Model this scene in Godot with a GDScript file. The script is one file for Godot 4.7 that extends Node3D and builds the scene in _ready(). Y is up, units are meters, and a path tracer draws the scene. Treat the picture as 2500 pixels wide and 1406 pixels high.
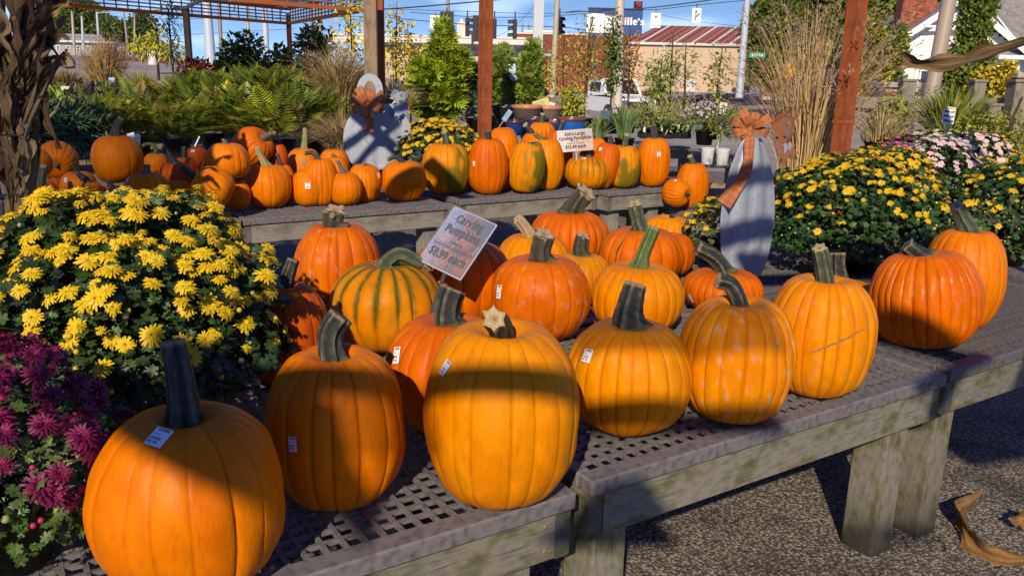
extends Node3D
# A garden centre on an autumn afternoon: pumpkins and chrysanthemums on wooden benches. Units are metres, y is up, the camera looks along -z.
var rnd := RandomNumberGenerator.new()
var mats := {}
var used := {}
var shared := {}
var nz := FastNoiseLite.new()
var nz2 := FastNoiseLite.new()
const TURN := 0.5759586          # the benches run 57 degrees to the right of the camera's axis
const FRONT := Vector3(0.179, 0.584, -1.616)   # front corner of the middle bench
const TOP := 0.5840            # height of the bench tops

# ------------------------------------------------------------------ mesh helper
class MB:
	var v := PackedVector3Array()
	var n := PackedVector3Array()
	var c := PackedColorArray()
	var uv := PackedVector2Array()
	var idx := PackedInt32Array()
	var col := Color(1, 1, 1)
	func add(p: Vector3, nn: Vector3, u := Vector2.ZERO) -> int:
		v.append(p); n.append(nn); c.append(col); uv.append(u)
		return v.size() - 1
	func tri(a: int, b: int, d: int) -> void:
		var g := (v[d] - v[a]).cross(v[b] - v[a])
		idx.append(a)
		if g.dot(n[a] + n[b] + n[d]) >= 0.0:
			idx.append(b); idx.append(d)
		else:
			idx.append(d); idx.append(b)
	func face(p: Array, uvs := []) -> void:      # a flat polygon (fan), its normal by the right-hand rule
		var nn: Vector3 = (p[1] - p[0]).cross(p[2] - p[0]).normalized()
		var f := v.size()
		for k in p.size():
			add(p[k], nn, uvs[k] if uvs.size() else Vector2.ZERO)
		for k in range(1, p.size() - 1):
			idx.append(f); idx.append(f + k + 1); idx.append(f + k)
	func leafquad(a: Vector3, b: Vector3, d: Vector3, e: Vector3) -> void:
		face([a, b, d, e])
	func box(o: Vector3, h: Vector3, bs := Basis(), bev := 0.0) -> void:
		var ax := [bs.x, bs.y, bs.z]
		for k in 3:
			var k1 := (k + 1) % 3
			var k2 := (k + 2) % 3
			for s in [-1.0, 1.0]:
				var m: Vector3 = o + ax[k] * h[k] * s
				var p: Vector3 = ax[k1] * (h[k1] - bev)
				var q: Vector3 = ax[k2] * (h[k2] - bev) * s
				face([m - p - q, m + p - q, m + p + q, m - p + q])
		if bev > 0.0:
			for k in 3:
				var k1 := (k + 1) % 3
				var k2 := (k + 2) % 3
				for s in [-1.0, 1.0]:
					for t in [-1.0, 1.0]:
						var L: Vector3 = ax[k] * (h[k] - bev)
						var a: Vector3 = o + ax[k1] * h[k1] * s + ax[k2] * (h[k2] - bev) * t
						var b: Vector3 = o + ax[k1] * (h[k1] - bev) * s + ax[k2] * h[k2] * t
						if s * t < 0:
							face([a - L, a + L, b + L, b - L])
						else:
							face([a - L, b - L, b + L, a + L])
			for sx in [-1.0, 1.0]:
				for sy in [-1.0, 1.0]:
					for sz in [-1.0, 1.0]:
						var a: Vector3 = o + ax[0] * h.x * sx + ax[1] * (h.y - bev) * sy + ax[2] * (h.z - bev) * sz
						var b: Vector3 = o + ax[0] * (h.x - bev) * sx + ax[1] * h.y * sy + ax[2] * (h.z - bev) * sz
						var d: Vector3 = o + ax[0] * (h.x - bev) * sx + ax[1] * (h.y - bev) * sy + ax[2] * h.z * sz
						if sx * sy * sz > 0:
							face([a, b, d])
						else:
							face([a, d, b])
	func bar(a: Vector3, b: Vector3, w: float, t: float, up := Vector3.UP) -> void:   # a straight beam from a to b
		var x := (b - a).normalized()
		var z := x.cross(up).normalized()
		var y := z.cross(x)
		box((a + b) / 2.0, Vector3((b - a).length() / 2.0, t / 2.0, w / 2.0), Basis(x, y, z))
	func grid(rows: int, cols: int, p: PackedVector3Array, closed := false, cl := PackedColorArray(), flip := false) -> void:
		var f := v.size()
		var nn := PackedVector3Array()
		nn.resize(rows * cols)
		var cc := cols if closed else cols - 1
		var at := idx.size()
		idx.resize(at + (rows - 1) * cc * 6)
		for r in rows - 1:
			for k in cc:
				var a := r * cols + k
				var b := r * cols + (k + 1) % cols
				var d := a + cols
				var e := b + cols
				var g := (p[b] - p[a]).cross(p[d] - p[a]) + (p[e] - p[b]).cross(p[d] - p[b])
				if flip:
					g = -g
				nn[a] += g; nn[b] += g; nn[d] += g; nn[e] += g
				if flip:
					idx[at] = f + a; idx[at + 1] = f + b; idx[at + 2] = f + d; idx[at + 3] = f + b; idx[at + 4] = f + e; idx[at + 5] = f + d
				else:
					idx[at] = f + a; idx[at + 1] = f + d; idx[at + 2] = f + b; idx[at + 3] = f + b; idx[at + 4] = f + d; idx[at + 5] = f + e
				at += 6
		for k in rows * cols:
			v.append(p[k]); n.append(nn[k].normalized()); c.append(cl[k] if cl.size() else col)
			uv.append(Vector2(float(k % cols) / maxf(cols - 1, 1), float(k / cols) / maxf(rows - 1, 1)))
	func tube(pts: Array, rad: Array, sides := 8, cap := true) -> void:
		var p := PackedVector3Array()
		var up := Vector3(0.31, 0.17, 0.93)
		for k in pts.size():
			var t: Vector3 = (pts[mini(k + 1, pts.size() - 1)] - pts[maxi(k - 1, 0)]).normalized()
			var a := t.cross(up).normalized()
			var b := t.cross(a)
			for s in sides:
				var w := TAU * s / sides
				p.append(pts[k] + (a * cos(w) + b * sin(w)) * rad[mini(k, rad.size() - 1)])
		grid(pts.size(), sides, p, true)
		if cap:
			for e in [0, pts.size() - 1]:
				var ring := []
				for s in sides:
					ring.append(p[e * sides + (s if e > 0 else sides - 1 - s)])
				face(ring)
	func lathe(prof: Array, sides := 24, o := Vector3.ZERO) -> void:   # prof: Vector2(radius, height) from the bottom upwards along the outside
		var p := PackedVector3Array()
		for q in prof:
			for s in sides:
				var w := TAU * s / sides
				p.append(o + Vector3(q.x * cos(w), q.y, q.x * sin(w)))
		grid(prof.size(), sides, p, true, PackedColorArray(), true)
	func ribbon(pts: Array, wid: Array, side: Array, cup := 0.0) -> void:   # a strip with three points across
		var p := PackedVector3Array()
		for k in pts.size():
			var t: Vector3 = (pts[mini(k + 1, pts.size() - 1)] - pts[maxi(k - 1, 0)]).normalized()
			var s: Vector3 = side[mini(k, side.size() - 1)]
			s = (s - t * s.dot(t)).normalized()
			var w: float = wid[mini(k, wid.size() - 1)]
			var nn := t.cross(s)
			p.append(pts[k] - s * w + nn * w * cup)
			p.append(pts[k])
			p.append(pts[k] + s * w + nn * w * cup)
		grid(pts.size(), 3, p)
	func mesh() -> ArrayMesh:
		var a := []
		a.resize(Mesh.ARRAY_MAX)
		a[Mesh.ARRAY_VERTEX] = v
		a[Mesh.ARRAY_NORMAL] = n
		a[Mesh.ARRAY_COLOR] = c
		a[Mesh.ARRAY_TEX_UV] = uv
		a[Mesh.ARRAY_INDEX] = idx
		var m := ArrayMesh.new()
		m.add_surface_from_arrays(Mesh.PRIMITIVE_TRIANGLES, a)
		return m

# ------------------------------------------------------------------ naming
func numbered(called: String) -> String:
	used[called] = used.get(called, -1) + 1
	return called if used[called] == 0 else "%s_%03d" % [called, used[called]]

func tag(o: Node, label: String, category: String, group := "") -> Node:
	o.set_meta("label", label)
	if category: o.set_meta("category", category)
	if group: o.set_meta("group", group)
	return o

func thing(called: String, label: String, category: String, at := Vector3.ZERO, group := "", turn := 0.0) -> Node3D:
	var o := Node3D.new()
	o.name = numbered(called)
	add_child(o)
	o.position = at
	o.rotation.y = turn
	tag(o, label, category, group)
	return o

func part(called: String, m: Mesh, mat: Material, parent: Node, at := Transform3D()) -> MeshInstance3D:
	var o := MeshInstance3D.new()
	o.name = called
	o.mesh = m
	o.material_override = mat
	o.transform = at
	parent.add_child(o, true)
	return o

func struct(called: String, m: Mesh, mat: Material) -> MeshInstance3D:
	var o := part(numbered(called), m, mat, self)
	o.set_meta("kind", "structure")
	return o

func scatter(called: String, m: Mesh, mat: Material, where: Array, tints: Array, parent: Node) -> MultiMeshInstance3D:
	var mm := MultiMesh.new()
	mm.transform_format = MultiMesh.TRANSFORM_3D
	mm.use_colors = tints.size() > 0
	mm.mesh = m
	mm.instance_count = where.size()
	for k in where.size():
		mm.set_instance_transform(k, where[k])
		if tints.size():
			mm.set_instance_color(k, tints[k])
	var o := MultiMeshInstance3D.new()
	o.name = called
	o.multimesh = mm
	o.material_override = mat
	o.set_meta("kind", "stuff")
	parent.add_child(o, true)
	return o

# ------------------------------------------------------------------ materials
func plain(key: String, col: Color, rough := 0.8, metal := 0.0, vc := false) -> StandardMaterial3D:   # col is a linear base colour
	if mats.has(key): return mats[key]
	var m := StandardMaterial3D.new()
	m.resource_name = key
	m.albedo_color = col.linear_to_srgb()
	m.roughness = rough
	m.metallic = metal
	m.vertex_color_use_as_albedo = vc
	mats[key] = m
	return m

func ntex(freq: float, ramp: Array, size := 512, type := FastNoiseLite.TYPE_SIMPLEX_SMOOTH, oct := 4, sd := 1, ret := -1, norm := true) -> NoiseTexture2D:
	var f := FastNoiseLite.new()
	f.noise_type = type
	f.frequency = freq
	f.seed = sd
	f.fractal_octaves = oct
	if type == FastNoiseLite.TYPE_CELLULAR:
		f.fractal_type = FastNoiseLite.FRACTAL_NONE
		f.cellular_return_type = ret as FastNoiseLite.CellularReturnType
		f.cellular_jitter = 0.9
	var t := NoiseTexture2D.new()
	t.width = size
	t.height = size
	t.seamless = type != FastNoiseLite.TYPE_CELLULAR
	t.normalize = norm
	t.noise = f
	if ramp.size():
		var g := Gradient.new()
		var off := PackedFloat32Array()
		var cs := PackedColorArray()
		for k in ramp:
			off.append(k[0])
			cs.append(k[1].linear_to_srgb())
		g.offsets = off
		g.colors = cs
		t.color_ramp = g
	return t

func tri(m: StandardMaterial3D, s: Vector3, world := false) -> StandardMaterial3D:
	m.uv1_triplanar = true
	m.uv1_world_triplanar = world
	m.uv1_scale = s
	m.uv1_triplanar_sharpness = 4.0
	return m

func detail(m: StandardMaterial3D, t: Texture2D, s: Vector3) -> void:   # a second, coarser pattern multiplied over the first
	m.detail_enabled = true
	m.detail_albedo = t
	m.detail_blend_mode = BaseMaterial3D.BLEND_MODE_MUL
	m.detail_uv_layer = BaseMaterial3D.DETAIL_UV_2
	m.uv2_triplanar = true
	m.uv2_world_triplanar = m.uv1_world_triplanar
	m.uv2_scale = s

func bump(m: StandardMaterial3D, t: Texture2D, cm: float) -> void:
	m.heightmap_enabled = true
	m.heightmap_texture = t
	m.heightmap_scale = cm

func leafmat(key: String, back: Color, rough := 0.55) -> StandardMaterial3D:
	if mats.has(key): return mats[key]
	var m := plain(key, Color(1, 1, 1), rough, 0.0, true)
	m.backlight_enabled = true
	m.backlight = back
	m.cull_mode = BaseMaterial3D.CULL_DISABLED
	return m

func C(r: float, g: float, b: float) -> Color:
	return Color(r, g, b)

func vary(c: Color, a: float) -> Color:
	var k := 1.0 + rnd.randf_range(-a, a)
	return Color(c.r * k * (1.0 + rnd.randf_range(-a, a) * 0.3), c.g * k, c.b * k)

func make_materials() -> void:
	var w := 1.0
	# weathered timber: the grain runs along each board's own x axis
	var grain := ntex(0.018, [[0.0, C(.28, .28, .28)], [0.3, C(.7, .7, .68)], [0.5, C(1.0, 1.0, 1.0)], [0.62, C(.72, .7, .68)], [0.75, C(1.0, .98, .95)], [1.0, C(.5, .48, .45)]], 512, FastNoiseLite.TYPE_SIMPLEX_SMOOTH, 5, 3)
	var algae := ntex(0.01, [[0.0, C(.62, .62, .62)], [0.4, C(1, 1, 1)], [0.58, C(.88, .90, .76)], [0.75, C(.62, .66, .44)], [1.0, C(.36, .37, .24)]], 512, FastNoiseLite.TYPE_SIMPLEX_SMOOTH, 4, 9)
	var stain := ntex(0.01, [[0.0, C(.5, .48, .45)], [0.45, C(.9, .9, .9)], [1.0, C(1, 1, 1)]], 256, FastNoiseLite.TYPE_SIMPLEX_SMOOTH, 4, 19)
	for d in [["wood_green", C(.255, .24, .20), algae], ["wood_grey", C(.31, .29, .25), stain], ["wood_brown", C(.36, .255, .165), stain], ["wood_orange", C(.40, .095, .02), stain]]:
		var m := plain(d[0], d[1], 0.85, 0.0, true)
		m.albedo_texture = grain
		tri(m, Vector3(0.55, 22, 22))
		detail(m, d[2], Vector3(1.7, 2.6, 2.6))
		bump(m, grain, 0.14)
	var blotch := ntex(0.02, [[0.0, C(.84, .82, .80)], [0.45, C(1, 1, 1)], [1.0, C(1, .98, .95)]], 512, FastNoiseLite.TYPE_SIMPLEX_SMOOTH, 5, 5)
	var speck := ntex(0.09, [[0.0, C(.82, .8, .78)], [0.22, C(1, 1, 1)], [0.74, C(1, 1, 1)], [0.86, C(1.0, .97, .9)]], 512, FastNoiseLite.TYPE_SIMPLEX, 3, 7)
	var pores := ntex(0.05, [], 512, FastNoiseLite.TYPE_SIMPLEX_SMOOTH, 3, 6)
	for d in [["skin", 0.46], ["skin_gloss", 0.3]]:
		var m := plain(d[0], Color(1, 1, 1), d[1], 0.0, true)
		m.albedo_texture = blotch
		tri(m, Vector3(6, 1.6, 6))
		detail(m, speck, Vector3(9, 5, 9))
		bump(m, pores, 0.045)
		m.metallic_specular = 0.26
		m.subsurf_scatter_enabled = true
		m.subsurf_scatter_strength = 0.06
	var st := plain("stem", Color(1, 1, 1), 0.62, 0.0, true)
	st.albedo_texture = blotch
	tri(st, Vector3(22, 8, 22))
	bump(st, pores, 0.16)
	# plastic bench lattice, chalky grey
	var gr := plain("lattice", C(.165, .160, .166), 0.7, 0.0, true)
	gr.albedo_texture = ntex(0.02, [[0.0, C(.45, .42, .42)], [0.5, C(.9, .88, .88)], [1.0, C(1.1, 1.0, .97)]], 512, FastNoiseLite.TYPE_SIMPLEX_SMOOTH, 5, 11)
	tri(gr, Vector3(3, 3, 3))
	bump(gr, pores, 0.02)
	# exposed aggregate paving
	var cv := ntex(0.085, [[0.0, C(.10, .092, .085)], [0.3, C(.16, .145, .13)], [0.6, C(.30, .265, .225)], [0.85, C(.44, .39, .33)], [1.0, C(.58, .53, .46)]], 1024, FastNoiseLite.TYPE_CELLULAR, 1, 21, FastNoiseLite.RETURN_CELL_VALUE)
	var cd := ntex(0.085, [[0.0, C(1, 1, 1)], [0.36, C(.95, .95, .95)], [0.55, C(.38, .36, .34)], [1.0, C(.12, .11, .10)]], 1024, FastNoiseLite.TYPE_CELLULAR, 1, 21, FastNoiseLite.RETURN_DISTANCE)
	var pv := plain("paving", C(.80, .78, .74), 0.9, 0.0, true)
	pv.albedo_texture = cv
	tri(pv, Vector3(1.25, 1.25, 1.25), true)
	detail(pv, cd, Vector3(1.25, 1.25, 1.25))
	bump(pv, ntex(0.085, [[0.0, C(1, 1, 1)], [1.0, C(0, 0, 0)]], 1024, FastNoiseLite.TYPE_CELLULAR, 1, 21, FastNoiseLite.RETURN_DISTANCE), 0.35)
	var asp := plain("asphalt", Color(1, 1, 1), 0.92)
	asp.albedo_texture = ntex(0.2, [[0.0, C(.27, .24, .205)], [1.0, C(.44, .40, .345)]], 512, FastNoiseLite.TYPE_SIMPLEX, 5, 31)
	tri(asp, Vector3(.7, .7, .7), true)
	detail(asp, ntex(0.008, [[0.0, C(.7, .7, .7)], [1.0, C(1.1, 1.08, 1.05)]], 512, FastNoiseLite.TYPE_SIMPLEX_SMOOTH, 4, 33), Vector3(.06, .06, .06))
	var conc := plain("concrete", Color(1, 1, 1), 0.9, 0.0, true)
	conc.albedo_texture = ntex(0.03, [[0.0, C(.42, .39, .35)], [1.0, C(.6, .56, .5)]], 512, FastNoiseLite.TYPE_SIMPLEX_SMOOTH, 5, 35)
	tri(conc, Vector3(.9, .9, .9), true)
	var zinc := plain("galvanised", C(.31, .35, .42), 0.5, 0.25, true)
	zinc.albedo_texture = ntex(0.012, [[0.0, C(.7, .7, .72)], [0.3, C(.95, .95, .97)], [0.6, C(1, 1, 1)], [1.0, C(.88, .9, .92)]], 512, FastNoiseLite.TYPE_SIMPLEX_SMOOTH, 5, 41)
	tri(zinc, Vector3(3, 1.2, 3))
	detail(zinc, ntex(0.045, [[0.0, C(.25, .2, .18)], [0.13, C(.55, .5, .5)], [0.2, C(1, 1, 1)], [1.0, C(1, 1, 1)]], 512, FastNoiseLite.TYPE_SIMPLEX, 3, 43), Vector3(2.2, 2.2, 2.2))
	var rust := plain("rust", C(.26, .10, .045), 0.9, 0.0, true)
	rust.albedo_texture = blotch
	tri(rust, Vector3(9, 9, 9))
	var husk := leafmat("husk", Color(.25, .2, .12), 0.75)
	husk.albedo_texture = ntex(0.02, [[0.0, C(.22, .19, .16)], [0.38, C(.7, .65, .6)], [0.5, C(1.1, 1.05, .95)], [0.6, C(.6, .55, .5)], [1.0, C(1.3, 1.25, 1.1)]], 512, FastNoiseLite.TYPE_SIMPLEX, 5, 51)
	husk.uv1_scale = Vector3(.9, .22, 1)
	bump(husk, husk.albedo_texture, 0.25)
	leafmat("leaf", Color(.30, .36, .10), 0.5)
	leafmat("petal", Color(.5, .45, .2), 0.6)
	leafmat("blade", Color(.3, .28, .12), 0.7)
	var sc := plain("shade_cloth", C(.02, .021, .022), .95)
	sc.albedo_color = Color(.15, .15, .16, .62)
	sc.transparency = BaseMaterial3D.TRANSPARENCY_ALPHA
	sc.cull_mode = BaseMaterial3D.CULL_DISABLED
	plain("bark", C(.17, .13, .10), 0.95, 0.0, true)
	plain("black_plastic", C(.018, .018, .02), 0.5, 0.0, true)
	plain("paint", Color(1, 1, 1), 0.55, 0.0, true)
	plain("gloss_paint", Color(1, 1, 1), 0.25, 0.0, true)
	plain("ink", C(.015, .015, .018), 0.7)

# ------------------------------------------------------------------ pumpkins
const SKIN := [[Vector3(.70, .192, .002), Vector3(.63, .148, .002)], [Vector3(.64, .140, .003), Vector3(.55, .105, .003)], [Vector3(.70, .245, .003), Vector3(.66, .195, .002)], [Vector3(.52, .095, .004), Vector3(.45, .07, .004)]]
const STEM := [[Vector3(.012, .015, .013), Vector3(.15, .15, .11)], [Vector3(.03, .026, .014), Vector3(.13, .10, .05)], [Vector3(.03, .05, .025), Vector3(.20, .20, .10)], [Vector3(.33, .22, .11), Vector3(.55, .42, .26)], [Vector3(.06, .11, .02), Vector3(.26, .30, .09)], [Vector3(.09, .085, .075), Vector3(.26, .23, .18)], [Vector3(.22, .21, .07), Vector3(.46, .40, .20)]]

func prof(a: float, d: Dictionary) -> Vector2:
	var s := maxf(sin(a), 0.0)
	var c := cos(a)
	var r := pow(s, d.e)
	var y := signf(c) * pow(absf(c), 0.95)
	if c > 0.0:
		y -= d.dt * exp(-(r / .28) * (r / .28)) * c
	else:
		y += d.db * exp(-(r / .35) * (r / .35)) * -c
	return Vector2(r, y)

func skin_point(d: Dictionary, i: int, f: float, th: float, a: float) -> Vector3:
	var q := prof(a, d)
	var y: float = (q.y - d.lo) / (d.hi - d.lo)
	var g: PackedFloat32Array = d.gd
	var dep := lerpf(g[i], g[(i + 1) % g.size()], f)
	var fd := minf(f, 1.0 - f)
	var k: float = 1.0 - d.rd * dep * (1.0 - pow(sin(PI * f), .55)) * 0.8 - d.rd * dep * .35 * exp(-(fd / .06) * (fd / .06))
	if a < 1.1:
		k += d.rd * .6 * (pow(sin(PI * f), .7) - .5) * (1.1 - a)
	var r: float = q.x * d.r
	var p := Vector3(r * cos(th), (y - .5) * d.h, r * sin(th))
	var lump := nz.get_noise_3d(p.x * 6.0 + d.k * 3.1, p.y * 5.0, p.z * 6.0) * .05 + nz.get_noise_3d(p.x * 17.0 + d.k, p.y * 13.0, p.z * 17.0) * .012
	p.x *= k + lump
	p.z *= k + lump
	p.y *= 1.0 + lump * .5
	return d.b * p

func skin_at(d: Dictionary, th: float, a: float) -> Vector3:
	th = fposmod(th, TAU)
	var g: PackedFloat32Array = d.ga
	var n := g.size()
	for i in n:
		var t0: float = g[i]
		var t1: float = g[i + 1] if i + 1 < n else g[0] + TAU
		var t := th if th >= t0 else th + TAU
		if t >= t0 and t < t1:
			return skin_point(d, i, (t - t0) / (t1 - t0), th, a)
	return skin_point(d, 0, 0.5, th, a)

func pumpkin(d: Dictionary, k: int) -> void:
	rnd.seed = 1000 + k
	d.k = k
	var hi: bool = d.res > 0
	var lo := 9.0
	var top := -9.0
	for j in 60:
		var y := prof(PI * j / 59.0, d).y
		lo = minf(lo, y)
		top = maxf(top, y)
	d.lo = lo
	d.hi = top
	var ax: Vector3 = d.ax.normalized()
	var q := Quaternion(Vector3.UP, ax) if ax.distance_to(Vector3.UP) > 0.001 else Quaternion.IDENTITY
	d.b = Basis(q)
	var n: int = d.ribs
	var ga := PackedFloat32Array()
	var gd := PackedFloat32Array()
	var spin := rnd.randf() * TAU / n
	for i in n:
		ga.append(spin + TAU * (i + rnd.randf_range(-.22, .22)) / n)
		gd.append(rnd.randf_range(.45, 1.3))
	if ga[0] < 0.0:
		ga[0] = 0.001
	d.ga = ga
	d.gd = gd
	var fr := [0.0, .035, .09, .2, .35, .5, .65, .8, .91, .965] if hi else [0.0, .06, .22, .5, .78, .94]
	var rows := 44 if hi else 24
	var pts := PackedVector3Array()
	var cols := PackedColorArray()
	var sk: Array = SKIN[d.col]
	for r in rows:
		var a := PI * float(r) / (rows - 1)
		a = a - 0.12 * sin(2.0 * a) * 0.5
		for i in n:
			var t0: float = ga[i]
			var t1: float = ga[i + 1] if i + 1 < n else ga[0] + TAU
			for f in fr:
				var th: float = lerpf(t0, t1, f)
				var p := skin_point(d, i, f, th, a)
				pts.append(p)
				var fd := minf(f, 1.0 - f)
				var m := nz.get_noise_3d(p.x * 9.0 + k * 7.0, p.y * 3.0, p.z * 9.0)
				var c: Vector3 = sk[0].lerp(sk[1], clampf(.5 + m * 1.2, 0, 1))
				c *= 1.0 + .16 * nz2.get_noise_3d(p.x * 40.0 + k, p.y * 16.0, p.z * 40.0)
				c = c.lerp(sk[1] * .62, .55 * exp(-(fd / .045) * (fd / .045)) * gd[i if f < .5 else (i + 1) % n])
				var up: float = p.y / d.h
				if d.green > 0.0:
					var g: float
					if d.has("gdir"):
						g = smoothstep(.35, .75, p.normalized().dot(d.gdir.normalized()) * .8 + m * .5 + nz2.get_noise_3d(p.x * 14.0, p.y * 9.0 + k, p.z * 14.0) * .35 + d.green * .5 - .1)
						c = c.lerp(Vector3(.30, .22, .015), .5 * exp(-(fd / .12) * (fd / .12)))
					else:
						g = d.green * (.4 + 1.6 * maxf(0.0, nz2.get_noise_3d(p.x * 11.0 + k, p.y * 6.0, p.z * 11.0) + .15))
					c = c.lerp(Vector3(.10, .125, .012), clampf(g, 0, .85))
				if d.stripes > 0.0:
					var s := nz2.get_noise_3d(th * 9.0, p.y * 7.0 + k, 3.0) + nz2.get_noise_3d(p.x * 60.0, p.y * 26.0, p.z * 60.0) * .8
					var wd := exp(-(fd / .17) * (fd / .17))
					c = c.lerp(Vector3(.05, .075, .008), clampf((wd * (1.1 + s) - .28 + maxf(0.0, up) * 1.0) * d.stripes * smoothstep(-.3, .25, up + s * .15), 0, .88))
				if d.blem > 0.0:
					var b := nz2.get_noise_3d(p.x * 26.0 + k * 5.0, p.y * 20.0, p.z * 26.0) + .5 * nz2.get_noise_3d(p.x * 75.0, p.y * 75.0, p.z * 75.0)
					c = c.lerp(Vector3(.52, .36, .22), smoothstep(.36, .52, b) * d.blem * .8)
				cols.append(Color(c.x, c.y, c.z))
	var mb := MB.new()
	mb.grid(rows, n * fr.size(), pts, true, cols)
	var o := thing("pumpkin", d.label, "pumpkin", d.p, d.grp)
	part("body", mb.mesh(), mats["skin_gloss" if d.gloss else "skin"], o)
	if d.has("stem"):
		part("stem", stem_mesh(d), mats.stem, o)
	if d.has("stk"):
		var s: Array = d.stk
		var s1 := MB.new()
		var sp := PackedVector3Array()
		var base := skin_at(d, s[0], s[1])
		var tx := (skin_at(d, s[0] + .05, s[1]) - skin_at(d, s[0] - .05, s[1])).normalized()
		if tx.dot(Vector3(1, 0, 0)) < 0.0: tx = -tx
		var ty := (skin_at(d, s[0], s[1] - .06) - skin_at(d, s[0], s[1] + .06)).normalized()
		var nn := tx.cross(ty).normalized()
		if nn.dot(base) < 0.0: nn = -nn
		var ct: Vector3 = tx * cos(s[4]) + ty * sin(s[4])
		var cy: Vector3 = nn.cross(ct)
		if cy.y < 0.0: cy = -cy
		for r in 7:
			for cc in 6:
				var u := cc / 5.0 - .5
				var w := .5 - r / 6.0
				var pl: Vector3 = base + ct * u * s[2] + cy * w * s[3]
				var rr: float = d.r
				var ext: float = ((u * s[2]) * (u * s[2]) / (2.0 * rr) + (w * s[3]) * (w * s[3]) / (2.0 * d.h * .7))
				sp.append(pl - nn * ext * .8 + nn * (.003 if hi else .0035))
		s1.grid(7, 6, sp, false, PackedColorArray(), ct.cross(cy).dot(nn) > 0.0)
		part("price_sticker", s1.mesh(), mats["sticker" if hi else "sticker_small"], o)
	if d.has("scar"):
		var s: Array = d.scar
		var pt := []
		var sd := []
		for j in 25:
			var t := j / 24.0
			var p := skin_at(d, lerpf(s[0], s[2], t), lerpf(s[1], s[3], t))
			pt.append(p + p.normalized() * (.001 + .0006 * sin(j * 2.1)))
			sd.append(Vector3(0, 1, .2))
		var wd := []
		for j in 25:
			wd.append(.0035 * (.35 + sin(PI * j / 24.0)) * (1.0 + .35 * sin(j * 1.7)))
		var mr := MB.new()
		mr.col = C(.42, .20, .06)
		mr.ribbon(pt, wd, sd, -.2)
		part("scar", mr.mesh(), mats.stem, o)
	if d.has("tendril"):
		var mt := MB.new()
		mt.col = C(.25, .14, .06)
		mt.tube(d.tendril, [.0025, .0025, .002, .0015], 5)
		part("tendril", mt.mesh(), mats.stem, o)

func smooth_line(pts: Array, n: int) -> Array:
	var out := []
	var m := pts.size() - 1
	for k in n:
		var t := float(k) / (n - 1) * m
		var i := mini(int(t), m - 1)
		var f := t - i
		var p0 = pts[maxi(i - 1, 0)]
		var p3 = pts[mini(i + 2, m)]
		if pts[0] is Vector3:
			out.append((pts[i] as Vector3).cubic_interpolate(pts[i + 1], p0, p3, f))
		else:
			out.append(cubic_interpolate(pts[i], pts[i + 1], p0, p3, f))
	return out

func stem_mesh(d: Dictionary) -> ArrayMesh:
	var hi: bool = d.res > 0
	var rings := 20 if hi else 9
	var sides := 30 if hi else 15
	var line := smooth_line(d.stem, rings)
	var rad := smooth_line(d.sr, rings)
	var pal: Array = STEM[d.sc]
	var pts := PackedVector3Array()
	var cols := PackedColorArray()
	var tw := rnd.randf() * TAU
	var lob := rnd.randi_range(5, 6)
	var twist := rnd.randf_range(-2.2, 2.2)
	var up := Vector3(0.2, 0.1, 1).normalized()
	var toward: Vector3 = (Vector3(rnd.randf_range(-.8, .8), 0, 2.0) - Vector3(d.p.x, 0, d.p.z)).normalized()
	for k in rings:
		var t: Vector3 = (line[mini(k + 1, rings - 1)] - line[maxi(k - 1, 0)]).normalized()
		var a := t.cross(up).normalized()
		var b := t.cross(a)
		var h := float(k) / (rings - 1)
		var amp := lerpf(.42, .17, smoothstep(0.0, .22, h)) * (1.0 + .4 * nz2.get_noise_2d(h * 9.0, d.k * 5.0))
		for s in sides:
			var w := TAU * s / sides
			var ridge := cos(lob * w + tw + h * twist)
			var fine := sin(lob * 2.0 * w + 1.3 + tw)
			var r: float = rad[k] * (1.0 + amp * ridge + .08 * fine + .05 * nz2.get_noise_2d(w * 9.0 + d.k * 11.0, h * 60.0))
			var p: Vector3 = line[k] + (a * cos(w) + b * sin(w)) * r
			if k == 0:
				p -= t * .006
			elif d.sc in [1, 2, 3, 6] and k >= rings - 2:      # sawn at a slant, the cut facing the yard
				p -= t * (a * cos(w) + b * sin(w)).dot(toward) * r * (.75 if k == rings - 1 else .3)
			pts.append(p)
			var m := clampf(.28 + ridge * .36 + fine * .22 + .6 * nz2.get_noise_3d(p.x * 90.0, p.y * 22.0, p.z * 90.0), 0, 1)
			var c: Vector3 = pal[0].lerp(pal[1], m * m)
			if h < .12:
				c = c.lerp(Vector3(.12, .13, .03), .5)
			if d.cut and h > .93:
				c = c.lerp(Vector3(.42, .32, .18), .5)
			cols.append(Color(c.x, c.y, c.z))
	var mb := MB.new()
	mb.grid(rings, sides, pts, true, cols)
	# the cut end
	var e := (rings - 1) * sides
	var mid: Vector3 = line[rings - 1]
	var tip: Vector3 = (line[rings - 1] - line[rings - 2]).normalized()
	var cp := PackedVector3Array()
	var cc := PackedColorArray()
	var tan_c: Vector3 = Vector3(.48, .36, .20) if d.sc != 0 or d.k in [2, 4, 5] else Vector3(.10, .09, .07)
	for ring in 3:
		for s in sides:
			var f: float = [1.0, .6, .05][ring]
			cp.append(mid.lerp(pts[e + s], f) + tip * ([0.0, .0022, .0][ring] + .0014 * nz2.get_noise_2d(s * 30.0, ring * 40.0 + d.k)))
			var cl: Vector3 = tan_c * ([.75, 1.1, .5][ring] + .25 * nz2.get_noise_2d(s * 37.0, ring * 50.0))
			cc.append(Color(cl.x, cl.y, cl.z))
	mb.grid(3, sides, cp, true, cc)
	return mb.mesh()

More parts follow.
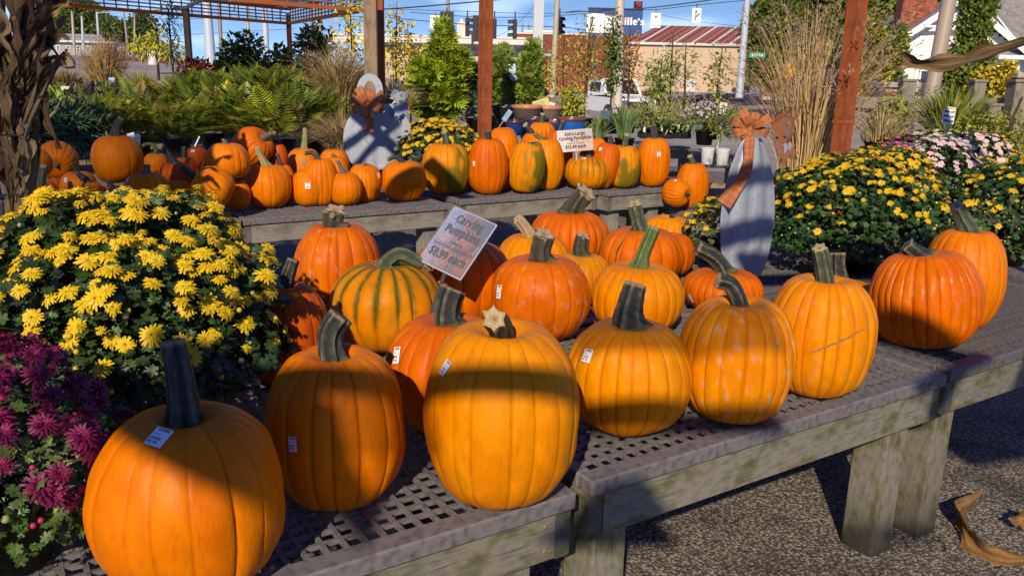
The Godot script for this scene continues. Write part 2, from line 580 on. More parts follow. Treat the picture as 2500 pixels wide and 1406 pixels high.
# ------------------------------------------------------------------ benches
func board(called: String, a: Vector3, b: Vector3, w: float, h: float, mat: Material, parent: Node, bev := 0.004, tint := Color(1, 1, 1), up := Vector3.UP) -> MeshInstance3D:
	# a sawn board between two points; its grain runs along it, its edges are worn and its tone drifts along the length
	var x := (b - a).normalized()
	var z := x.cross(up).normalized()
	var y := z.cross(x)
	var L := (b - a).length()
	var mb := MB.new()
	var base := vary(tint, .12)
	var off := rnd.randf() * 50.0
	var n := clampi(int(L / .11) + 2, 2, 14)
	var hw := w / 2.0
	var hh := h / 2.0
	var sec := [Vector2(-hw + bev, hh), Vector2(hw - bev, hh), Vector2(hw, hh - bev), Vector2(hw, -hh + bev), Vector2(hw - bev, -hh), Vector2(-hw + bev, -hh), Vector2(-hw, -hh + bev), Vector2(-hw, hh - bev)]
	for s in 8:
		var p := PackedVector3Array()
		var cl := PackedColorArray()
		for k in n:
			var t := float(k) / (n - 1)
			for e in 2:
				var j := (s + e) % 8
				var q: Vector2 = sec[j]
				var wob := 1.0 + .012 * nz2.get_noise_2d(t * L * 14.0 + off, (j / 2) * 9.0)
				p.append(Vector3((t - .5) * L, q.y * wob, q.x * wob))
				var v := 1.0 + .30 * nz2.get_noise_2d(t * L * 5.0 + off * 2.0, (j / 2) * 3.0) + .16 * nz.get_noise_2d(t * L * 18.0 + off, j * 2.0)
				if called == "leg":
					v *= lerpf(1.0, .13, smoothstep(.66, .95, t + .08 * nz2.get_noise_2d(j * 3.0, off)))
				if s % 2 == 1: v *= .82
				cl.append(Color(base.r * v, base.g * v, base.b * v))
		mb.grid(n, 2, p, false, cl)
	mb.col = base * .55
	for e in [-.5, .5]:
		var ring := []
		for q in sec: ring.append(Vector3(e * L, q.y, q.x))
		if e > 0: ring.reverse()
		mb.face(ring)
	return part(called, mb.mesh(), mat, parent, Transform3D(Basis(x, y, z), (a + b) / 2.0))

func bench(label: String, u0: float, u1: float, w0: float, depth: float, y: float, group: String, mat := "wood_green", legs := true, lattice := true, grey := 1.0) -> Node3D:
	rnd.seed = int(u0 * 1000) + int(w0 * 77) + 50000
	var bx := Vector3(cos(TURN), 0, -sin(TURN))
	var bw := Vector3(-sin(TURN), 0, -cos(TURN))
	var o := thing("bench", label, "bench", Vector3(FRONT.x, y, FRONT.z) + bx * u0 + bw * w0, group, TURN)
	var L := u1 - u0
	var g := MB.new()
	g.col = Color(grey, grey, grey)
	var fr := .052
	var er := .035
	g.box(Vector3(L / 2, -.019, -fr / 2), Vector3(L / 2, .019, fr / 2), Basis(), .004)
	g.box(Vector3(L / 2, -.019, -depth + fr / 2), Vector3(L / 2, .019, fr / 2), Basis(), .004)
	for x in [er / 2, L - er / 2]:
		g.box(Vector3(x, -.0195, -depth / 2), Vector3(er / 2, .019, depth / 2 - fr), Basis(), .004)
	if lattice:
		var nx := int((L - 2 * er) / .037)
		var nzz := int((depth - 2 * fr) / .037)
		for k in range(1, nx):
			g.box(Vector3(er + (L - 2 * er) * k / nx, -.0065, -depth / 2), Vector3(.0043, .0045, depth / 2 - fr))
		for k in range(1, nzz):
			g.box(Vector3(L / 2, -.0075, -fr - (depth - 2 * fr) * k / nzz), Vector3(L / 2 - er, .0045, .0043))
	else:
		g.box(Vector3(L / 2, -.022, -depth / 2), Vector3(L / 2 - er, .012, depth / 2 - fr))
	part("grate", g.mesh(), mats.lattice, o)
	var m: Material = mats[mat]
	var ry := -.04 - .054
	board("rail", Vector3(.045, ry, -.032), Vector3(L - .045, ry, -.032), .04, .106, m, o)
	board("rail", Vector3(.045, ry, -depth + .032), Vector3(L - .045, ry, -depth + .032), .04, .106, m, o)
	for x in [.024, L - .024]:
		board("end_rail", Vector3(x, ry - .002, -.014), Vector3(x, ry - .002, -depth + .014), .04, .106, m, o)
	board("cross_bar", Vector3(L / 2, ry, -.055), Vector3(L / 2, ry, -depth + .055), .04, .08, m, o)
	if legs:
		for x in [.105, L - .12]:
			for z in [-.11, -depth + .11]:
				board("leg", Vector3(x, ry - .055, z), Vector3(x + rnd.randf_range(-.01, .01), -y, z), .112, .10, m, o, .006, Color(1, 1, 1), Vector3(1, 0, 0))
	# screw heads on the front rail
	for x in [.07, L - .07]:
		for yy in [-.025, .03]:
			var s := MB.new()
			s.col = C(.35, .22, .10)
			s.lathe([Vector2(.0001, 0), Vector2(.005, 0), Vector2(.005, .0015), Vector2(.0001, .002)], 8)
			part("screw", s.mesh(), mats.paint, o, Transform3D(Basis(Vector3(1, 0, 0), PI / 2), Vector3(x, ry + yy, -.0118)))
	return o

# ------------------------------------------------------------------ plants
func leaf_mesh(key: String) -> ArrayMesh:     # unit-length leaves lying along +x, their face up
	if shared.has(key): return shared[key]
	var mb := MB.new()
	match key:
		"lobed":       # chrysanthemum leaf: five rounded lobes
			var outl := [Vector2(0, 0), Vector2(.18, .12), Vector2(.16, .34), Vector2(.36, .42), Vector2(.45, .24), Vector2(.56, .46), Vector2(.74, .40), Vector2(.72, .18), Vector2(1, .06)]
			for s in [1.0, -1.0]:
				for k in range(outl.size() - 1):
					var a: Vector2 = outl[k]
					var b: Vector2 = outl[k + 1]
					var pa := Vector3(a.x, .16 * a.y - .22 * a.x * a.x, a.y * s)
					var pb := Vector3(b.x, .16 * b.y - .22 * b.x * b.x, b.y * s)
					var pc := Vector3(.5, -.02, 0)
					mb.face([pc, pa, pb] if s < 0 else [pc, pb, pa])
		"oval":
			for s in [1.0, -1.0]:
				var p := [Vector3(0, 0, 0), Vector3(.3, .05, .24 * s), Vector3(.65, .0, .2 * s), Vector3(1, -.16, 0), Vector3(.5, -.04, 0)]
				for k in 3:
					mb.face([p[4], p[k], p[k + 1]] if s < 0 else [p[4], p[k + 1], p[k]])
		"narrow":
			for s in [1.0, -1.0]:
				var p := [Vector3(0, 0, 0), Vector3(.35, .03, .09 * s), Vector3(1, -.2, 0), Vector3(.4, 0, 0)]
				for k in 2:
					mb.face([p[3], p[k], p[k + 1]] if s < 0 else [p[3], p[k + 1], p[k]])
		"clump":      # a spray of six small leaves, for crowns far away
			var r2 := RandomNumberGenerator.new()
			r2.seed = 5
			for k in 7:
				var d := Vector3(r2.randf_range(-1, 1), r2.randf_range(-.7, .9), r2.randf_range(-1, 1)).normalized()
				var sd := d.cross(Vector3(r2.randf_range(-1, 1), r2.randf_range(-1, 1), r2.randf_range(-1, 1))).normalized()
				var o := d * r2.randf_range(.0, .5)
				mb.face([o, o + d * .35 + sd * .22, o + d * .75, o + d * .35 - sd * .22])
		"feather":    # an upswept evergreen spray
			for k in 7:
				var a := -1.1 + 2.2 * k / 6.0
				var d := Vector3(cos(a), .15 * cos(k * 2.0), sin(a))
				var sd := Vector3(-sin(a), .2, cos(a)) * .09
				var o := Vector3(.35 * cos(a * .5), 0, .12 * sin(a))
				mb.face([o, o + d * .3 + sd, o + d * .68, o + d * .3 - sd])
		"frond":      # fern frond: a rachis with paired pinnae
			var n := 15
			for k in n:
				var t := .1 + .9 * k / (n - 1.0)
				var x := t
				var y := .42 * t - .55 * t * t
				var len := .27 * sin(PI * pow(t, .75) * .93 + .12) + .015
				for s in [1.0, -1.0]:
					var b := Vector3(x, y, 0)
					var tip := b + Vector3(len * .38, -len * .22, len * s)
					var wv := Vector3(.021, .006, 0)
					var mid := b.lerp(tip, .45)
					if s < 0:
						mb.face([b - wv * .4, mid - wv, tip, mid + wv])
					else:
						mb.face([b - wv * .4, mid + wv, tip, mid - wv])
			mb.face([Vector3(0, 0, -.006), Vector3(.5, .072, -.005), Vector3(.5, .072, .005), Vector3(0, 0, .006)])
			mb.face([Vector3(.5, .072, -.005), Vector3(1, -.13, -.001), Vector3(1, -.13, .001), Vector3(.5, .072, .005)])
	shared[key] = mb.mesh()
	return shared[key]

func aim(dir: Vector3, up := Vector3.UP, roll := 0.0) -> Basis:      # +x along dir, the face towards up
	var x := dir.normalized()
	var z := x.cross(up)
	if z.length() < .01: z = x.cross(Vector3(1, .2, 0))
	z = z.normalized()
	var b := Basis(x, z.cross(x), z)
	return b.rotated(x, roll) if roll != 0.0 else b

func sph() -> Vector3:
	var z := rnd.randf_range(-1, 1)
	var a := rnd.randf() * TAU
	var s := sqrt(1 - z * z)
	return Vector3(s * cos(a), z, s * sin(a))

func flower_mesh(key: String, style: String, c0: Color, c1: Color, sd: int) -> ArrayMesh:
	if shared.has(key): return shared[key]
	var r2 := RandomNumberGenerator.new()
	r2.seed = sd
	var mb := MB.new()
	var rings: Array
	if style == "daisy":     # open chrysanthemum: three whorls of flat petals
		rings = [[18, 1.0, -.08, .115], [16, .84, .10, .11], [12, .6, .28, .10], [8, .36, .45, .08], [5, .18, .5, .07]]
	elif style == "pom":     # quilled, bristly
		rings = [[16, 1.0, -.15, .09], [15, .95, .25, .09], [12, .8, .6, .09], [8, .5, .85, .08]]
	else:                    # a few pixels across
		rings = [[8, 1.0, .05, .3], [5, .6, .35, .3]]
	for ring in rings:
		var n: int = ring[0]
		for k in n:
			var a := TAU * (k + r2.randf_range(-.3, .3)) / n
			var l: float = ring[1] * r2.randf_range(.82, 1.08)
			var e: float = ring[2] + r2.randf_range(-.10, .14)
			var w: float = ring[3] * r2.randf_range(.85, 1.15)
			var d := Vector3(cos(a) * cos(e), sin(e), sin(a) * cos(e))
			var s := Vector3(-sin(a), 0, cos(a)) * w
			var lift := Vector3(0, .06, 0)
			mb.col = c0.lerp(c1, r2.randf()) if ring[1] > .3 else c1
			var b := d * .08
			var m1 := d * l * .55 + Vector3(0, .05, 0)
			var tp := d * l + Vector3(0, -.05 + r2.randf_range(-.08, .05), 0)
			mb.face([b - s * .4, b + s * .4, m1 + s + lift * .4, m1])
			mb.face([b - s * .4, m1, m1 - s + lift * .4])
			mb.face([m1, m1 + s + lift * .4, tp + s * .55, tp - s * .55, m1 - s + lift * .4])
	shared[key] = mb.mesh()
	return shared[key]

func pot(called: String, o: Node, at: Vector3, r: float, h: float, col: Color, mat := "black_plastic") -> void:
	var mb := MB.new()
	mb.col = col
	mb.lathe([Vector2(.001, 0), Vector2(r * .78, 0), Vector2(r * .97, h * .86), Vector2(r * 1.05, h * .87), Vector2(r * 1.06, h), Vector2(r * .98, h), Vector2(r * .9, h * .8), Vector2(.001, h * .78)], 20, at)
	part(called, mb.mesh(), mats[mat], o)

# A mounded chrysanthemum in a pot: foliage, single flowers and buds.
func mum(d: Dictionary) -> void:
	rnd.seed = d.seed
	var o := thing("chrysanthemum", d.label, "potted chrysanthemum", d.p, d.get("grp", ""))
	var rx: float = d.rx
	var ry: float = d.ry
	var y0: float = d.y0
	pot("pot", o, Vector3.ZERO, d.pr, d.ph, d.get("pc", C(.018, .018, .02)))
	var wh := []
	var tn := []
	var lc: Color = d.lc
	for k in d.leaves:
		var q := sph()
		if q.y < -.45: q.y = -q.y
		var rad := pow(rnd.randf(), .33)
		rad = lerpf(.55, 1.0, rad) * (1.0 + .07 * nz.get_noise_3d(q.x * 2.2 + d.seed, q.y * 2.2, q.z * 2.2) * 3.0)
		var p := Vector3(q.x * rx, y0 + (q.y * ry if q.y > 0.0 else q.y * ry * d.get("skirt", .55)), q.z * rx)
		p = Vector3(p.x * rad, y0 + (p.y - y0) * rad, p.z * rad)
		var dir := (q * .8 + sph() * .75 + Vector3(0, -.15, 0)).normalized()
		var s: float = d.leaf * rnd.randf_range(.6, 1.25)
		wh.append(Transform3D(aim(dir, (q + Vector3(0, .8, 0) + sph() * .5).normalized(), 0.0).scaled(Vector3(s, s, s)), p))
		var c := vary(lc, .35)
		if rnd.randf() < .16: c = c * 1.5
		tn.append(c)
	scatter("foliage", leaf_mesh("lobed"), mats.leaf, wh, tn, o)
	# stalks under the flowers
	var sw := []
	var fl: Array = []
	var tries := 0
	var cell := {}
	var gap: float = d.fr * d.get("gap", 1.25)
	while fl.size() < d.flowers and tries < d.flowers * 60:
		tries += 1
		var q := sph()
		q.y = absf(q.y) * 1.0 - d.get("low", .25) * rnd.randf() * rnd.randf()
		q = q.normalized()
		if d.has("face") and q.dot(d.face) < d.get("fmin", -.2): continue
		var keep: float = clampf(d.get("bias", .25) + q.y * 1.1 + d.get("tilt", Vector3.ZERO).dot(q), 0.02, 1.0)
		if nz2.get_noise_3d(q.x * 3.0 + d.seed, q.y * 3.0, q.z * 3.0) < -.22: keep *= .4
		if rnd.randf() > keep: continue
		var bulge: float = 1.0 + .07 * nz.get_noise_3d(q.x * 2.2 + d.seed, q.y * 2.2, q.z * 2.2) * 3.0
		var p := Vector3(q.x * rx, y0 + (q.y * ry if q.y > 0.0 else q.y * ry * .5), q.z * rx)
		p = Vector3(p.x * bulge, y0 + (p.y - y0) * bulge, p.z * bulge) * 1.0 + q * d.fr * rnd.randf_range(.1, 1.3)
		var key := Vector3i(p / gap)
		var free := true
		for ix in range(-1, 2):
			for iy in range(-1, 2):
				for iz in range(-1, 2):
					for w in cell.get(key + Vector3i(ix, iy, iz), []):
						if w.distance_to(p) < gap: free = false
		if not free: continue
		if not cell.has(key): cell[key] = []
		cell[key].append(p)
		fl.append([p, q])
	for k in fl.size():
		var p: Vector3 = fl[k][0]
		var q: Vector3 = fl[k][1]
		var nn := (q * .75 + Vector3(0, .55, .12) + sph() * .38).normalized()
		var s: float = d.fr * rnd.randf_range(.72, 1.15)
		var small: bool = rnd.randf() < d.get("young", .12) or q.y < .1
		if small: s *= .62
		var bs := Basis(Quaternion(Vector3.UP, nn)) * Basis(Vector3.UP, rnd.randf() * TAU)
		if small: bs = bs * Basis.from_scale(Vector3(1, 1.7, 1))
		var ms: ArrayMesh = d.fm[rnd.randi() % d.fm.size()]
		if d.get("single", true):
			var f := part("flower" if k == 0 else "flower_%03d" % k, ms, mats.petal, o, Transform3D(bs.scaled(Vector3(s, s, s)), p))
			f.name = "flower" if k == 0 else "flower_%03d" % k
		else:
			sw.append(Transform3D(bs.scaled(Vector3(s, s, s)), p))
	if sw.size():
		scatter("flowers", d.fm[0], mats.petal, sw, [], o)
	if d.get("buds", 0) > 0:
		var bw := []
		var bt := []
		for k in d.buds:
			var q := sph()
			q.y = absf(q.y) * .8 - .15
			q = q.normalized()
			var p := Vector3(q.x * rx, y0 + (q.y * ry if q.y > 0.0 else q.y * ry * .5), q.z * rx) + q * .008
			var s: float = d.fr * rnd.randf_range(.16, .3)
			bw.append(Transform3D(Basis.from_scale(Vector3(s, s, s)), p))
			bt.append(d.bc if rnd.randf() < .6 else C(.30, .33, .12))
		var bm := SphereMesh.new()
		bm.radius = 1.0
		bm.height = 2.0
		bm.radial_segments = 8
		bm.rings = 5
		scatter("buds", bm, mats.petal, bw, bt, o)
		var tw := []
		var tt := []
		for k in range(0, fl.size(), 2):
			var p: Vector3 = fl[k][0]
			var b := Vector3(p.x * .55, lerpf(y0, p.y, .45), p.z * .55)
			var v := p - b
			tw.append(Transform3D(aim(v) * Basis.from_scale(Vector3(v.length(), .0022, .0022)), (p + b) / 2.0))
			tt.append(vary(C(.10, .13, .04), .3))
		var cm := BoxMesh.new()
		scatter("stalks", cm, mats.leaf, tw, tt, o)

# Arching or upright grass in one mesh of many blades.
func grass(label: String, at: Vector3, h: float, spread: float, n: int, c0: Color, c1: Color, wid := .006, arch := .5, plume := 0.0, sd := 1, group := "", lean := Vector3.ZERO, cat := "ornamental grass", potr := .14, pc := C(.3, .2, .12)) -> void:
	rnd.seed = sd
	var o := thing("ornamental_grass", label, cat, at, group)
	var mb := MB.new()
	var heads := MB.new()
	for k in n:
		var a := rnd.randf() * TAU
		var out := pow(rnd.randf(), .6)
		var b := Vector3(cos(a), 0, sin(a)) * out * spread * .28
		var l := h * rnd.randf_range(.55, 1.08)
		var d := (Vector3(cos(a), 0, sin(a)) * out * spread * rnd.randf_range(.4, 1.0) + lean * rnd.randf_range(.3, 1.0))
		var pts := []
		var segs := 6
		for j in segs:
			var t := j / (segs - 1.0)
			pts.append(b + Vector3(d.x * t * t, l * (t - arch * out * t * t * t * .55), d.z * t * t) + Vector3(sin(t * 4.0 + k), 0, cos(t * 3.0 + k * 2.0)) * .02 * l * t)
		mb.col = vary(c0.lerp(c1, rnd.randf()), .25)
		var sdv := Vector3(-sin(a + rnd.randf_range(-1, 1)), 0, cos(a + rnd.randf_range(-1, 1)))
		mb.ribbon(pts, [wid, wid * 1.05, wid, wid * .8, wid * .5, wid * .12], [sdv], .35)
		if plume > 0.0 and rnd.randf() < plume and pts[segs - 1].y > h * .45:
			var tp: Vector3 = pts[segs - 1]
			var dr: Vector3 = (pts[segs - 1] - pts[segs - 2]).normalized()
			heads.col = vary(C(.30, .20, .14), .3)
			for j in 9:
				var q := tp - dr * .10 * (1 - j / 8.0) + dr * .05
				var sv := (sph() * .7 + dr * .7).normalized() * h * .03
				var cr := sv.cross(dr).normalized() * .004
				heads.face([q, q + sv + cr, q + sv * 1.25, q + sv - cr])
	part("blades", mb.mesh(), mats.blade, o).set_meta("kind", "stuff")
	if heads.v.size():
		part("seed_heads", heads.mesh(), mats.blade, o).set_meta("kind", "stuff")
	if potr > 0.0:
		pot("pot", o, Vector3(0, -potr * 1.5, 0), potr, potr * 1.55, C(.018, .018, .02))

# A leafy thing: leaves spread through one or more lobes, on a stem.
func leafy(called: String, label: String, cat: String, at: Vector3, lobes: Array, n: int, leaf: String, size: float, c0: Color, c1: Color, trunk := [], sd := 1, group := "", patchy := .25, mat := "leaf", up := .4, pots := 0.0, tc := C(.17, .13, .10)) -> Node3D:
	rnd.seed = sd
	var o := thing(called, label, cat, at, group)
	var wh := []
	var tn := []
	var tot := 0.0
	for l in lobes:
		tot += l[1].x * l[1].y
	var tries := 0
	for l in lobes:
		var m := int(n * l[1].x * l[1].y / tot)
		var got := 0
		while got < m and tries < n * 8:
			tries += 1
			var q := sph() * pow(rnd.randf(), .42)
			var p: Vector3 = l[0] + q * l[1]
			var s := 2.6 / maxf(l[1].x, .01)
			var g := nz.get_noise_3d(p.x * s * 1.3 + sd, p.y * s * 1.3, p.z * s * 1.3)
			if g < -patchy * (1.2 - q.length() * .9) + (q.length() - .8) * .9: continue
			got += 1
			var dir := (q * .7 + sph() * .8 + Vector3(0, up - .4, 0)).normalized()
			var k := size * rnd.randf_range(.6, 1.3)
			wh.append(Transform3D(aim(dir, (Vector3(0, 1, .25) + sph() * .7).normalized()).scaled(Vector3(k, k, k)), p))
			tn.append(vary(c0.lerp(c1, clampf(.5 + nz2.get_noise_3d(p.x * s * 2.0, p.y * s * 2.0 + sd, p.z * s * 2.0) * 1.3, 0, 1)), .3))
	scatter("foliage" if called != "tree" else "crown", leaf_mesh(leaf), mats[mat], wh, tn, o)
	if trunk.size():
		var mb := MB.new()
		mb.col = tc
		var tr: float = trunk[0]
		var th: float = trunk[1]
		var lean: Vector3 = trunk[2] if trunk.size() > 2 else Vector3.ZERO
		mb.tube([Vector3(0, -.05, 0), Vector3(lean.x * .3 + tr * .3, th * .4, lean.z * .3), Vector3(lean.x * .7, th * .75, lean.z * .7), Vector3(lean.x, th, lean.z)], [tr, tr * .85, tr * .6, tr * .3], 8)
		for l in lobes:
			for j in 3:
				var e: Vector3 = l[0] + sph() * l[1] * .75
				var b := Vector3(lean.x * .6, minf(th * rnd.randf_range(.45, .9), e.y), lean.z * .6)
				mb.tube([b, b.lerp(e, .5) + Vector3(0, .05, 0) * e.distance_to(b), e], [tr * .4, tr * .25, tr * .08], 5)
		part("trunk", mb.mesh(), mats.bark, o)
	if pots > 0.0:
		pot("pot", o, Vector3(0, -pots * 1.5, 0), pots, pots * 1.55, C(.018, .018, .02))
	return o

func fern(label: String, at: Vector3, h: float, spread: float, n: int, c0: Color, c1: Color, sd: int, group: String, potr := .13) -> void:
	rnd.seed = sd
	var o := thing("fern", label, "potted fern", at, group)
	var wh := []
	var tn := []
	for k in n:
		var a := rnd.randf() * TAU
		var el := rnd.randf_range(.25, 1.25)
		var l := lerpf(spread, h * 1.05, el / 1.3) * rnd.randf_range(.75, 1.1)
		var dir := Vector3(cos(a) * cos(el), sin(el), sin(a) * cos(el))
		wh.append(Transform3D(aim(dir, Vector3.UP, rnd.randf_range(-.7, .7)).scaled(Vector3(l, l, l)), Vector3(cos(a) * rnd.randf(), rnd.randf() * .9, sin(a) * rnd.randf()) * .22))
		tn.append(vary(c0.lerp(c1, rnd.randf() * rnd.randf() * 1.4), .4) if rnd.randf() > .06 else C(.30, .20, .06))
	scatter("fronds", leaf_mesh("frond"), mats.leaf, wh, tn, o)
	pot("pot", o, Vector3(0, -potr * 1.7, 0), potr, potr * 1.8, C(.018, .018, .02))

# ------------------------------------------------------------------ lettering and print
func text(o: Node, s: String, at: Transform3D, h: float, mat: Material, bold := true, font := "Droid Sans", called := "lettering") -> void:
	var t := TextMesh.new()
	var f := SystemFont.new()
	f.font_names = PackedStringArray([font])
	f.font_weight = 700 if bold else 400
	t.font = f
	t.text = s
	t.font_size = 32
	t.pixel_size = h / 23.0
	t.depth = 0.0012
	t.curve_step = 2.0
	part(called, t, mat, o, at)
	if bold:      # a second strike, a hair to the side, makes the print heavy
		part(called, t, mat, o, at * Transform3D(Basis(), Vector3(h * .07, h * .015, .0004)))

func dot(im: Image, x: int, y: int, w: int, h: int, c: Color) -> void:
	im.fill_rect(Rect2i(x, y, w, h), c)

const DIGITS := {"0": 31599, "1": 11415, "5": 31183, "9": 31215, "4": 23497, "6": 31727, "8": 31727, "$": 15342, ".": 2}
func digits(im: Image, s: String, x: int, y: int, k: int, c: Color) -> void:
	for ch in s:
		var m: int = DIGITS.get(ch, 0)
		for r in 5:
			for q in 3:
				if m >> (14 - r * 3 - q) & 1:
					dot(im, x + q * k, y + r * k, k, k, c)
		x += 4 * k if ch != "." else 3 * k

func sticker_material() -> void:
	var im := Image.create(64, 84, false, Image.FORMAT_RGB8)
	im.fill(Color(.93, .93, .96))
	rnd.seed = 77
	var x := 12
	while x < 52:
		var w := rnd.randi_range(1, 3)
		dot(im, x, 3, w, 13, Color(.2, .2, .26))
		x += w + rnd.randi_range(1, 2)
	for k in 8:
		dot(im, 5 + k * 3, 29, 2, 3, Color(.35, .35, .4))
	digits(im, "15646", 5, 46, 2, Color(.1, .1, .15))
	digits(im, "$9.99", 4, 62, 2, Color(.05, .05, .1))
	var m := plain("sticker", Color(.9, .9, .9), 0.4)
	m.albedo_texture = ImageTexture.create_from_image(im)
	var im2 := Image.create(32, 32, false, Image.FORMAT_RGB8)
	im2.fill(Color(.94, .94, .97))
	dot(im2, 6, 4, 20, 4, Color(.55, .6, .7))
	dot(im2, 6, 12, 12, 4, Color(.7, .7, .78))
	digits(im2, "$12.9", 5, 20, 1, Color(.3, .3, .4))
	dot(im2, 8, 20, 18, 6, Color(.55, .58, .7))
	var m2 := plain("sticker_small", Color(.9, .9, .9), 0.4)
	m2.albedo_texture = ImageTexture.create_from_image(im2)

func print_material(key: String, w: int, h: int, fade: float) -> void:     # a washed-out photograph of pumpkins, sun-bleached and water-stained
	var im := Image.create(w, h, false, Image.FORMAT_RGB8)
	for y in h:
		for x in w:
			var c := Vector3(.30, .30, .36)
			for e in [[.66, .42, .26, .20, 1.0], [.42, .82, .22, .25, .9], [.88, .80, .24, .28, .8], [.52, .14, .16, .12, .9], [.20, .5, .2, .2, .8], [.1, .95, .2, .16, .8]]:
				var dx: float = (x / float(w) - e[0]) / e[2]
				var dy: float = (y / float(h) - e[1]) / e[3]
				var q := dx * dx + dy * dy
				if q < 1.0:
					c = Vector3(.55, .34, .25) * (1.0 - .35 * q) * (1.0 + .05 * sin(dx * 14.0))
				if absf(dx + dy * .25) < .07 and dy < -.75 and dy > -1.35:
					c = Vector3(.50, .50, .50)
			var n := nz.get_noise_2d(x * 3.2, y * 1.4)
			var wet := smoothstep(.05, .22, n + .45 - x / float(w) * 1.2)
			c = c.lerp(Vector3(.60, .66, .86), wet * .8)
			c = c.lerp(Vector3(.86, .80, .78), fade)
			im.set_pixel(x, y, Color(c.x, c.y, c.z))
	var m := plain(key, Color(1, 1, 1), 0.35)
	m.albedo_texture = ImageTexture.create_from_image(im)

func plate(w: float, h: float, t: float, col: Color, r := 0.0) -> MB:     # an upright sheet facing +z, with print coordinates on its face
	var mb := MB.new()
	mb.col = col
	mb.box(Vector3(0, 0, -t / 2 - .0005), Vector3(w / 2, h / 2, t / 2), Basis(), minf(t * .3, .002))
	return mb

func sheet(w: float, h: float) -> ArrayMesh:
	var mb := MB.new()
	mb.face([Vector3(-w / 2, -h / 2, .0005), Vector3(w / 2, -h / 2, .0005), Vector3(w / 2, h / 2, .0005), Vector3(-w / 2, h / 2, .0005)], [Vector2(0, 1), Vector2(1, 1), Vector2(1, 0), Vector2(0, 0)])
	return mb.mesh()

func sale_sign(label: String, t: Transform3D, w: float, h: float, blue := false) -> void:
	var o := thing("sale_sign", label, "sale sign", t.origin, "thirty fifty seventy five percent off signs")
	o.transform = t
	part("card", plate(w, h, .004, C(.75, .76, .78) if not blue else C(.22, .38, .68)).mesh(), mats.paint, o)
	var bandm := MB.new()
	bandm.col = C(.75, .42, .18) if not blue else C(.25, .42, .7)
	bandm.box(Vector3(0, h * .41, .001), Vector3(w * .46, h * .06, .0012))
	part("header_band", bandm.mesh(), mats.paint, o)
	var k := 0
	for s in ["30% off", "50% off", "75% off"]:
		text(o, s, Transform3D(Basis(), Vector3(0, h * (.2 - .27 * k), .002)), h * .115, mats.ink if not blue else plain("navy", C(.02, .05, .2), .6))
		k += 1
	var st := MB.new()
	st.col = C(.5, .52, .52)
	st.box(Vector3(0, -h * .5 - .2, -.006), Vector3(.008, .2, .003))
	part("stake", st.mesh(), mats.paint, o)

# ------------------------------------------------------------------ bows, metal cutouts, corn
func ribbon_mat() -> void:
	var im := Image.create(64, 64, false, Image.FORMAT_RGB8)
	for y in 64:
		for x in 64:
			var c := Vector3(.42, .125, .035)
			if x % 32 < 5 or y % 32 < 5: c = c.lerp(Vector3(.25, .09, .05), .6)
			if x % 32 == 16 or y % 32 == 16: c = c.lerp(Vector3(.8, .62, .42), .55)
			if (x + y) % 2 == 0: c *= .92
			im.set_pixel(x, y, Color(c.x, c.y, c.z).linear_to_srgb())
	var m := plain("plaid", Color(1, 1, 1), 0.8)
	m.albedo_texture = ImageTexture.create_from_image(im)
	m.cull_mode = BaseMaterial3D.CULL_DISABLED
	m.backlight_enabled = true
	m.backlight = Color(.3, .12, .05)

func bow(label: String, at: Vector3, s: float, turn: float, tail: Array, tw: float) -> void:
	var o := thing("ribbon_bow", label, "ribbon bow", at, "", turn)
	rnd.seed = int(at.x * 1000)
	var loops := [[2.75, 1.05], [2.05, 1.15], [1.3, .9], [.6, 1.2], [3.5, .95], [-.25, 1.0], [4.35, .8]]
	for l in loops:
		var a: float = l[0]
		var d := Vector3(cos(a), sin(a), rnd.randf_range(-.25, .35)).normalized()
		var sd := d.cross(Vector3(0, 0, 1)).normalized()
		var pts := []
		var side := []
		for k in 15:
			var t := TAU * k / 14.0
			var x := .5 - .5 * cos(t)
			var y := sin(t) * .42 * (1.0 - .3 * x)
			pts.append((d * x * 1.0 + Vector3(0, 0, 1) * (y + .25 * x)) * s * l[1])
			side.append((sd + Vector3(0, 0, .25 * sin(a * 3.0))).normalized())
		var mb := MB.new()
		var ww := []
		for k in 15: ww.append(s * .27 * (.35 + .65 * sin(PI * k / 14.0)))
		mb.ribbon(pts, ww, side, .12)
		for k in mb.uv.size(): mb.uv[k] = Vector2(mb.uv[k].x, mb.uv[k].y * 4.0)
		part("loop", mb.mesh(), mats.plaid, o)
	var kn := MB.new()
	kn.lathe([Vector2(.001, -.3 * s), Vector2(.16 * s, -.22 * s), Vector2(.2 * s, 0), Vector2(.16 * s, .22 * s), Vector2(.001, .3 * s)], 12, Vector3(0, 0, .12 * s))
	part("knot", kn.mesh(), mats.plaid, o)
	var mb2 := MB.new()
	var line := smooth_line(tail, 18)
	var sd2 := []
	var wd := []
	for k in 18:
		sd2.append(Vector3(1, .15, .5 * sin(k * .5)))
		wd.append(tw * (.55 + .45 * k / 17.0) * (1.0 + .15 * sin(k * .9)))
	mb2.ribbon(line, wd, sd2, .3)
	for k in mb2.uv.size(): mb2.uv[k] = Vector2(mb2.uv[k].x, mb2.uv[k].y * 6.0)
	part("tail", mb2.mesh(), mats.plaid, o)

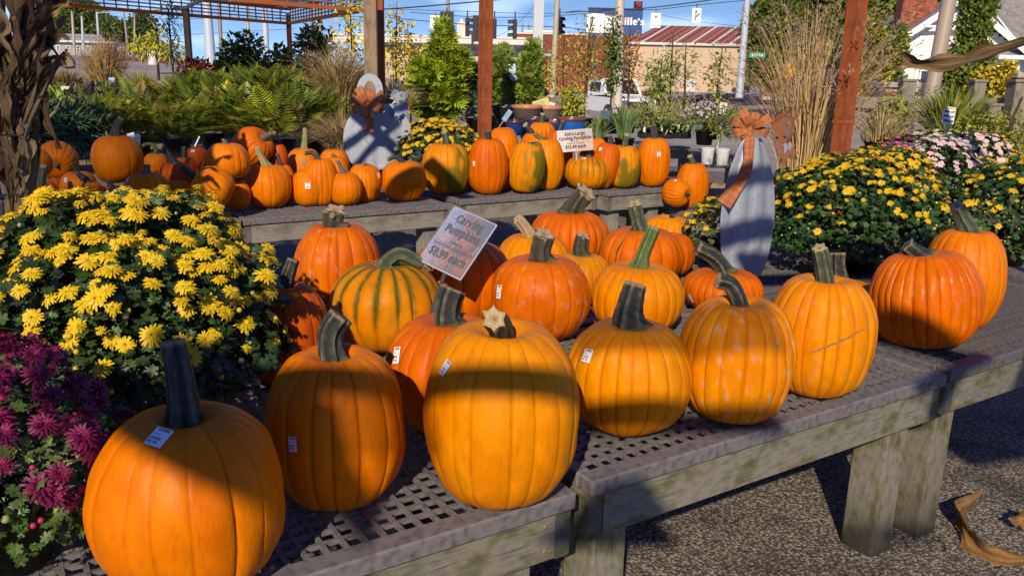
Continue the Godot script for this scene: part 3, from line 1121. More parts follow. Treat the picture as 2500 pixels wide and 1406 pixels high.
func cutout(label: String, at: Vector3, turn: float, w: float, h: float, curl: bool, lean := 0.0) -> void:
	# a pumpkin cut from sheet steel: a ribbed plate, a leaf and a coiled stem
	var o := thing("metal_pumpkin", label, "metal pumpkin", at, "", turn)
	o.rotation.x = lean
	var rows := 36
	var cols := 17
	var p := PackedVector3Array()
	var cc := PackedColorArray()
	for side in 2:
		p.clear()
		cc.clear()
		for r in rows:
			var t := float(r) / (rows - 1)
			var y := h * (1.0 - t)
			var half: float
			if curl:
				half = w * .5 * pow(maxf(sin(PI * clampf(.06 + .90 * t, 0, 1)), 0.0), .5)
			else:
				half = w * .5 * clampf(pow(maxf(sin(PI * (.055 + .80 * pow(t, .92))), 0.0), .7), 0, 1)
			for c in cols:
				var u := c / (cols - 1.0) * 2.0 - 1.0
				var yy := y
				if t > .8:     # two feet with a notch between them
					yy += h * .09 * (t - .8) / .2 * (1.0 - minf(absf(u) * 1.6, 1.0) * 1.0) + h * .06 * (t - .8) / .2 * absf(sin(u * 4.7))
				var bul := .012 * absf(sin(u * PI * 1.5)) + .02 * (1.0 - u * u)
				p.append(Vector3(u * half, yy, bul - side * .0025))
				var rs := smoothstep(.93, 1.02, t + .06 * nz2.get_noise_2d(u * 20.0, t * 30.0)) + smoothstep(.55, .75, nz2.get_noise_2d(u * 7.0 + 4.0, t * 9.0)) * .6
				var cl := Vector3(1, 1, 1).lerp(Vector3(.62, .28, .13), clampf(rs, 0, 1))
				cc.append(Color(cl.x, cl.y, cl.z))
		var mb := MB.new()
		mb.grid(rows, cols, p, false, cc, side == 0)
		part("plate" if side == 0 else "back_plate", mb.mesh(), mats.galvanised, o)
	# a leaf of two jagged rusty blades with pierced holes
	var maple := PackedVector2Array()
	for q in [[0, -.55], [.10, -.2], [.42, -.42], [.38, -.22], [.62, -.25], [.52, -.08], [.95, .02], [.70, .16], [.92, .36], [.58, .34], [.50, .48], [.34, .42], [.30, .72], [.14, .66], [0, 1.0], [-.14, .66], [-.30, .72], [-.34, .42], [-.50, .48], [-.58, .34], [-.92, .36], [-.70, .16], [-.95, .02], [-.52, -.08], [-.62, -.25], [-.38, -.22], [-.42, -.42], [-.10, -.2]]:
		maple.append(Vector2(q[0], q[1]))
	var idx := Geometry2D.triangulate_polygon(maple)
	for k in 2:
		var lf := MB.new()
		lf.col = C(1, 1, 1)
		var size := w * (.20 if curl else .40)
		var tb := Basis(Vector3(0, 0, 1), -.9 - 1.1 * k) * Basis(Vector3(0, 1, 0), .5 - .9 * k)
		var cen := Vector3(w * (.20 if curl else .28), h * (1.0 if curl else 1.0), .035) + tb * Vector3(0, size * .5, 0)
		var q3 := []
		for q in maple:
			q3.append(cen + tb * Vector3(q.x * size, q.y * size, size * .22 * sin(q.x * 3.0) * cos(q.y * 2.0)))
		for j in range(0, idx.size(), 3):
			lf.face([q3[idx[j]], q3[idx[j + 1]], q3[idx[j + 2]]])
		var leafp := part("metal_leaf", lf.mesh(), mats.rust if not curl else mats.galvanised, o)
		for hq in [[.22, .1, .2], [-.05, .42, .17]]:
			var hm := MB.new()
			hm.col = C(1, 1, 1)
			var ring := []
			for j in 9:
				var a := TAU * j / 9.0
				ring.append(cen + tb * Vector3((hq[0] + cos(a) * hq[2] * (1.0 + .3 * sin(a * 2.0 + k))) * size, (hq[1] + sin(a) * hq[2] * .6 * (1.0 + .4 * cos(a * 3.0))) * size, size * .22 * sin(hq[0] * 3.0) * cos(hq[1] * 2.0) + .006))
			hm.face(ring)
			part("bare_patch", hm.mesh(), mats.galvanised, leafp)
	if curl:
		var pts := []
		for j in 19:
			var a := -0.75 + 4.5 * j / 18.0
			pts.append(Vector3(-w * .11 + cos(a) * w * .135, h + w * .18 + sin(a) * w * .187, .012))
		var mb := MB.new()
		mb.col = C(1, 1, 1)
		var wd := []
		var sd := []
		for j in pts.size():
			wd.append(w * .05)
			var c: Vector3 = pts[j] - Vector3(-w * .11, h + w * .18, .012)
			sd.append(Vector3(c.x, c.y, 0).normalized())
		mb.ribbon(pts, wd, sd)
		part("metal_stem", mb.mesh(), mats.galvanised, o)
	var st := MB.new()
	st.box(Vector3(0, h * .45, -.02), Vector3(.008, h * .45, .004))
	st.box(Vector3(0, .004, -.09), Vector3(.008, .004, .07))
	part("prop", st.mesh(), mats.rust, o)

func husk_leaf(o: Node, pts: Array, w: float, side: Vector3, tint: Color, cup := .45) -> void:
	var n := 20
	var line := smooth_line(pts, n)
	var wd := []
	var sd := []
	for k in n:
		var t := k / (n - 1.0)
		wd.append(w * pow(sin(PI * clampf(.12 + .86 * t, 0, 1)), .7) * (1.0 + .28 * sin(k * 1.3 + w * 900.0) + .3 * nz2.get_noise_2d(k * 6.0, w * 5000.0)))
		sd.append(side.rotated((pts[1] - pts[0]).normalized(), .5 * sin(t * 5.0 + w * 400.0)))
	var p := PackedVector3Array()
	var cl := PackedColorArray()
	for k in n:
		var t: Vector3 = (line[mini(k + 1, n - 1)] - line[maxi(k - 1, 0)]).normalized()
		var s: Vector3 = (sd[k] - t * sd[k].dot(t)).normalized()
		var nn := t.cross(s)
		for j in 7:
			var u := (j - 3) / 3.0
			var rip := .2 * sin(u * 7.0 + k * .5) + .38 * sin(k * .9 + u * 3.0 + w * 700.0) * absf(u)
			p.append(line[k] + s * wd[k] * u + nn * wd[k] * (cup * u * u + rip))
			var c := tint * (1.0 + .3 * sin(u * 11.0) - .25 * (1.0 - absf(u)) * float(j == 3)) * (.85 + .3 * nz2.get_noise_2d(k * 5.0, u * 30.0 + w * 3000.0))
			cl.append(c)
	var mb := MB.new()
	mb.grid(n, 7, p, false, cl)
	part("leaf", mb.mesh(), mats.husk, o)

# ------------------------------------------------------------------ buildings and street things
func tree(label: String, at: Vector3, lobes: Array, n: int, size: float, c0: Color, c1: Color, tr: float, th: float, sd: int, leaf := "clump") -> void:
	leafy("tree", label, "tree", at, lobes, n, leaf, size, c0, c1, [tr, th], sd, "", .22, "leaf", .5)

func pole(label: String, foot: Vector3, top: Vector3, r0: float, r1: float, col: Color, cat := "utility pole", sq := false) -> Node3D:
	var o := thing("pole", label, cat, foot)
	var mb := MB.new()
	mb.col = col
	if sq:
		mb.bar(Vector3.ZERO, top - foot, r0 * 2, r0 * 2, Vector3(0, 0, 1))
	else:
		mb.tube([Vector3.ZERO, (top - foot) * .5, top - foot], [r0, (r0 + r1) / 2, r1], 12)
	part("shaft", mb.mesh(), mats.paint, o)
	return o

func wire(label: String, pts: Array, r: float) -> void:
	var o := thing("overhead_wire", label, "wire", pts[0], "wires strung above the street")
	var q := []
	for v in smooth_line(pts, 16): q.append(v - pts[0])
	var mb := MB.new()
	mb.col = C(.03, .035, .05)
	mb.tube(q, [r], 5, false)
	part("cable", mb.mesh(), mats.paint, o)

func street_sign(label: String, t: Transform3D, w: float, h: float, arrow: Array, word: String) -> void:
	var o := thing("traffic_sign", label, "traffic sign", t.origin)
	o.transform = t
	part("panel", plate(w, h, .01, C(.80, .81, .82)).mesh(), mats.paint, o)
	var a := MB.new()
	a.col = C(.02, .02, .025)
	for k in range(0, arrow.size() - 1):
		var p: Vector2 = arrow[k]
		var q: Vector2 = arrow[k + 1]
		a.bar(Vector3(p.x * w, p.y * h, .008), Vector3(q.x * w, q.y * h, .008), .012, w * .10, Vector3(0, 1, .01))
	var e: Vector2 = arrow[arrow.size() - 1]
	var d: Vector2 = (e - arrow[arrow.size() - 2]).normalized()
	var nrm := Vector2(-d.y, d.x)
	var tip := e + d * .16
	a.face([Vector3((e.x - nrm.x * .15) * w, (e.y - nrm.y * .15) * h, .016), Vector3((e.x + nrm.x * .15) * w, (e.y + nrm.y * .15) * h, .016), Vector3(tip.x * w, tip.y * h, .016)])
	a.face([Vector3((e.x + nrm.x * .15) * w, (e.y + nrm.y * .15) * h, .015), Vector3((e.x - nrm.x * .15) * w, (e.y - nrm.y * .15) * h, .015), Vector3(tip.x * w, tip.y * h, .015)])
	part("arrow", a.mesh(), mats.paint, o)
	if word:
		text(o, word, Transform3D(Basis(), Vector3(0, -h * .36, .004)), h * .15, mats.ink, false)
	var hg := MB.new()
	hg.col = C(.1, .1, .1)
	hg.box(Vector3(0, h * .5 + .12, -.02), Vector3(.03, .14, .02))
	part("hanger", hg.mesh(), mats.paint, o)

func signal_head(label: String, at: Vector3, turn: float, backed: bool) -> void:
	var o := thing("traffic_light", label, "traffic light", at, "traffic lights hung over the crossing", turn)
	var mb := MB.new()
	mb.col = C(.012, .013, .014)
	mb.box(Vector3(0, 0, 0), Vector3(.17, .53, .12), Basis(), .03)
	part("housing", mb.mesh(), mats.paint, o)
	if backed:
		var b := MB.new()
		b.col = C(.015, .016, .018)
		b.box(Vector3(0, 0, -.06), Vector3(.42, .72, .008))
		part("backplate", b.mesh(), mats.paint, o)
		for k in 3:
			var rib := MB.new()
			rib.col = C(.03, .032, .035)
			rib.box(Vector3(0, .36 - .36 * k, -.10), Vector3(.16, .14, .03), Basis(), .02)
			part("lamp_back", rib.mesh(), mats.paint, o)
	for k in 3:
		var v := MB.new()
		v.col = C(.012, .013, .014)
		var ring := []
		for j in 11:
			var a := -.3 + (PI + .6) * j / 10.0
			ring.append(Vector3(cos(a) * .15, .36 - .36 * k + sin(a) * .15, .12))
		for j in 10:
			var p: Vector3 = ring[j]
			var q: Vector3 = ring[j + 1]
			v.face([p, q, q + Vector3(0, -.02, .3), p + Vector3(0, -.02, .3)])
		part("visor", v.mesh(), mats.paint, o)
		var ln := MB.new()
		ln.col = [C(.25, .02, .02), C(.20, .10, .01), C(.01, .12, .06)][k]
		ln.lathe([Vector2(.001, .012), Vector2(.08, .008), Vector2(.13, 0)], 14)
		part("lens", ln.mesh(), mats.gloss_paint, o, Transform3D(Basis(Vector3(1, 0, 0), PI / 2), Vector3(0, .36 - .36 * k, .122)))
	var hg := MB.new()
	hg.col = C(.02, .02, .02)
	hg.tube([Vector3(0, .53, 0), Vector3(0, .95, 0)], [.035], 6)
	part("hanger", hg.mesh(), mats.paint, o)

func window_part(o: Node, at: Vector3, w: float, h: float, bars := 1) -> void:     # set in a wall that faces +z
	var f := MB.new()
	f.col = C(.78, .78, .76)
	for s in [-1.0, 1.0]:
		f.box(Vector3(s * (w / 2 + .03), 0, .03), Vector3(.04, h / 2 + .07, .035))
		f.box(Vector3(0, s * (h / 2 + .03), .031), Vector3(w / 2, .04, .034))
	for k in bars:
		f.box(Vector3(-w / 2 + w * (k + 1.0) / (bars + 1.0), 0, .025), Vector3(.02, h / 2, .02))
	f.box(Vector3(0, 0, .026), Vector3(w / 2, .022, .02))
	var win := part("window", f.mesh(), mats.paint, o, Transform3D(Basis(), at))
	var g := MB.new()
	g.col = C(.05, .065, .08)
	g.box(Vector3(0, 0, .006), Vector3(w / 2, h / 2, .004))
	part("pane", g.mesh(), mats.gloss_paint, win)

func pot_thing(label: String, at: Vector3, prof: Array, col: Color, rim: Color, rimr: float, rimh: float, sd := 0) -> void:
	var o := thing("planter", label, "plant pot", at)
	var mb := MB.new()
	mb.col = col
	mb.lathe(prof, 32)
	part("body", mb.mesh(), mats.gloss_paint, o)
	var r := MB.new()
	r.col = rim
	r.lathe([Vector2(rimr * .93, rimh - .03), Vector2(rimr * 1.02, rimh - .028), Vector2(rimr * 1.06, rimh - .01), Vector2(rimr * 1.03, rimh + .008), Vector2(rimr * .9, rimh + .006), Vector2(rimr * .86, rimh - .05)], 32)
	part("rim", r.mesh(), mats.gloss_paint, o)
	var s := MB.new()
	s.col = C(.03, .02, .015)
	s.lathe([Vector2(.001, rimh - .04), Vector2(rimr * .88, rimh - .045)], 20)
	part("soil", s.mesh(), mats.paint, o)

func ground_height(x: float, d: float) -> float:
	var rise := 1.9 * smoothstep(4.0, 26.0, -x) * smoothstep(16.0, 60.0, d)
	var dip := -.75 * smoothstep(13.0, 26.0, d) * smoothstep(-6.0, 0.0, x) * (1.0 - smoothstep(11.0, 18.0, x))
	return rise + dip

func _ready() -> void:
	# ---------------- camera, sky, sun, exposure
	var cam := Camera3D.new()
	cam.name = "camera"
	cam.position = Vector3(0, 1.420, 0)
	cam.basis = Basis(Vector3(1, 0, 0), -0.25220) * Basis(Vector3(0, 0, 1), 0.0220)
	cam.keep_aspect = Camera3D.KEEP_HEIGHT
	cam.fov = 37.8564
	cam.near = 0.05
	cam.far = 900.0
	add_child(cam)
	cam.current = true
	var sun := DirectionalLight3D.new()
	sun.name = "sun"
	sun.light_energy = 1.6
	sun.light_color = Color(1.0, 0.93, 0.82)
	sun.light_angular_distance = 0.55
	sun.shadow_enabled = true
	add_child(sun)
	sun.rotation = Vector3(deg_to_rad(-31.0), deg_to_rad(-10.0), 0)
	var env := Environment.new()
	env.background_mode = Environment.BG_SKY
	var sm := ProceduralSkyMaterial.new()
	sm.sky_top_color = Color(0.11, 0.24, 0.54)
	sm.sky_horizon_color = Color(0.62, 0.80, 0.99)
	sm.sky_curve = 0.085
	sm.ground_bottom_color = Color(0.30, 0.28, 0.25)
	sm.ground_horizon_color = Color(0.55, 0.58, 0.60)
	sm.sky_energy_multiplier = 1.12
	sm.ground_energy_multiplier = 0.6
	sm.sun_angle_max = 1.0
	var cl := Image.create(1024, 512, false, Image.FORMAT_RGBA8)
	var cn := FastNoiseLite.new()
	cn.seed = 12
	cn.frequency = 1.0
	cn.fractal_octaves = 5
	for y in range(120, 256):
		var el := (0.5 - (y + .5) / 512.0) * PI
		for x in 1024:
			var az := TAU * x / 1024.0
			var ct := 1.0 / (sin(el) + .09)
			var n := cn.get_noise_3d(cos(az) * cos(el) * ct * .75, 2.0, sin(az) * cos(el) * ct * .75)
			var a := smoothstep(.08, .40, n) * .38 * smoothstep(0.0, .03, el)
			if a > 0.0: cl.set_pixel(x, y, Color(.92, .92, .95, a))
	sm.sky_cover = ImageTexture.create_from_image(cl)
	var sky := Sky.new()
	sky.sky_material = sm
	env.sky = sky
	env.tonemap_mode = Environment.TONE_MAPPER_LINEAR
	env.tonemap_exposure = 1.0
	env.sdfgi_enabled = true
	env.ssao_enabled = true
	env.ssil_enabled = true
	var we := WorldEnvironment.new()
	we.name = "sky"
	we.environment = env
	add_child(we)
	nz.seed = 4
	nz.frequency = 1.0
	nz.fractal_octaves = 2
	nz2.seed = 8
	nz2.frequency = 1.0
	nz2.fractal_octaves = 3
	make_materials()
	sticker_material()
	ribbon_mat()
	print_material("print_tall", 96, 128, .12)
	print_material("print_wide", 128, 84, .5)
	setting()
	far_things()
	shade_structure()
	benches()
	fruit()
	plants()
	small_things()

func setting() -> void:
	# paving of the sales yard
	var mb := MB.new()
	var p := PackedVector3Array()
	var gc := PackedColorArray()
	var gx := [-30.0, -12.0, -6.0]
	for c in 96: gx.append(-3.0 + c * .08)
	gx.append_array([6.0, 9.0, 15.0, 30.0])
	var gz := [8.0, 2.0]
	for r in 70: gz.append(.2 - r * .09)
	gz.append_array([-7.0, -9.0, -13.0])
	for z in gz:
		for x in gx:
			p.append(Vector3(x, 0, z))
			var s := 1.0 + .42 * nz.get_noise_2d(x * 1.6, z * 1.6) + .35 * nz2.get_noise_2d(x * 6.0, z * 6.0)
			var st := smoothstep(.25, .5, nz2.get_noise_2d(x * 2.6 + 40.0, z * 2.6))
			s = clampf(s, .45, 1.3) * (1.0 - .4 * st)
			gc.append(Color(s, s * .985, s * .96))
	mb.grid(gz.size(), gx.size(), p, false, gc)
	struct("ground", mb.mesh(), mats.paving)
	# the lot and the streets beyond
	mb = MB.new()
	p.clear()
	var ds := [13.0, 14.5, 16.0, 18.0, 20.0, 22.0, 25.0, 28.0, 33.0, 40.0, 50.0, 65.0, 90.0, 140.0, 240.0, 420.0]
	for d in ds:
		for c in 49:
			var x: float = (c - 24) / 24.0
			x = x * absf(x) * (40.0 + d * .9)
			p.append(Vector3(x, ground_height(x, d), -d))
	mb.grid(ds.size(), 49, p, false, PackedColorArray(), true)
	struct("street", mb.mesh(), mats.asphalt)

func far_things() -> void:
	# ---- low grey building on the rise, and trees behind it
	var o := thing("flat_building", "low grey shed with white fascia behind the tall tan grass", "building", Vector3(-64.462, 2.224, -129.291), "", .12)
	var mb := MB.new()
	mb.col = C(.30, .32, .35)
	mb.box(Vector3(-1, .9, -3), Vector3(5, 1.1, 3))
	part("wall", mb.mesh(), mats.paint, o)
	mb = MB.new()
	mb.col = C(.62, .64, .62)
	mb.box(Vector3(-1, 2.12, -2.6), Vector3(5.4, .13, 3.2))
	part("fascia", mb.mesh(), mats.paint, o)
	mb = MB.new()
	mb.col = C(.36, .36, .37)
	mb.bar(Vector3(-6.4, 2.25, -2), Vector3(3, 2.25, -2), .3, .1)
	mb.face([Vector3(-6, 2.26, .4), Vector3(3.2, 2.26, .4), Vector3(1.6, 3.3, -3), Vector3(-5, 3.3, -3)])
	part("roof", mb.mesh(), mats.paint, o)
	for k in 7:
		window_part(o, Vector3(-5 + 1.4 * k, 1.1, .01), .4, .7)
	tree("tall green tree standing over the grey shed", Vector3(-77.375, 3.306, -155.386), [[Vector3(-.8, 5.4, 0), Vector3(4.0, 4.2, 3.0)], [Vector3(3.6, 3.4, .5), Vector3(2.8, 3.4, 2.4)], [Vector3(-4.2, 4.4, 0), Vector3(2.6, 3.6, 2.2)], [Vector3(1.6, 6.2, 0), Vector3(2.2, 1.8, 1.8)]], 3000, .95, C(.05, .10, .02), C(.17, .21, .05), .3, 3.2, 301)
	tree("dark round tree behind the leaning pole", Vector3(-66.622, 3.535, -155.445), [[Vector3(0, 3.6, 0), Vector3(2.5, 3.0, 2.2)], [Vector3(-1.8, 1.8, .2), Vector3(2.6, 2.0, 2.0)]], 1500, .85, C(.045, .085, .025), C(.11, .16, .045), .25, 2.0, 302)
	tree("smaller green tree right of the grey shed", Vector3(-66.891, 3.294, -145.056), [[Vector3(0, 2.4, 0), Vector3(2.6, 2.6, 2.2)]], 1000, .85, C(.05, .10, .02), C(.15, .19, .045), .2, 1.4, 303)
	# ---- long cream building with a black roof
	o = thing("cream_building", "long cream building with low black roof behind the conifer", "building", Vector3(-6.114, -0.189, -80.133), "", 0.0)
	mb = MB.new()
	mb.col = C(.52, .43, .33)
	mb.box(Vector3(-.5, 1.4, -4), Vector3(7.2, 1.9, 4))
	part("wall", mb.mesh(), mats.paint, o)
	mb = MB.new()
	mb.col = C(.035, .037, .045)
	mb.face([Vector3(-7.9, 3.2, .35), Vector3(6.9, 3.2, .35), Vector3(6.9, 4.1, -3.6), Vector3(-7.9, 4.1, -3.6)])
	mb.box(Vector3(-.5, 3.25, .25), Vector3(7.4, .12, .15))
	part("roof", mb.mesh(), mats.paint, o)
	mb = MB.new()
	mb.col = C(.68, .66, .62)
	mb.box(Vector3(-2, 4.3, -4), Vector3(10, .34, .2))
	mb.box(Vector3(-2, 4.72, -4), Vector3(10.1, .09, .28))
	part("parapet", mb.mesh(), mats.paint, o)
	mb = MB.new()
	mb.col = C(.66, .62, .55)
	mb.box(Vector3(.7, 5.3, -4.6), Vector3(.42, .8, .42))
	mb.box(Vector3(.7, 6.2, -4.6), Vector3(.16, .2, .16))
	part("chimney", mb.mesh(), mats.paint, o)
	mb = MB.new()
	mb.col = C(.10, .05, .04)
	mb.tube([Vector3(1.9, 3.6, -2), Vector3(1.9, 4.9, -2)], [.12], 8)
	part("flue", mb.mesh(), mats.paint, o)
	# ---- brick building
	var bm := plain("far_brick", Color(1, 1, 1), .9, 0.0, true)
	bm.albedo_texture = brick_image()
	tri(bm, Vector3(1.1, .85, 1.1))
	o = thing("brick_building", "red brick building with white coping behind the bare saplings", "building", Vector3(5.560, 0.371, -84.408), "", 0.0)
	mb = MB.new()
	mb.col = C(.33, .095, .06)
	mb.box(Vector3(1.2, 1.9, -4), Vector3(6.9, 2.7, 4))
	part("wall", mb.mesh(), bm, o)
	mb = MB.new()
	mb.col = C(.66, .63, .6)
	mb.box(Vector3(1.2, 4.66, -4), Vector3(7.0, .07, 4.1))
	mb.box(Vector3(-3.4, 4.9, -1.5), Vector3(1.6, .1, .6))
	part("coping", mb.mesh(), mats.paint, o)
	for k in 2:
		mb = MB.new()
		mb.col = C(.24, .25, .30)
		mb.lathe([Vector2(.55, 0), Vector2(.55, 1.2), Vector2(.42, 1.3), Vector2(.02, 5.2)], 8)
		o = thing("church_spire", "grey church spire, %s of the pair on the skyline" % ["western", "eastern"][k], "spire", [Vector3(1.311, 9.802, -239.673), Vector3(2.994, 9.837, -239.683)][k], "")
		part("steeple", mb.mesh(), mats.paint, o)
	# ---- store with the rusty ribbed roof
	o = thing("metal_roof_store", "beige store with a rusty ribbed metal roof and white seams", "building", Vector3(12.140, 0.661, -59.699), "", -.05)
	mb = MB.new()
	mb.col = C(.56, .42, .30)
	mb.box(Vector3(-.2, 1.2, -5), Vector3(4.2, 1.55, 4.8))
	part("wall", mb.mesh(), mats.paint, o)
	mb = MB.new()
	mb.col = C(.62, .62, .6)
	mb.box(Vector3(-.2, 2.83, -.1), Vector3(4.3, .08, .12))
	part("gutter", mb.mesh(), mats.paint, o)
	mb = MB.new()
	mb.col = C(.62, .62, .6)
	mb.tube([Vector3(-2.15, 2.8, -.05), Vector3(-2.05, 2.6, -.12), Vector3(-2.05, -.3, -.12)], [.06], 8)
	part("downpipe", mb.mesh(), mats.paint, o)
	rnd.seed = 91
	for k in 44:     # roof sheets, each a panel with its own shade of rust
		var x0 := -4.5 + k * .2
		var seam := k in [4, 15, 21, 28, 34, 40]
		mb = MB.new()
		mb.col = C(.70, .66, .62) if seam else vary([C(.30, .09, .05), C(.40, .145, .08), C(.25, .085, .06)][k % 3], .25)
		var yo := .03 if seam else .012 * (k % 2)
		var sk := 2.4
		mb.face([Vector3(x0, 2.9 + yo, 0), Vector3(x0 + .2, 2.9 + yo, 0), Vector3(x0 + .2 + sk, 4.25 + yo, -4.6), Vector3(x0 + sk, 4.25 + yo, -4.6)])
		mb.face([Vector3(x0, 2.86, 0), Vector3(x0 + .2, 2.86, 0), Vector3(x0 + .2, 2.9 + yo, 0), Vector3(x0, 2.9 + yo, 0)])
		part("roof_panel", mb.mesh(), mats.paint, o)
	mb = MB.new()
	mb.col = C(.17, .06, .045)
	mb.face([Vector3(4.3, 2.9, 0), Vector3(4.3, 2.9, -9.2), Vector3(6.7, 4.24, -4.6)])
	mb.face([Vector3(-4.5, 2.9, -9.2), Vector3(-2.1, 4.24, -4.6), Vector3(6.7, 4.24, -4.6), Vector3(4.3, 2.9, -9.2)])
	part("roof", mb.mesh(), mats.paint, o)
	# ---- pinkish low wall building right of the grass
	o = thing("pink_wall", "low pinkish stucco wall seen through the dry grass", "wall", Vector3(13.646, 0.707, -41.123), "", 0.0)
	mb = MB.new()
	mb.col = C(.52, .38, .32)
	mb.box(Vector3(0, .4, -.3), Vector3(1.9, .75, .3), Basis(), .03)
	part("stucco", mb.mesh(), mats.paint, o)
	house()
	# ---- billboard
	o = thing("billboard", "blue billboard with white lettering above the brick roof", "billboard", Vector3(7.684, 5.353, -69.170), "", .06)
	mb = MB.new()
	mb.col = C(.03, .085, .26)
	mb.box(Vector3(0, 0, -.15), Vector3(2.15, 1.0, .1))
	part("panel", mb.mesh(), mats.paint, o)
	mb = MB.new()
	mb.col = C(.016, .03, .08)
	mb.box(Vector3(0, 1.0, -.15), Vector3(2.17, .06, .14))
	part("top_rail", mb.mesh(), mats.paint, o)
	text(o, "ville's", Transform3D(Basis(), Vector3(1.28, .06, -.045)), .52, plain("white_letter", C(.85, .85, .85), .6))
	mb = MB.new()
	mb.col = C(.012, .012, .015)
	mb.box(Vector3(1.75, 1.34, -.15), Vector3(.33, .26, .08))
	part("topper", mb.mesh(), mats.paint, o)
	mb = MB.new()
	mb.col = C(.62, .02, .04)
	mb.tube([Vector3(1.6, 1.42, -.06), Vector3(1.66, 1.5, -.06), Vector3(1.75, 1.43, -.06), Vector3(1.85, 1.5, -.06), Vector3(1.93, 1.4, -.06), Vector3(1.78, 1.2, -.06), Vector3(1.6, 1.42, -.06)], [.07], 6)
	part("red_emblem", mb.mesh(), mats.paint, o)
	for x in [-1.6, 1.6]:
		mb = MB.new()
		mb.col = C(.12, .12, .13)
		mb.tube([Vector3(x, -1.0, -.3), Vector3(x, -4.2, -.3)], [.1], 8)
		part("support_post", mb.mesh(), mats.paint, o)
	# ---- signs, signals and wires over the crossing
	var lefta := [Vector2(.22, -.2), Vector2(.2, .02), Vector2(.08, .16), Vector2(-.12, .24)]
	street_sign("white hanging sign with a left turn arrow and ONLY, beside a black backplate", Transform3D(Vector3(1.000, -0.016, 0.004), Vector3(0.016, 0.968, -0.250), Vector3(0.000, 0.250, 0.968), Vector3(-5.118, 4.305, -54.442)), 0.660, 0.787, lefta, "ONLY")
	street_sign("white hanging sign with a faint straight arrow in front of the billboard", Transform3D(Vector3(0.999, -0.048, 0.012), Vector3(0.049, 0.967, -0.249), Vector3(0.000, 0.250, 0.968), Vector3(4.825, 4.443, -54.478)), 1.068, 1.192, [Vector2(-.22, -.22), Vector2(-.2, .2)], "ONLY")
	street_sign("white hanging sign with a left turn arrow in front of the billboard lettering", Transform3D(Vector3(1.000, -0.013, 0.003), Vector3(0.014, 0.968, -0.250), Vector3(0.000, 0.250, 0.968), Vector3(5.642, 4.332, -53.417)), 0.697, 1.021, lefta, "ONLY")
	street_sign("white hanging sign with a straight arrow and ONLY over the ribbed roof", Transform3D(Vector3(1.000, -0.019, 0.005), Vector3(0.020, 0.968, -0.249), Vector3(0.000, 0.250, 0.968), Vector3(8.220, 4.557, -52.442)), 0.586, 0.886, [Vector2(0, -.16), Vector2(0, .2)], "ONLY")
	street_sign("white hanging sign with a straight and a branching arrow", Transform3D(Vector3(1.000, -0.023, 0.006), Vector3(0.023, 0.968, -0.249), Vector3(-0.000, 0.250, 0.968), Vector3(10.226, 4.753, -50.427)), 0.516, 0.851, [Vector2(-.1, -.36), Vector2(-.08, .2)], "")
	var br := get_child(get_child_count() - 1)
	mb = MB.new()
	mb.col = C(.02, .02, .025)
	mb.bar(Vector3(-.05, -.10, .008), Vector3(.12, .06, .008), .012, .06, Vector3(0, 1, .01))
	mb.face([Vector3(.07, .09, .016), Vector3(.15, -.01, .016), Vector3(.2, .12, .016)])
	mb.face([Vector3(.15, -.01, .015), Vector3(.07, .09, .015), Vector3(.2, .12, .015)])
	part("branch_arrow", mb.mesh(), mats.paint, br)
	signal_head("traffic light seen from behind with wide black backplate, next to the ONLY sign", Vector3(-4.392, 4.198, -54.415), PI, true)
	signal_head("traffic light in profile between the two backplates", Vector3(-3.000, 3.928, -52.280), PI * .5, false)
	signal_head("traffic light from behind partly hidden by the orange post", Vector3(-2.152, 3.753, -50.169), PI, true)
	signal_head("traffic light in profile just right of the orange post", Vector3(-1.333, 3.770, -50.174), -PI * .5, false)
	signal_head("traffic light in profile near the church spires", Vector3(-0.162, 3.772, -50.174), -PI * .5, false)
	signal_head("traffic light against the wooden pole with a red lens showing", Vector3(2.386, 3.985, -50.229), .5, false)
	wire("thick wire sagging from the left across the sky to the orange post", [Vector3(-9.546, 4.270, -46.172), Vector3(-5.947, 4.703, -48.349), Vector3(-0.379, 5.638, -52.720)], .035)
	wire("wire strung just above the ONLY sign and backplates", [Vector3(-9.257, 5.028, -54.628), Vector3(-2.913, 4.966, -54.613), Vector3(1.655, 4.941, -54.606), Vector3(3.932, 5.211, -54.675)], .016)
	wire("wire that carries the traffic lights", [Vector3(-6.715, 4.836, -54.579), Vector3(-3.099, 4.604, -53.487), Vector3(-0.111, 4.557, -52.442), Vector3(2.325, 4.703, -52.479), Vector3(5.003, 4.949, -52.543)], .02)
	wire("pair of low wires crossing behind the traffic lights", [Vector3(-9.497, 4.984, -62.879), Vector3(-3.340, 4.605, -62.781), Vector3(3.101, 4.572, -62.772), Vector3(5.450, 4.282, -62.698)], .03)
	wire("wire running over the billboard towards the street lamp pole", [Vector3(2.584, 4.624, -48.328), Vector3(6.842, 4.932, -48.408), Vector3(9.320, 5.209, -47.446), Vector3(11.252, 5.462, -46.479)], .03)
	wire("wire that carries the straight arrow signs", [Vector3(7.194, 5.185, -52.604), Vector3(8.292, 5.185, -52.603), Vector3(10.178, 5.331, -50.576), Vector3(12.664, 5.491, -48.552)], .02)
	wire("thin wire dropping behind the branching arrow sign", [Vector3(9.316, 5.227, -57.778), Vector3(11.686, 4.862, -57.684), Vector3(15.047, 4.570, -57.608)], .012)
	wire("wire slanting up past the grey square post", [Vector3(-1.568, 3.540, -57.343), Vector3(-0.242, 4.244, -57.524), Vector3(1.177, 5.703, -56.868)], .014)
	wire("wires at the far left above the shed", [Vector3(-38.057, 5.401, -73.312), Vector3(-32.928, 5.113, -73.238), Vector3(-28.828, 5.068, -73.227), Vector3(-12.446, 5.616, -73.368)], .02)
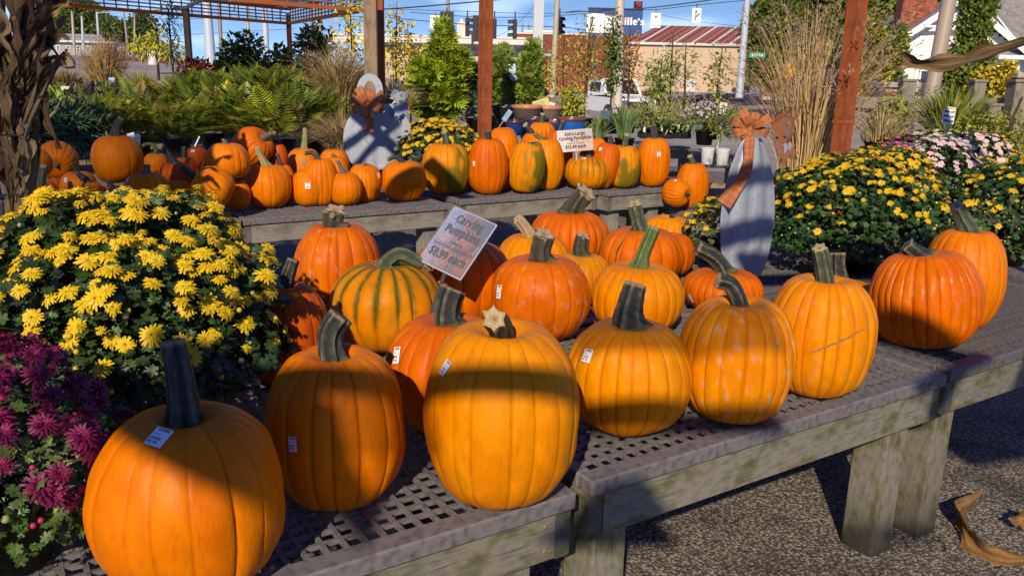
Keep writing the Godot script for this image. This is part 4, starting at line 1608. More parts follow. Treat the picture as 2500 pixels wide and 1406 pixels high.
	wire("lower wire at the far left above the shed", [Vector3(-40.729, 3.631, -78.020), Vector3(-35.238, 3.535, -77.995), Vector3(-29.394, 4.014, -78.118), Vector3(-19.895, 4.712, -78.298)], .02)
	# ---- poles
	pole("bare wooden utility pole behind the left turn sign", Vector3(-4.762, 0.181, -61.641), Vector3(-5.115, 7.969, -63.648), .15, .12, C(.26, .23, .15))
	pole("weathered wooden pole in front of the brick building", Vector3(1.884, 0.106, -45.099), Vector3(2.086, 6.347, -46.707), .17, .13, C(.38, .33, .24))
	pole("square grey post rising beside the brick building", Vector3(0.400, 0.729, -17.377), Vector3(0.425, 3.316, -18.044), .10, .10, C(.42, .45, .50), "post", true)
	pole("smooth tan pole in front of the billboard", Vector3(3.149, 0.380, -26.581), Vector3(3.160, 4.373, -27.610), .145, .13, C(.50, .43, .36))
	var lp := pole("blue grey street lamp pole by the big tree", Vector3(7.440, 0.717, -28.734), Vector3(7.712, 4.956, -29.826), .13, .09, C(.40, .45, .52), "street lamp")
	pole("stout weathered timber pole in front of the white house", Vector3(6.115, 0.811, -12.751), Vector3(6.492, 3.005, -13.317), .112, .107, C(.33, .27, .21))
	pole("thick pale blue pole behind the red shrub", Vector3(-11.653, 1.245, -33.000), Vector3(-11.960, 4.414, -33.817), .20, .15, C(.42, .50, .60))
	pole("brown utility pole under the canopy lattice", Vector3(-21.132, 1.675, -62.026), Vector3(-21.488, 7.054, -63.412), .14, .12, C(.24, .19, .14))
	pole("pale blue pole rising from the dark shrubs", Vector3(-14.927, 1.689, -51.703), Vector3(-15.195, 5.936, -52.797), .19, .16, C(.42, .50, .60))
	pole("pale wooden pole between the dark shrubs", Vector3(-19.236, 1.999, -62.109), Vector3(-19.404, 6.814, -63.350), .12, .11, C(.40, .38, .28))
	pole("grey pole by the yellow leafed vines", Vector3(-11.684, 1.759, -51.721), Vector3(-11.903, 6.006, -52.815), .17, .15, C(.36, .32, .24))
	pole("leaning brown pole near the canopy corner", Vector3(-13.978, 1.804, -59.994), Vector3(-14.543, 6.724, -61.262), .12, .10, C(.26, .18, .13))
	pole("slim wooden pole at the end of the grey shed", Vector3(-37.971, 1.797, -74.449), Vector3(-38.304, 5.600, -75.429), .12, .09, C(.42, .35, .28))
	pole("slim pale green pole in front of the grey shed", Vector3(-34.100, 1.843, -68.265), Vector3(-34.331, 4.894, -69.051), .11, .08, C(.40, .48, .48))
	var ar := pole("pale green street lamp with a curved arm over the shed", Vector3(-32.883, 2.119, -68.336), Vector3(-33.147, 5.231, -69.138), .11, .08, C(.40, .48, .48), "street lamp")
	mb = MB.new()
	mb.col = C(.40, .48, .48)
	var tp: Vector3 = Vector3(-33.145, 5.138, -69.114) - ar.position
	mb.tube([tp, tp + Vector3(.4, .12, 0), tp + Vector3(1.0, .08, 0)], [.05, .04, .05], 6)
	part("arm", mb.mesh(), mats.paint, ar)
	pole("thin leaning brown pole left of the yellow sumac", Vector3(-37.136, 2.703, -82.944), Vector3(-37.603, 6.095, -83.818), .11, .08, C(.30, .22, .18))
	pole("thin brown pole nearest the yellow sumac", Vector3(-36.511, 2.716, -82.947), Vector3(-36.585, 5.965, -83.785), .10, .08, C(.34, .26, .20))
	# gooseneck lamp
	o = thing("gooseneck_lamp", "dark gooseneck yard lamp with bell shade before the white house", "lamp post", Vector3(9.429, 0.944, -22.596))
	var t0: Vector3 = Vector3(9.439, 2.399, -22.971) - o.position
	mb = MB.new()
	mb.col = C(.10, .12, .15)
	mb.tube([Vector3.ZERO, t0, Vector3(9.446, 2.566, -23.014) - o.position, Vector3(9.495, 2.775, -23.068) - o.position, Vector3(9.654, 2.861, -23.090) - o.position, Vector3(9.795, 2.781, -23.069) - o.position, Vector3(9.843, 2.574, -23.016) - o.position, Vector3(9.845, 2.470, -22.989) - o.position], [.035, .035, .03, .028, .026, .026, .026], 10)
	part("stand", mb.mesh(), mats.paint, o)
	mb = MB.new()
	mb.col = C(.07, .075, .09)
	mb.lathe([Vector2(.24, -.2), Vector2(.235, -.13), Vector2(.16, -.06), Vector2(.06, 0), Vector2(.04, .1), Vector2(.001, .11)], 20, Vector3(9.835, 2.429, -22.979) - o.position)
	part("lamp_shade", mb.mesh(), mats.paint, o)
	# yellow diamond sign, green street name plates, stop sign
	o = thing("diamond_sign", "yellow diamond warning sign behind the dry grass", "traffic sign", Vector3(9.749, 1.640, -31.037))
	mb = MB.new()
	mb.col = C(.80, .36, .01)
	mb.box(Vector3.ZERO, Vector3(.24, .24, .006), Basis(Vector3(0, 0, 1), PI / 4) , .004)
	part("panel", mb.mesh(), mats.paint, o, Transform3D(Basis(Vector3(0, 1, 0), -.75), Vector3.ZERO))
	mb = MB.new()
	mb.col = C(.35, .36, .36)
	mb.box(Vector3(0, -1.0, -.02), Vector3(.02, .9, .015))
	part("post", mb.mesh(), mats.paint, o)
	for d in [["green street name plate on the lamp pole by the big tree", Vector3(8.595, 2.182, -31.177), .28, "POLE"], ["small green street name plate before the brick building", Vector3(2.041, 2.468, -53.969), .42, "4TH"]]:
		o = thing("street_name_plate", d[0], "street sign", d[1])
		mb = MB.new()
		mb.col = C(.02, .36, .22)
		mb.box(Vector3.ZERO, Vector3(d[2], .09, .008), Basis(), .004)
		part("panel", mb.mesh(), mats.paint, o)
		for k in 5:
			mb = MB.new()
			mb.col = C(.7, .75, .7)
			mb.box(Vector3(d[2] * (-.6 + .3 * k), 0, .01), Vector3(d[2] * .09, .04, .002))
			part("letter_mark", mb.mesh(), mats.paint, o)
	o = thing("stop_sign", "small red stop sign before the far fence", "traffic sign", Vector3(-29.204, 2.434, -64.287))
	mb = MB.new()
	mb.col = C(.55, .03, .05)
	mb.lathe([Vector2(.001, .0), Vector2(.34, 0), Vector2(.34, .02), Vector2(.001, .02)], 8)
	part("panel", mb.mesh(), mats.paint, o, Transform3D(Basis(Vector3(1, 0, 0), PI / 2) * Basis(Vector3(0, 1, 0), PI / 8), Vector3.ZERO))
	text(o, "STOP", Transform3D(Basis(), Vector3(0, 0, .03)), .2, mats.white_letter)
	mb = MB.new()
	mb.col = C(.3, .3, .3)
	mb.box(Vector3(0, -1.0, -.02), Vector3(.03, 1.0, .02))
	part("post", mb.mesh(), mats.paint, o)
	# white bin and brick kerbs on the rise
	o = thing("waste_bin", "white drum bin under the yellow sumac", "bin", Vector3(-18.209, 1.367, -43.358))
	mb = MB.new()
	mb.col = C(.72, .74, .74)
	mb.lathe([Vector2(.001, 0), Vector2(.24, 0), Vector2(.25, .6), Vector2(.27, .62), Vector2(.26, .68), Vector2(.001, .70)], 18)
	part("drum", mb.mesh(), mats.paint, o)
	o = thing("brick_kerb", "low red brick kerb across the far lot", "kerb", Vector3(-23.218, 1.513, -51.657), "", .05)
	rnd.seed = 17
	for k in 18:
		mb = MB.new()
		mb.col = vary([C(.36, .13, .09), C(.5, .45, .42), C(.30, .10, .07)][rnd.randi() % 3], .2)
		mb.box(Vector3(-3.2 + k * .36, .1, rnd.randf_range(-.03, .03)), Vector3(.165, .12, .12), Basis(), .02)
		part("brick", mb.mesh(), mats.concrete, o)
	o = thing("chain_fence", "dark slatted fence at the back of the far lot", "fence", Vector3(-24.857, 1.548, -57.862), "", 0.0)
	for k in 22:
		mb = MB.new()
		mb.col = C(.05, .055, .06)
		mb.box(Vector3(-1.6 + k * .16, .55, 0), Vector3(.05, .62, .02))
		part("slat", mb.mesh(), mats.paint, o)
	pickup()
	# big tree masses at the right
	tree("great yellow green tree rising behind the dry grass and orange post", Vector3(18.270, 0.861, -51.489), [[Vector3(.4, 4.6, 0), Vector3(3.6, 3.6, 2.8)], [Vector3(-3.0, 3.0, .3), Vector3(2.1, 2.6, 1.8)], [Vector3(3.6, 4.0, .2), Vector3(2.3, 3.2, 2.0)], [Vector3(.4, 1.3, .8), Vector3(3.2, 1.8, 1.7)], [Vector3(-2.0, 6.1, 0), Vector3(2.0, 1.8, 1.7)]], 7500, .44, C(.045, .085, .008), C(.20, .22, .02), .3, 3.0, 311)
	tree("narrow columnar evergreen with yellowing tips before the house", Vector3(8.473, 0.730, -16.345), [[Vector3(.02, 2.1, 0), Vector3(.33, 1.15, .33)], [Vector3(0, .86, 0), Vector3(.50, .72, .46)]], 3600, .10, C(.04, .085, .008), C(.22, .25, .03), .05, 1.7, 312)
	tree("ragged young tree at the corner of the white house", Vector3(7.507, 0.816, -17.400), [[Vector3(.05, 1.15, 0), Vector3(.20, .55, .2)], [Vector3(-.05, .5, 0), Vector3(.34, .4, .3)]], 900, .11, C(.06, .11, .01), C(.24, .26, .03), .03, 1.4, 313)
	tree("yellow green sapling screen behind the orange post", Vector3(6.220, 0.935, -15.365), [[Vector3(0, .9, 0), Vector3(.3, .75, .28)], [Vector3(-.22, .4, .1), Vector3(.25, .4, .24)]], 900, .11, C(.12, .15, .015), C(.34, .30, .03), .03, 1.2, 314)
	tree("leafy green tree shading the street lamp pole", Vector3(11.885, 0.915, -41.177), [[Vector3(0, 2.5, 0), Vector3(1.3, 1.9, 1.2)], [Vector3(.3, .9, .3), Vector3(1.4, 1.0, 1.0)]], 1700, .36, C(.05, .09, .01), C(.17, .20, .02), .2, 2.3, 315)
	tree("dark tree behind the brick chimney", Vector3(27.536, 1.866, -60.010), [[Vector3(0, 3.6, 0), Vector3(2.4, 3.0, 1.6)], [Vector3(1.8, 2.6, 0), Vector3(1.6, 2.4, 1.3)]], 2600, .45, C(.03, .06, .008), C(.16, .17, .02), .25, 2.5, 316)

func brick_image() -> ImageTexture:
	var im := Image.create(128, 128, false, Image.FORMAT_RGB8)
	rnd.seed = 55
	im.fill(Color(.78, .74, .70))
	for r in 16:
		for k in 5:
			var v := rnd.randf_range(.62, 1.0)
			var x := k * 32 - (16 if r % 2 else 0)
			dot(im, maxi(x, 0), r * 8, mini(30, 30 + mini(x, 0)), 7, Color(v, v, v))
	return ImageTexture.create_from_image(im)

func house() -> void:
	var o := thing("white_house", "white clapboard house with timber gable, brick chimney and grey roof", "house", Vector3(19.273, 0.518, -39.009), "", -.12)
	# local axes: x right, y up, z towards the street; the gable front stands at z = 0
	var g := 1.42 - .55
	rnd.seed = 61
	var apex := Vector3(.15, 4.35, 0)
	var eave := 2.15
	var half := 3.1
	var y := .05
	while y < 4.2:      # clapboards, one by one
		var hw := half - .15 if y < eave - .1 else (half + .2) * (apex.y - y - .16) / (apex.y - eave) - .15
		if hw > .15:
			var b := MB.new()
			b.col = vary(C(.74, .75, .77), .03)
			b.box(Vector3(.15, y + .085, -.05), Vector3(hw, .088, .02), Basis(Vector3(1, 0, 0), -.09))
			part("clapboard", b.mesh(), mats.paint, o)
		y += .165
	var mb := MB.new()
	mb.col = C(.60, .61, .63)
	mb.box(Vector3(.15, 1.1, -4.0), Vector3(half - .17, 1.1, 3.9))
	part("wall", mb.mesh(), mats.paint, o)
	mb = MB.new()
	mb.col = C(.26, .25, .25)
	for s in [-1.0, 1.0]:
		var e := Vector3(.15 + s * (half + .35), eave - .22, .45)
		var a := Vector3(.15, apex.y + .12, .45)
		if s < 0:
			mb.face([e, a, a - Vector3(0, 0, 8.5), e - Vector3(0, 0, 8.5)])
		else:
			mb.face([a, e, e - Vector3(0, 0, 8.5), a - Vector3(0, 0, 8.5)])
	part("roof", mb.mesh(), shingle(), o)
	mb = MB.new()
	mb.col = C(.78, .79, .80)
	for s in [-1.0, 1.0]:
		mb.bar(Vector3(.15 + s * (half + .36), eave - .32, .47), Vector3(.15, apex.y + .03, .47 + .002 * s), .06, .26, Vector3(0, 0, 1).cross(Vector3(s, 1, 0)))
	part("bargeboard", mb.mesh(), mats.paint, o)
	for d in [[Vector3(.15, apex.y, .44), Vector3(.15, 3.0, .44)], [Vector3(-1.35, 3.22, .43), Vector3(1.65, 3.22, .43)], [Vector3(-.75, 3.75, .42), Vector3(.12, 3.24, .42)], [Vector3(1.05, 3.75, .42), Vector3(.18, 3.24, .42)]]:
		mb = MB.new()
		mb.col = C(.80, .81, .82)
		mb.bar(d[0], d[1], .09, .17, Vector3(0, 0, 1))
		part("gable_timber", mb.mesh(), mats.paint, o)
	mb = MB.new()
	mb.col = C(.80, .81, .82)
	mb.face([Vector3(-1.15, 2.72, -.01), Vector3(-.15, 2.72, -.01), Vector3(-.65, 3.1, -.01)])
	part("louvre", mb.mesh(), mats.paint, o)
	window_part(o, Vector3(-.75, .75, 0), .62, 1.15)
	window_part(o, Vector3(.35, .75, 0), .62, 1.15)
	window_part(o, Vector3(.35, 1.85, 0), .62, .42)
	for x in [-2.75, -1.25, -.2, .85]:
		mb = MB.new()
		mb.col = C(.80, .81, .82)
		mb.box(Vector3(x, 1.1, .02), Vector3(.09, 1.1, .025))
		part("corner_board", mb.mesh(), mats.paint, o)
	# chimney
	mb = MB.new()
	mb.col = C(.42, .13, .08)
	mb.face([Vector3(-2.05, 2.2, -1.0), Vector3(-.35, 2.2, -1.0), Vector3(-.55, 6.5, -1.0), Vector3(-1.75, 6.5, -1.0)])
	mb.face([Vector3(-.35, 2.2, -1.0), Vector3(-.35, 2.2, -2.0), Vector3(-.55, 6.5, -2.0), Vector3(-.55, 6.5, -1.0)])
	mb.face([Vector3(-2.05, 2.2, -2.0), Vector3(-2.05, 2.2, -1.0), Vector3(-1.75, 6.5, -1.0), Vector3(-1.75, 6.5, -2.0)])
	mb.face([Vector3(-.35, 2.2, -2.0), Vector3(-2.05, 2.2, -2.0), Vector3(-1.75, 6.5, -2.0), Vector3(-.55, 6.5, -2.0)])
	part("chimney", mb.mesh(), mats.far_brick, o)
	# the wing with the large roof on the right
	mb = MB.new()
	mb.col = C(.66, .68, .72)
	mb.box(Vector3(5.4, 1.0, -2.4), Vector3(2.6, 1.05, 2.0))
	part("wing_wall", mb.mesh(), mats.paint, o)
	mb = MB.new()
	mb.col = C(.27, .26, .255)
	mb.face([Vector3(1.6, 2.0, .3), Vector3(9.5, 2.0, .3), Vector3(9.5, 6.6, -4.5), Vector3(1.6, 6.6, -4.5)])
	part("wing_roof", mb.mesh(), shingle(), o)
	mb = MB.new()
	mb.col = C(.78, .79, .80)
	mb.box(Vector3(5.6, 1.98, .34), Vector3(3.6, .09, .06))
	mb.bar(Vector3(3.2, 2.0, .40), Vector3(1.2, 4.1, .40), .06, .22, Vector3(0, 0, 1))
	mb.bar(Vector3(4.6, 4.6, -1.9), Vector3(6.4, 5.7, -1.9), .06, .2, Vector3(0, 0, 1))
	mb.bar(Vector3(4.6, 4.6, -1.9), Vector3(6.4, 4.62, -1.9), .06, .1, Vector3(0, 0, 1))
	part("wing_trim", mb.mesh(), mats.paint, o)

func shingle() -> StandardMaterial3D:
	if mats.has("shingle"): return mats.shingle
	var m := plain("shingle", Color(1, 1, 1), .95, 0.0, true)
	m.albedo_texture = ntex(.06, [[0.0, C(.6, .6, .6)], [1.0, C(1.2, 1.17, 1.12)]], 256, FastNoiseLite.TYPE_CELLULAR, 1, 71, FastNoiseLite.RETURN_CELL_VALUE)
	return tri(m, Vector3(.35, 1.1, .5))

func pickup() -> void:
	var o := thing("pickup_truck", "white pickup truck parked beyond the saplings", "pickup truck", Vector3(4.056, -0.520, -36.676), "", -1.22)
	# local x points to the front of the truck
	var prof := [Vector2(-2.5, .5), Vector2(-2.5, 1.02), Vector2(-.55, 1.02), Vector2(-.5, 1.72), Vector2(.55, 1.75), Vector2(1.15, 1.1), Vector2(2.3, .98), Vector2(2.45, .8), Vector2(2.45, .42), Vector2(-2.5, .42)]
	var mb := MB.new()
	mb.col = C(.76, .77, .78)
	for s in [-1.0, 1.0]:
		var q := []
		for v in prof: q.append(Vector3(v.x, v.y, s * .85))
		var low := [q[0], q[1], q[2], Vector3(1.15, 1.02, s * .85), q[6], q[7], q[8], q[9]]
		if s > 0: low.reverse()
		mb.face(low)
		var cab := [q[2], q[3] - Vector3(0, 0, s * .1), q[4] - Vector3(0, 0, s * .1), q[5]]
		if s > 0: cab.reverse()
		mb.face(cab)
	for k in prof.size():
		var a: Vector2 = prof[k]
		var b: Vector2 = prof[(k + 1) % prof.size()]
		mb.face([Vector3(a.x, a.y, .85), Vector3(b.x, b.y, .85), Vector3(b.x, b.y, -.85), Vector3(a.x, a.y, -.85)])
	part("body", mb.mesh(), mats.gloss_paint, o)
	for d in [[-1.6, .86], [1.55, .86], [-1.6, -.86], [1.55, -.86]]:
		var t := MB.new()
		t.col = C(.015, .015, .016)
		t.lathe([Vector2(.001, -.11), Vector2(.30, -.12), Vector2(.37, -.08), Vector2(.37, .08), Vector2(.30, .12), Vector2(.001, .11)], 20)
		var w := part("wheel", t.mesh(), mats.paint, o, Transform3D(Basis(Vector3(1, 0, 0), PI / 2), Vector3(d[0], .37, d[1])))
		var r := MB.new()
		r.col = C(.42, .43, .45)
		r.lathe([Vector2(.001, -.128), Vector2(.21, -.126), Vector2(.22, 0), Vector2(.21, .126), Vector2(.001, .128)], 14)
		part("rim", r.mesh(), mats.gloss_paint, w)
	for s in [-1.0, 1.0]:
		var gl := MB.new()
		gl.col = C(.02, .025, .03)
		gl.box(Vector3(.1, 1.4, s * .82), Vector3(.5, .2, .012))
		part("side_window", gl.mesh(), mats.gloss_paint, o)
		var hl := MB.new()
		hl.col = C(.6, .6, .6)
		hl.box(Vector3(2.44, .82, s * .66), Vector3(.03, .1, .14), Basis(), .01)
		part("headlight", hl.mesh(), mats.gloss_paint, o)
	mb = MB.new()
	mb.col = C(.02, .025, .03)
	mb.face([Vector3(.60, 1.70, .66), Vector3(1.13, 1.14, .72), Vector3(1.13, 1.14, -.72), Vector3(.60, 1.70, -.66)])
	for k in mb.v.size(): mb.v[k] += Vector3(.012, .012, 0)
	part("windscreen", mb.mesh(), mats.gloss_paint, o)
	mb = MB.new()
	mb.col = C(.03, .03, .033)
	mb.box(Vector3(2.46, .72, 0), Vector3(.02, .16, .5), Basis(), .01)
	part("grille", mb.mesh(), mats.paint, o)
	mb = MB.new()
	mb.col = C(.25, .25, .26)
	mb.box(Vector3(2.5, .48, 0), Vector3(.06, .1, .84), Basis(), .02)
	part("bumper", mb.mesh(), mats.gloss_paint, o)

func shade_structure() -> void:
	# ---- the lattice canopy over the plant tables, top of the picture
	var o := thing("lattice_canopy", "orange steel canopy with blue rods, lattice fascia and dark shade cloth", "canopy", Vector3(-4.105, 2.168, -15.683))
	var b0 := o.position
	var kb: Vector3 = Vector3.ZERO
	var lb: Vector3 = Vector3(-6.468, 2.168, -11.555) - b0
	var nb: Vector3 = Vector3(-2.067, 2.168, -11.742) - b0
	var mb2: Vector3 = Vector3(-3.375, 2.168, -10.323) - b0
	var up := Vector3(0, .245, 0)
	var mb: MB
	for e in [[lb, kb], [kb, nb], [nb, mb2]]:
		var a: Vector3 = e[0]
		var b: Vector3 = e[1]
		for s in [Vector3.ZERO, up]:
			mb = MB.new()
			mb.col = C(.50, .13, .025)
			mb.bar(a + s, b + s, .05, .05)
			part("rail", mb.mesh(), mats.paint, o)
		for k in 3:
			mb = MB.new()
			mb.col = C(.22, .30, .36)
			var s := up * (.28 + .22 * k)
			mb.tube([a + s, b + s], [.011], 6)
			part("rod", mb.mesh(), mats.paint, o)
		var n := int((b - a).length() / .19)
		for k in range(1, n):
			mb = MB.new()
			mb.col = C(.30, .09, .03)
			var p := a.lerp(b, float(k) / n)
			mb.tube([p, p + up], [.011], 5)
			part("picket", mb.mesh(), mats.paint, o)
	mb = MB.new()
	mb.col = C(.022, .022, .026)
	var lt := up + Vector3(0, .03, 0)
	mb.face([kb + lt, nb + lt, mb2 + lt * 1.3, lb + lt * 1.3])
	mb.face([kb + lt * 1.06, lb + lt * 1.36, mb2 + lt * 1.36, nb + lt * 1.06])
	part("shade_cloth", mb.mesh(), mats.shade_cloth, o)
	mb = MB.new()
	mb.col = C(.34, .42, .48)
	mb.tube([Vector3(-5.167, 2.261, -13.641) - b0, Vector3(-4.183, 2.368, -12.120) - b0], [.03], 8)
	mb.tube([Vector3(-5.805, 2.244, -13.947) - b0, Vector3(-5.168, 2.280, -13.646) - b0], [.02], 8)
	mb.tube([Vector3(-4.597, 2.336, -12.628) - b0, Vector3(-3.079, 2.281, -13.130) - b0], [.022], 8)
	part("pipe", mb.mesh(), mats.paint, o)
	for h in [[Vector3(-4.131, 2.317, -12.830), .10], [Vector3(-3.502, 2.288, -13.029), .09]]:
		mb = MB.new()
		mb.col = C(.2, .2, .2)
		mb.tube([h[0] - b0, h[0] - b0 - Vector3(0, h[1], 0), h[0] - b0 - Vector3(.03, h[1] + .03, 0)], [.008], 5)
		part("hook", mb.mesh(), mats.paint, o)
	# ---- posts, one by one
	post("old timber post with a dark weathered foot at the left of the canopy", Vector3(-5.155, 2.274, -13.645), .085, "wood_brown", C(1.0, 1.0, 1.0), 0.0)
	post("orange post under the far corner of the lattice canopy", Vector3(-4.109, 2.331, -15.725), .085, "wood_orange", C(1, 1, 1), .2)
	post("square brown timber post with the orange post close behind it", Vector3(-1.274, 2.056, -7.599), .112, "wood_brown", C(1.3, 1.25, 1.15), .05)
	post("orange post half hidden behind the brown timber post", Vector3(-1.258, 2.084, -7.916), .10, "wood_orange", C(1.25, 1.25, 1.2), .05)
	post("orange painted post standing free behind the small yellow mum", Vector3(-0.300, 2.132, -8.238), .105, "wood_orange", C(1, 1, 1), .5)
	post("stout orange post rising through the tall brown grass", Vector3(2.151, 1.954, -5.611), .094, "wood_orange", C(1.1, 1.1, 1.1), .55)
	# ---- the timber pergola overhead, behind and above the viewer
	o = thing("pergola", "timber pergola over the front benches with slatted roof", "pergola", Vector3(0, 2.75, 0))
	pergola_cloth(o, [Vector3(-6.500, 0.050, 0.100), Vector3(-2.350, 0.050, 0.100), Vector3(-2.250, 0.050, -2.700), Vector3(-6.500, 0.050, -2.700)], false)
	board("slat", Vector3(-6.4, .02, -3.20), Vector3(-2.50, .02, -3.50), .22, .03, mats.wood_brown, o)
	board("slat", Vector3(-6.4, .02, -4.30), Vector3(-2.40, .02, -4.60), .22, .03, mats.wood_brown, o)
	pergola_cloth(o, [Vector3(-1.290, 0.062, 1.880), Vector3(-1.123, 0.062, 1.964), Vector3(-0.948, 0.062, 2.203), Vector3(-0.888, 0.062, 2.293), Vector3(-0.888, 0.062, 1.833), Vector3(-0.948, 0.062, 1.763), Vector3(-1.123, 0.062, 1.564), Vector3(-1.290, 0.062, 1.480)], true)
	pergola_cloth(o, [Vector3(-0.951, 0.066, 1.749), Vector3(-0.730, 0.066, 1.727), Vector3(-0.730, 0.066, 1.987), Vector3(-0.951, 0.066, 2.009)], false)
	board("slat", Vector3(-1.004, 0.000, 1.637), Vector3(-0.373, 0.000, 1.634), 0.075, .03, mats.wood_brown, o)
	pergola_cloth(o, [Vector3(-0.431, 0.074, 1.501), Vector3(0.069, 0.074, 1.443), Vector3(0.069, 0.074, 1.173), Vector3(-0.431, 0.074, 1.261)], false)
	board("slat", Vector3(-0.458, 0.000, 1.636), Vector3(0.053, 0.000, 1.600), 0.080, .03, mats.wood_brown, o)
	board("slat", Vector3(0.493, 0.000, 0.749), Vector3(0.776, -0.000, 1.076), 0.100, .03, mats.wood_brown, o)
	board("slat", Vector3(0.274, 0.000, -0.415), Vector3(0.563, 0.000, -0.582), 0.075, .03, mats.wood_brown, o)
	board("slat", Vector3(0.215, 0.000, -0.054), Vector3(0.513, 0.000, -0.222), 0.100, .03, mats.wood_brown, o)
	board("slat", Vector3(-1.921, 0.000, -3.486), Vector3(-1.219, 0.000, -4.219), 0.070, .03, mats.wood_brown, o)
	board("slat", Vector3(-1.848, 0.000, -4.146), Vector3(-1.344, 0.000, -3.193), 0.110, .03, mats.wood_brown, o)
	board("slat", Vector3(-1.886, 0.000, -3.223), Vector3(-1.428, 0.000, -3.888), 0.050, .03, mats.wood_brown, o)
	board("slat", Vector3(-1.451, 0.000, -1.878), Vector3(-1.064, 0.000, -2.294), 0.160, .03, mats.wood_brown, o)
	board("slat", Vector3(-1.163, 0.000, -2.592), Vector3(-0.939, 0.000, -2.126), 0.120, .03, mats.wood_brown, o)
	board("slat", Vector3(0.326, 0.000, 0.101), Vector3(1.161, 0.000, -0.103), 0.160, .03, mats.wood_brown, o)
	board("slat", Vector3(0.541, 0.000, 1.324), Vector3(0.854, 0.000, 1.044), 0.050, .03, mats.wood_brown, o)
	board("slat", Vector3(0.594, 0.000, 1.431), Vector3(0.737, 0.000, 1.139), 0.050, .03, mats.wood_brown, o)
	pergola_cloth(o, [Vector3(1.001, 0.126, 1.189), Vector3(1.269, 0.126, 0.924), Vector3(2.016, 0.126, 0.413), Vector3(1.240, 0.126, 1.659), Vector3(0.946, 0.126, 1.751), Vector3(0.889, 0.126, 1.506)], true)
	pergola_cloth(o, [Vector3(-0.623, 0.130, 2.374), Vector3(-0.461, 0.130, 2.137), Vector3(-0.371, 0.130, 2.097), Vector3(-0.290, 0.130, 2.362)], true)
	pergola_cloth(o, [Vector3(0.216, 0.134, 2.343), Vector3(0.295, 0.134, 2.234), Vector3(0.591, 0.134, 2.266), Vector3(0.464, 0.134, 2.374)], false)
	board("beam", Vector3(-2.30, .06, 3.2), Vector3(-2.30, .06, -5.4), .045, .18, mats.wood_brown, o)
	board("beam", Vector3(3.20, .06, 3.2), Vector3(3.20, .06, -5.4), .045, .18, mats.wood_brown, o)

func pergola_cloth(o: Node, ring: Array, solid: bool) -> void:
	var mb := MB.new()
	mb.col = C(.03, .03, .033)
	mb.face(ring)
	if solid:
		var low := []
		for q in ring: low.push_front(q - Vector3(0, .02, 0))
		mb.face(low)
	part("roof_panel" if solid else "shade_cloth", mb.mesh(), mats.paint if solid else mats.shade_cloth, o)

func post(label: String, top: Vector3, w: float, mat: String, tint: Color, turn: float) -> void:
	var o := thing("post", label, "post", Vector3(top.x, 0, top.z), "", turn)
	board("shaft", Vector3(0, 0, 0), Vector3(0, top.y, 0), w, w, mats[mat], o, .005, tint, Vector3(0, 0, 1))
	if mat == "wood_orange":
		for y in [.55, 1.15]:
			if y < top.y:
				var mb := MB.new()
				mb.col = C(.35, .08, .02)
				mb.box(Vector3(0, y, 0), Vector3(w * .52, .012, w * .52))
				part("joint_band", mb.mesh(), mats.paint, o)

func benches() -> void:
	var g := "slatted timber benches with grey plastic lattice tops"
	bench("front bench at the picture's lower edge that carries the three foremost pumpkins", -1.385, -.055, -.02, .90, TOP, g)
	bench("front bench in the middle with mossy rail and thick leg on the paving", 0.0, 1.328, 0.0, .90, TOP, g)
	bench("front bench at the right end with the glossy squat pumpkin on it", 1.337, 2.665, -.006, .90, TOP + .012, g, "wood_green", true, true, .72)
	bench("bench behind the foremost one, under the big yellow mum", -1.40, -.07, .93, .90, TOP - .004, g)
	bench("bench of the second rank under the tilted carving sign", -.03, 1.30, .94, .90, TOP - .003, g)
	bench("bench of the second rank under the large yellow mums", 1.345, 2.67, .93, .90, TOP - .002, g)
	bench("back bench at the far left behind the corn stalks", -1.13, .215, 3.46, 1.25, TOP, g, "wood_grey")
	bench("back bench with knotty grey rail under the heap of small pumpkins", .23, 1.557, 3.475, 1.25, TOP, g, "wood_grey")
	bench("back bench with pale greenish rail under the extra large pumpkins", 1.70, 2.872, 3.60, .85, TOP, g, "wood_grey")
	bench("short back bench at the end of the extra large row", 2.885, 3.507, 3.50, .9, TOP, g, "wood_grey")
	bench("low pallet with two orange pumpkins past the back benches", 3.52, 4.3, 3.05, 1.1, TOP - .173, "", "wood_grey", true, true, 1.2)
	# plant tables farther off; they stand square to the view
	table("plain timber plant table with black seedling trays on it", Vector3(1.190, 0.584, -10.178), Vector3(2.225, 0.584, -10.685), 1.0, .55)
	table("dark plant table with a lower shelf of white buckets", Vector3(2.000, 0.584, -9.526), Vector3(2.622, 0.584, -9.476), .9, .56)
	table("timber table under the pink and white mums", Vector3(3.427, 0.534, -7.799), Vector3(4.686, 0.534, -8.151), 1.3, .53)
	table("timber table end behind the pink mums by the fence", Vector3(4.919, 0.534, -9.477), Vector3(5.975, 0.534, -9.787), .8, .53)
	table("low plant table under the ferns", Vector3(-4.312, 0.440, -9.594), Vector3(-2.060, 0.440, -11.298), 2.6, .44)
	table("low plant table under the dark heucheras", Vector3(-6.041, 0.440, -10.251), Vector3(-5.083, 0.440, -11.285), 3.2, .44)

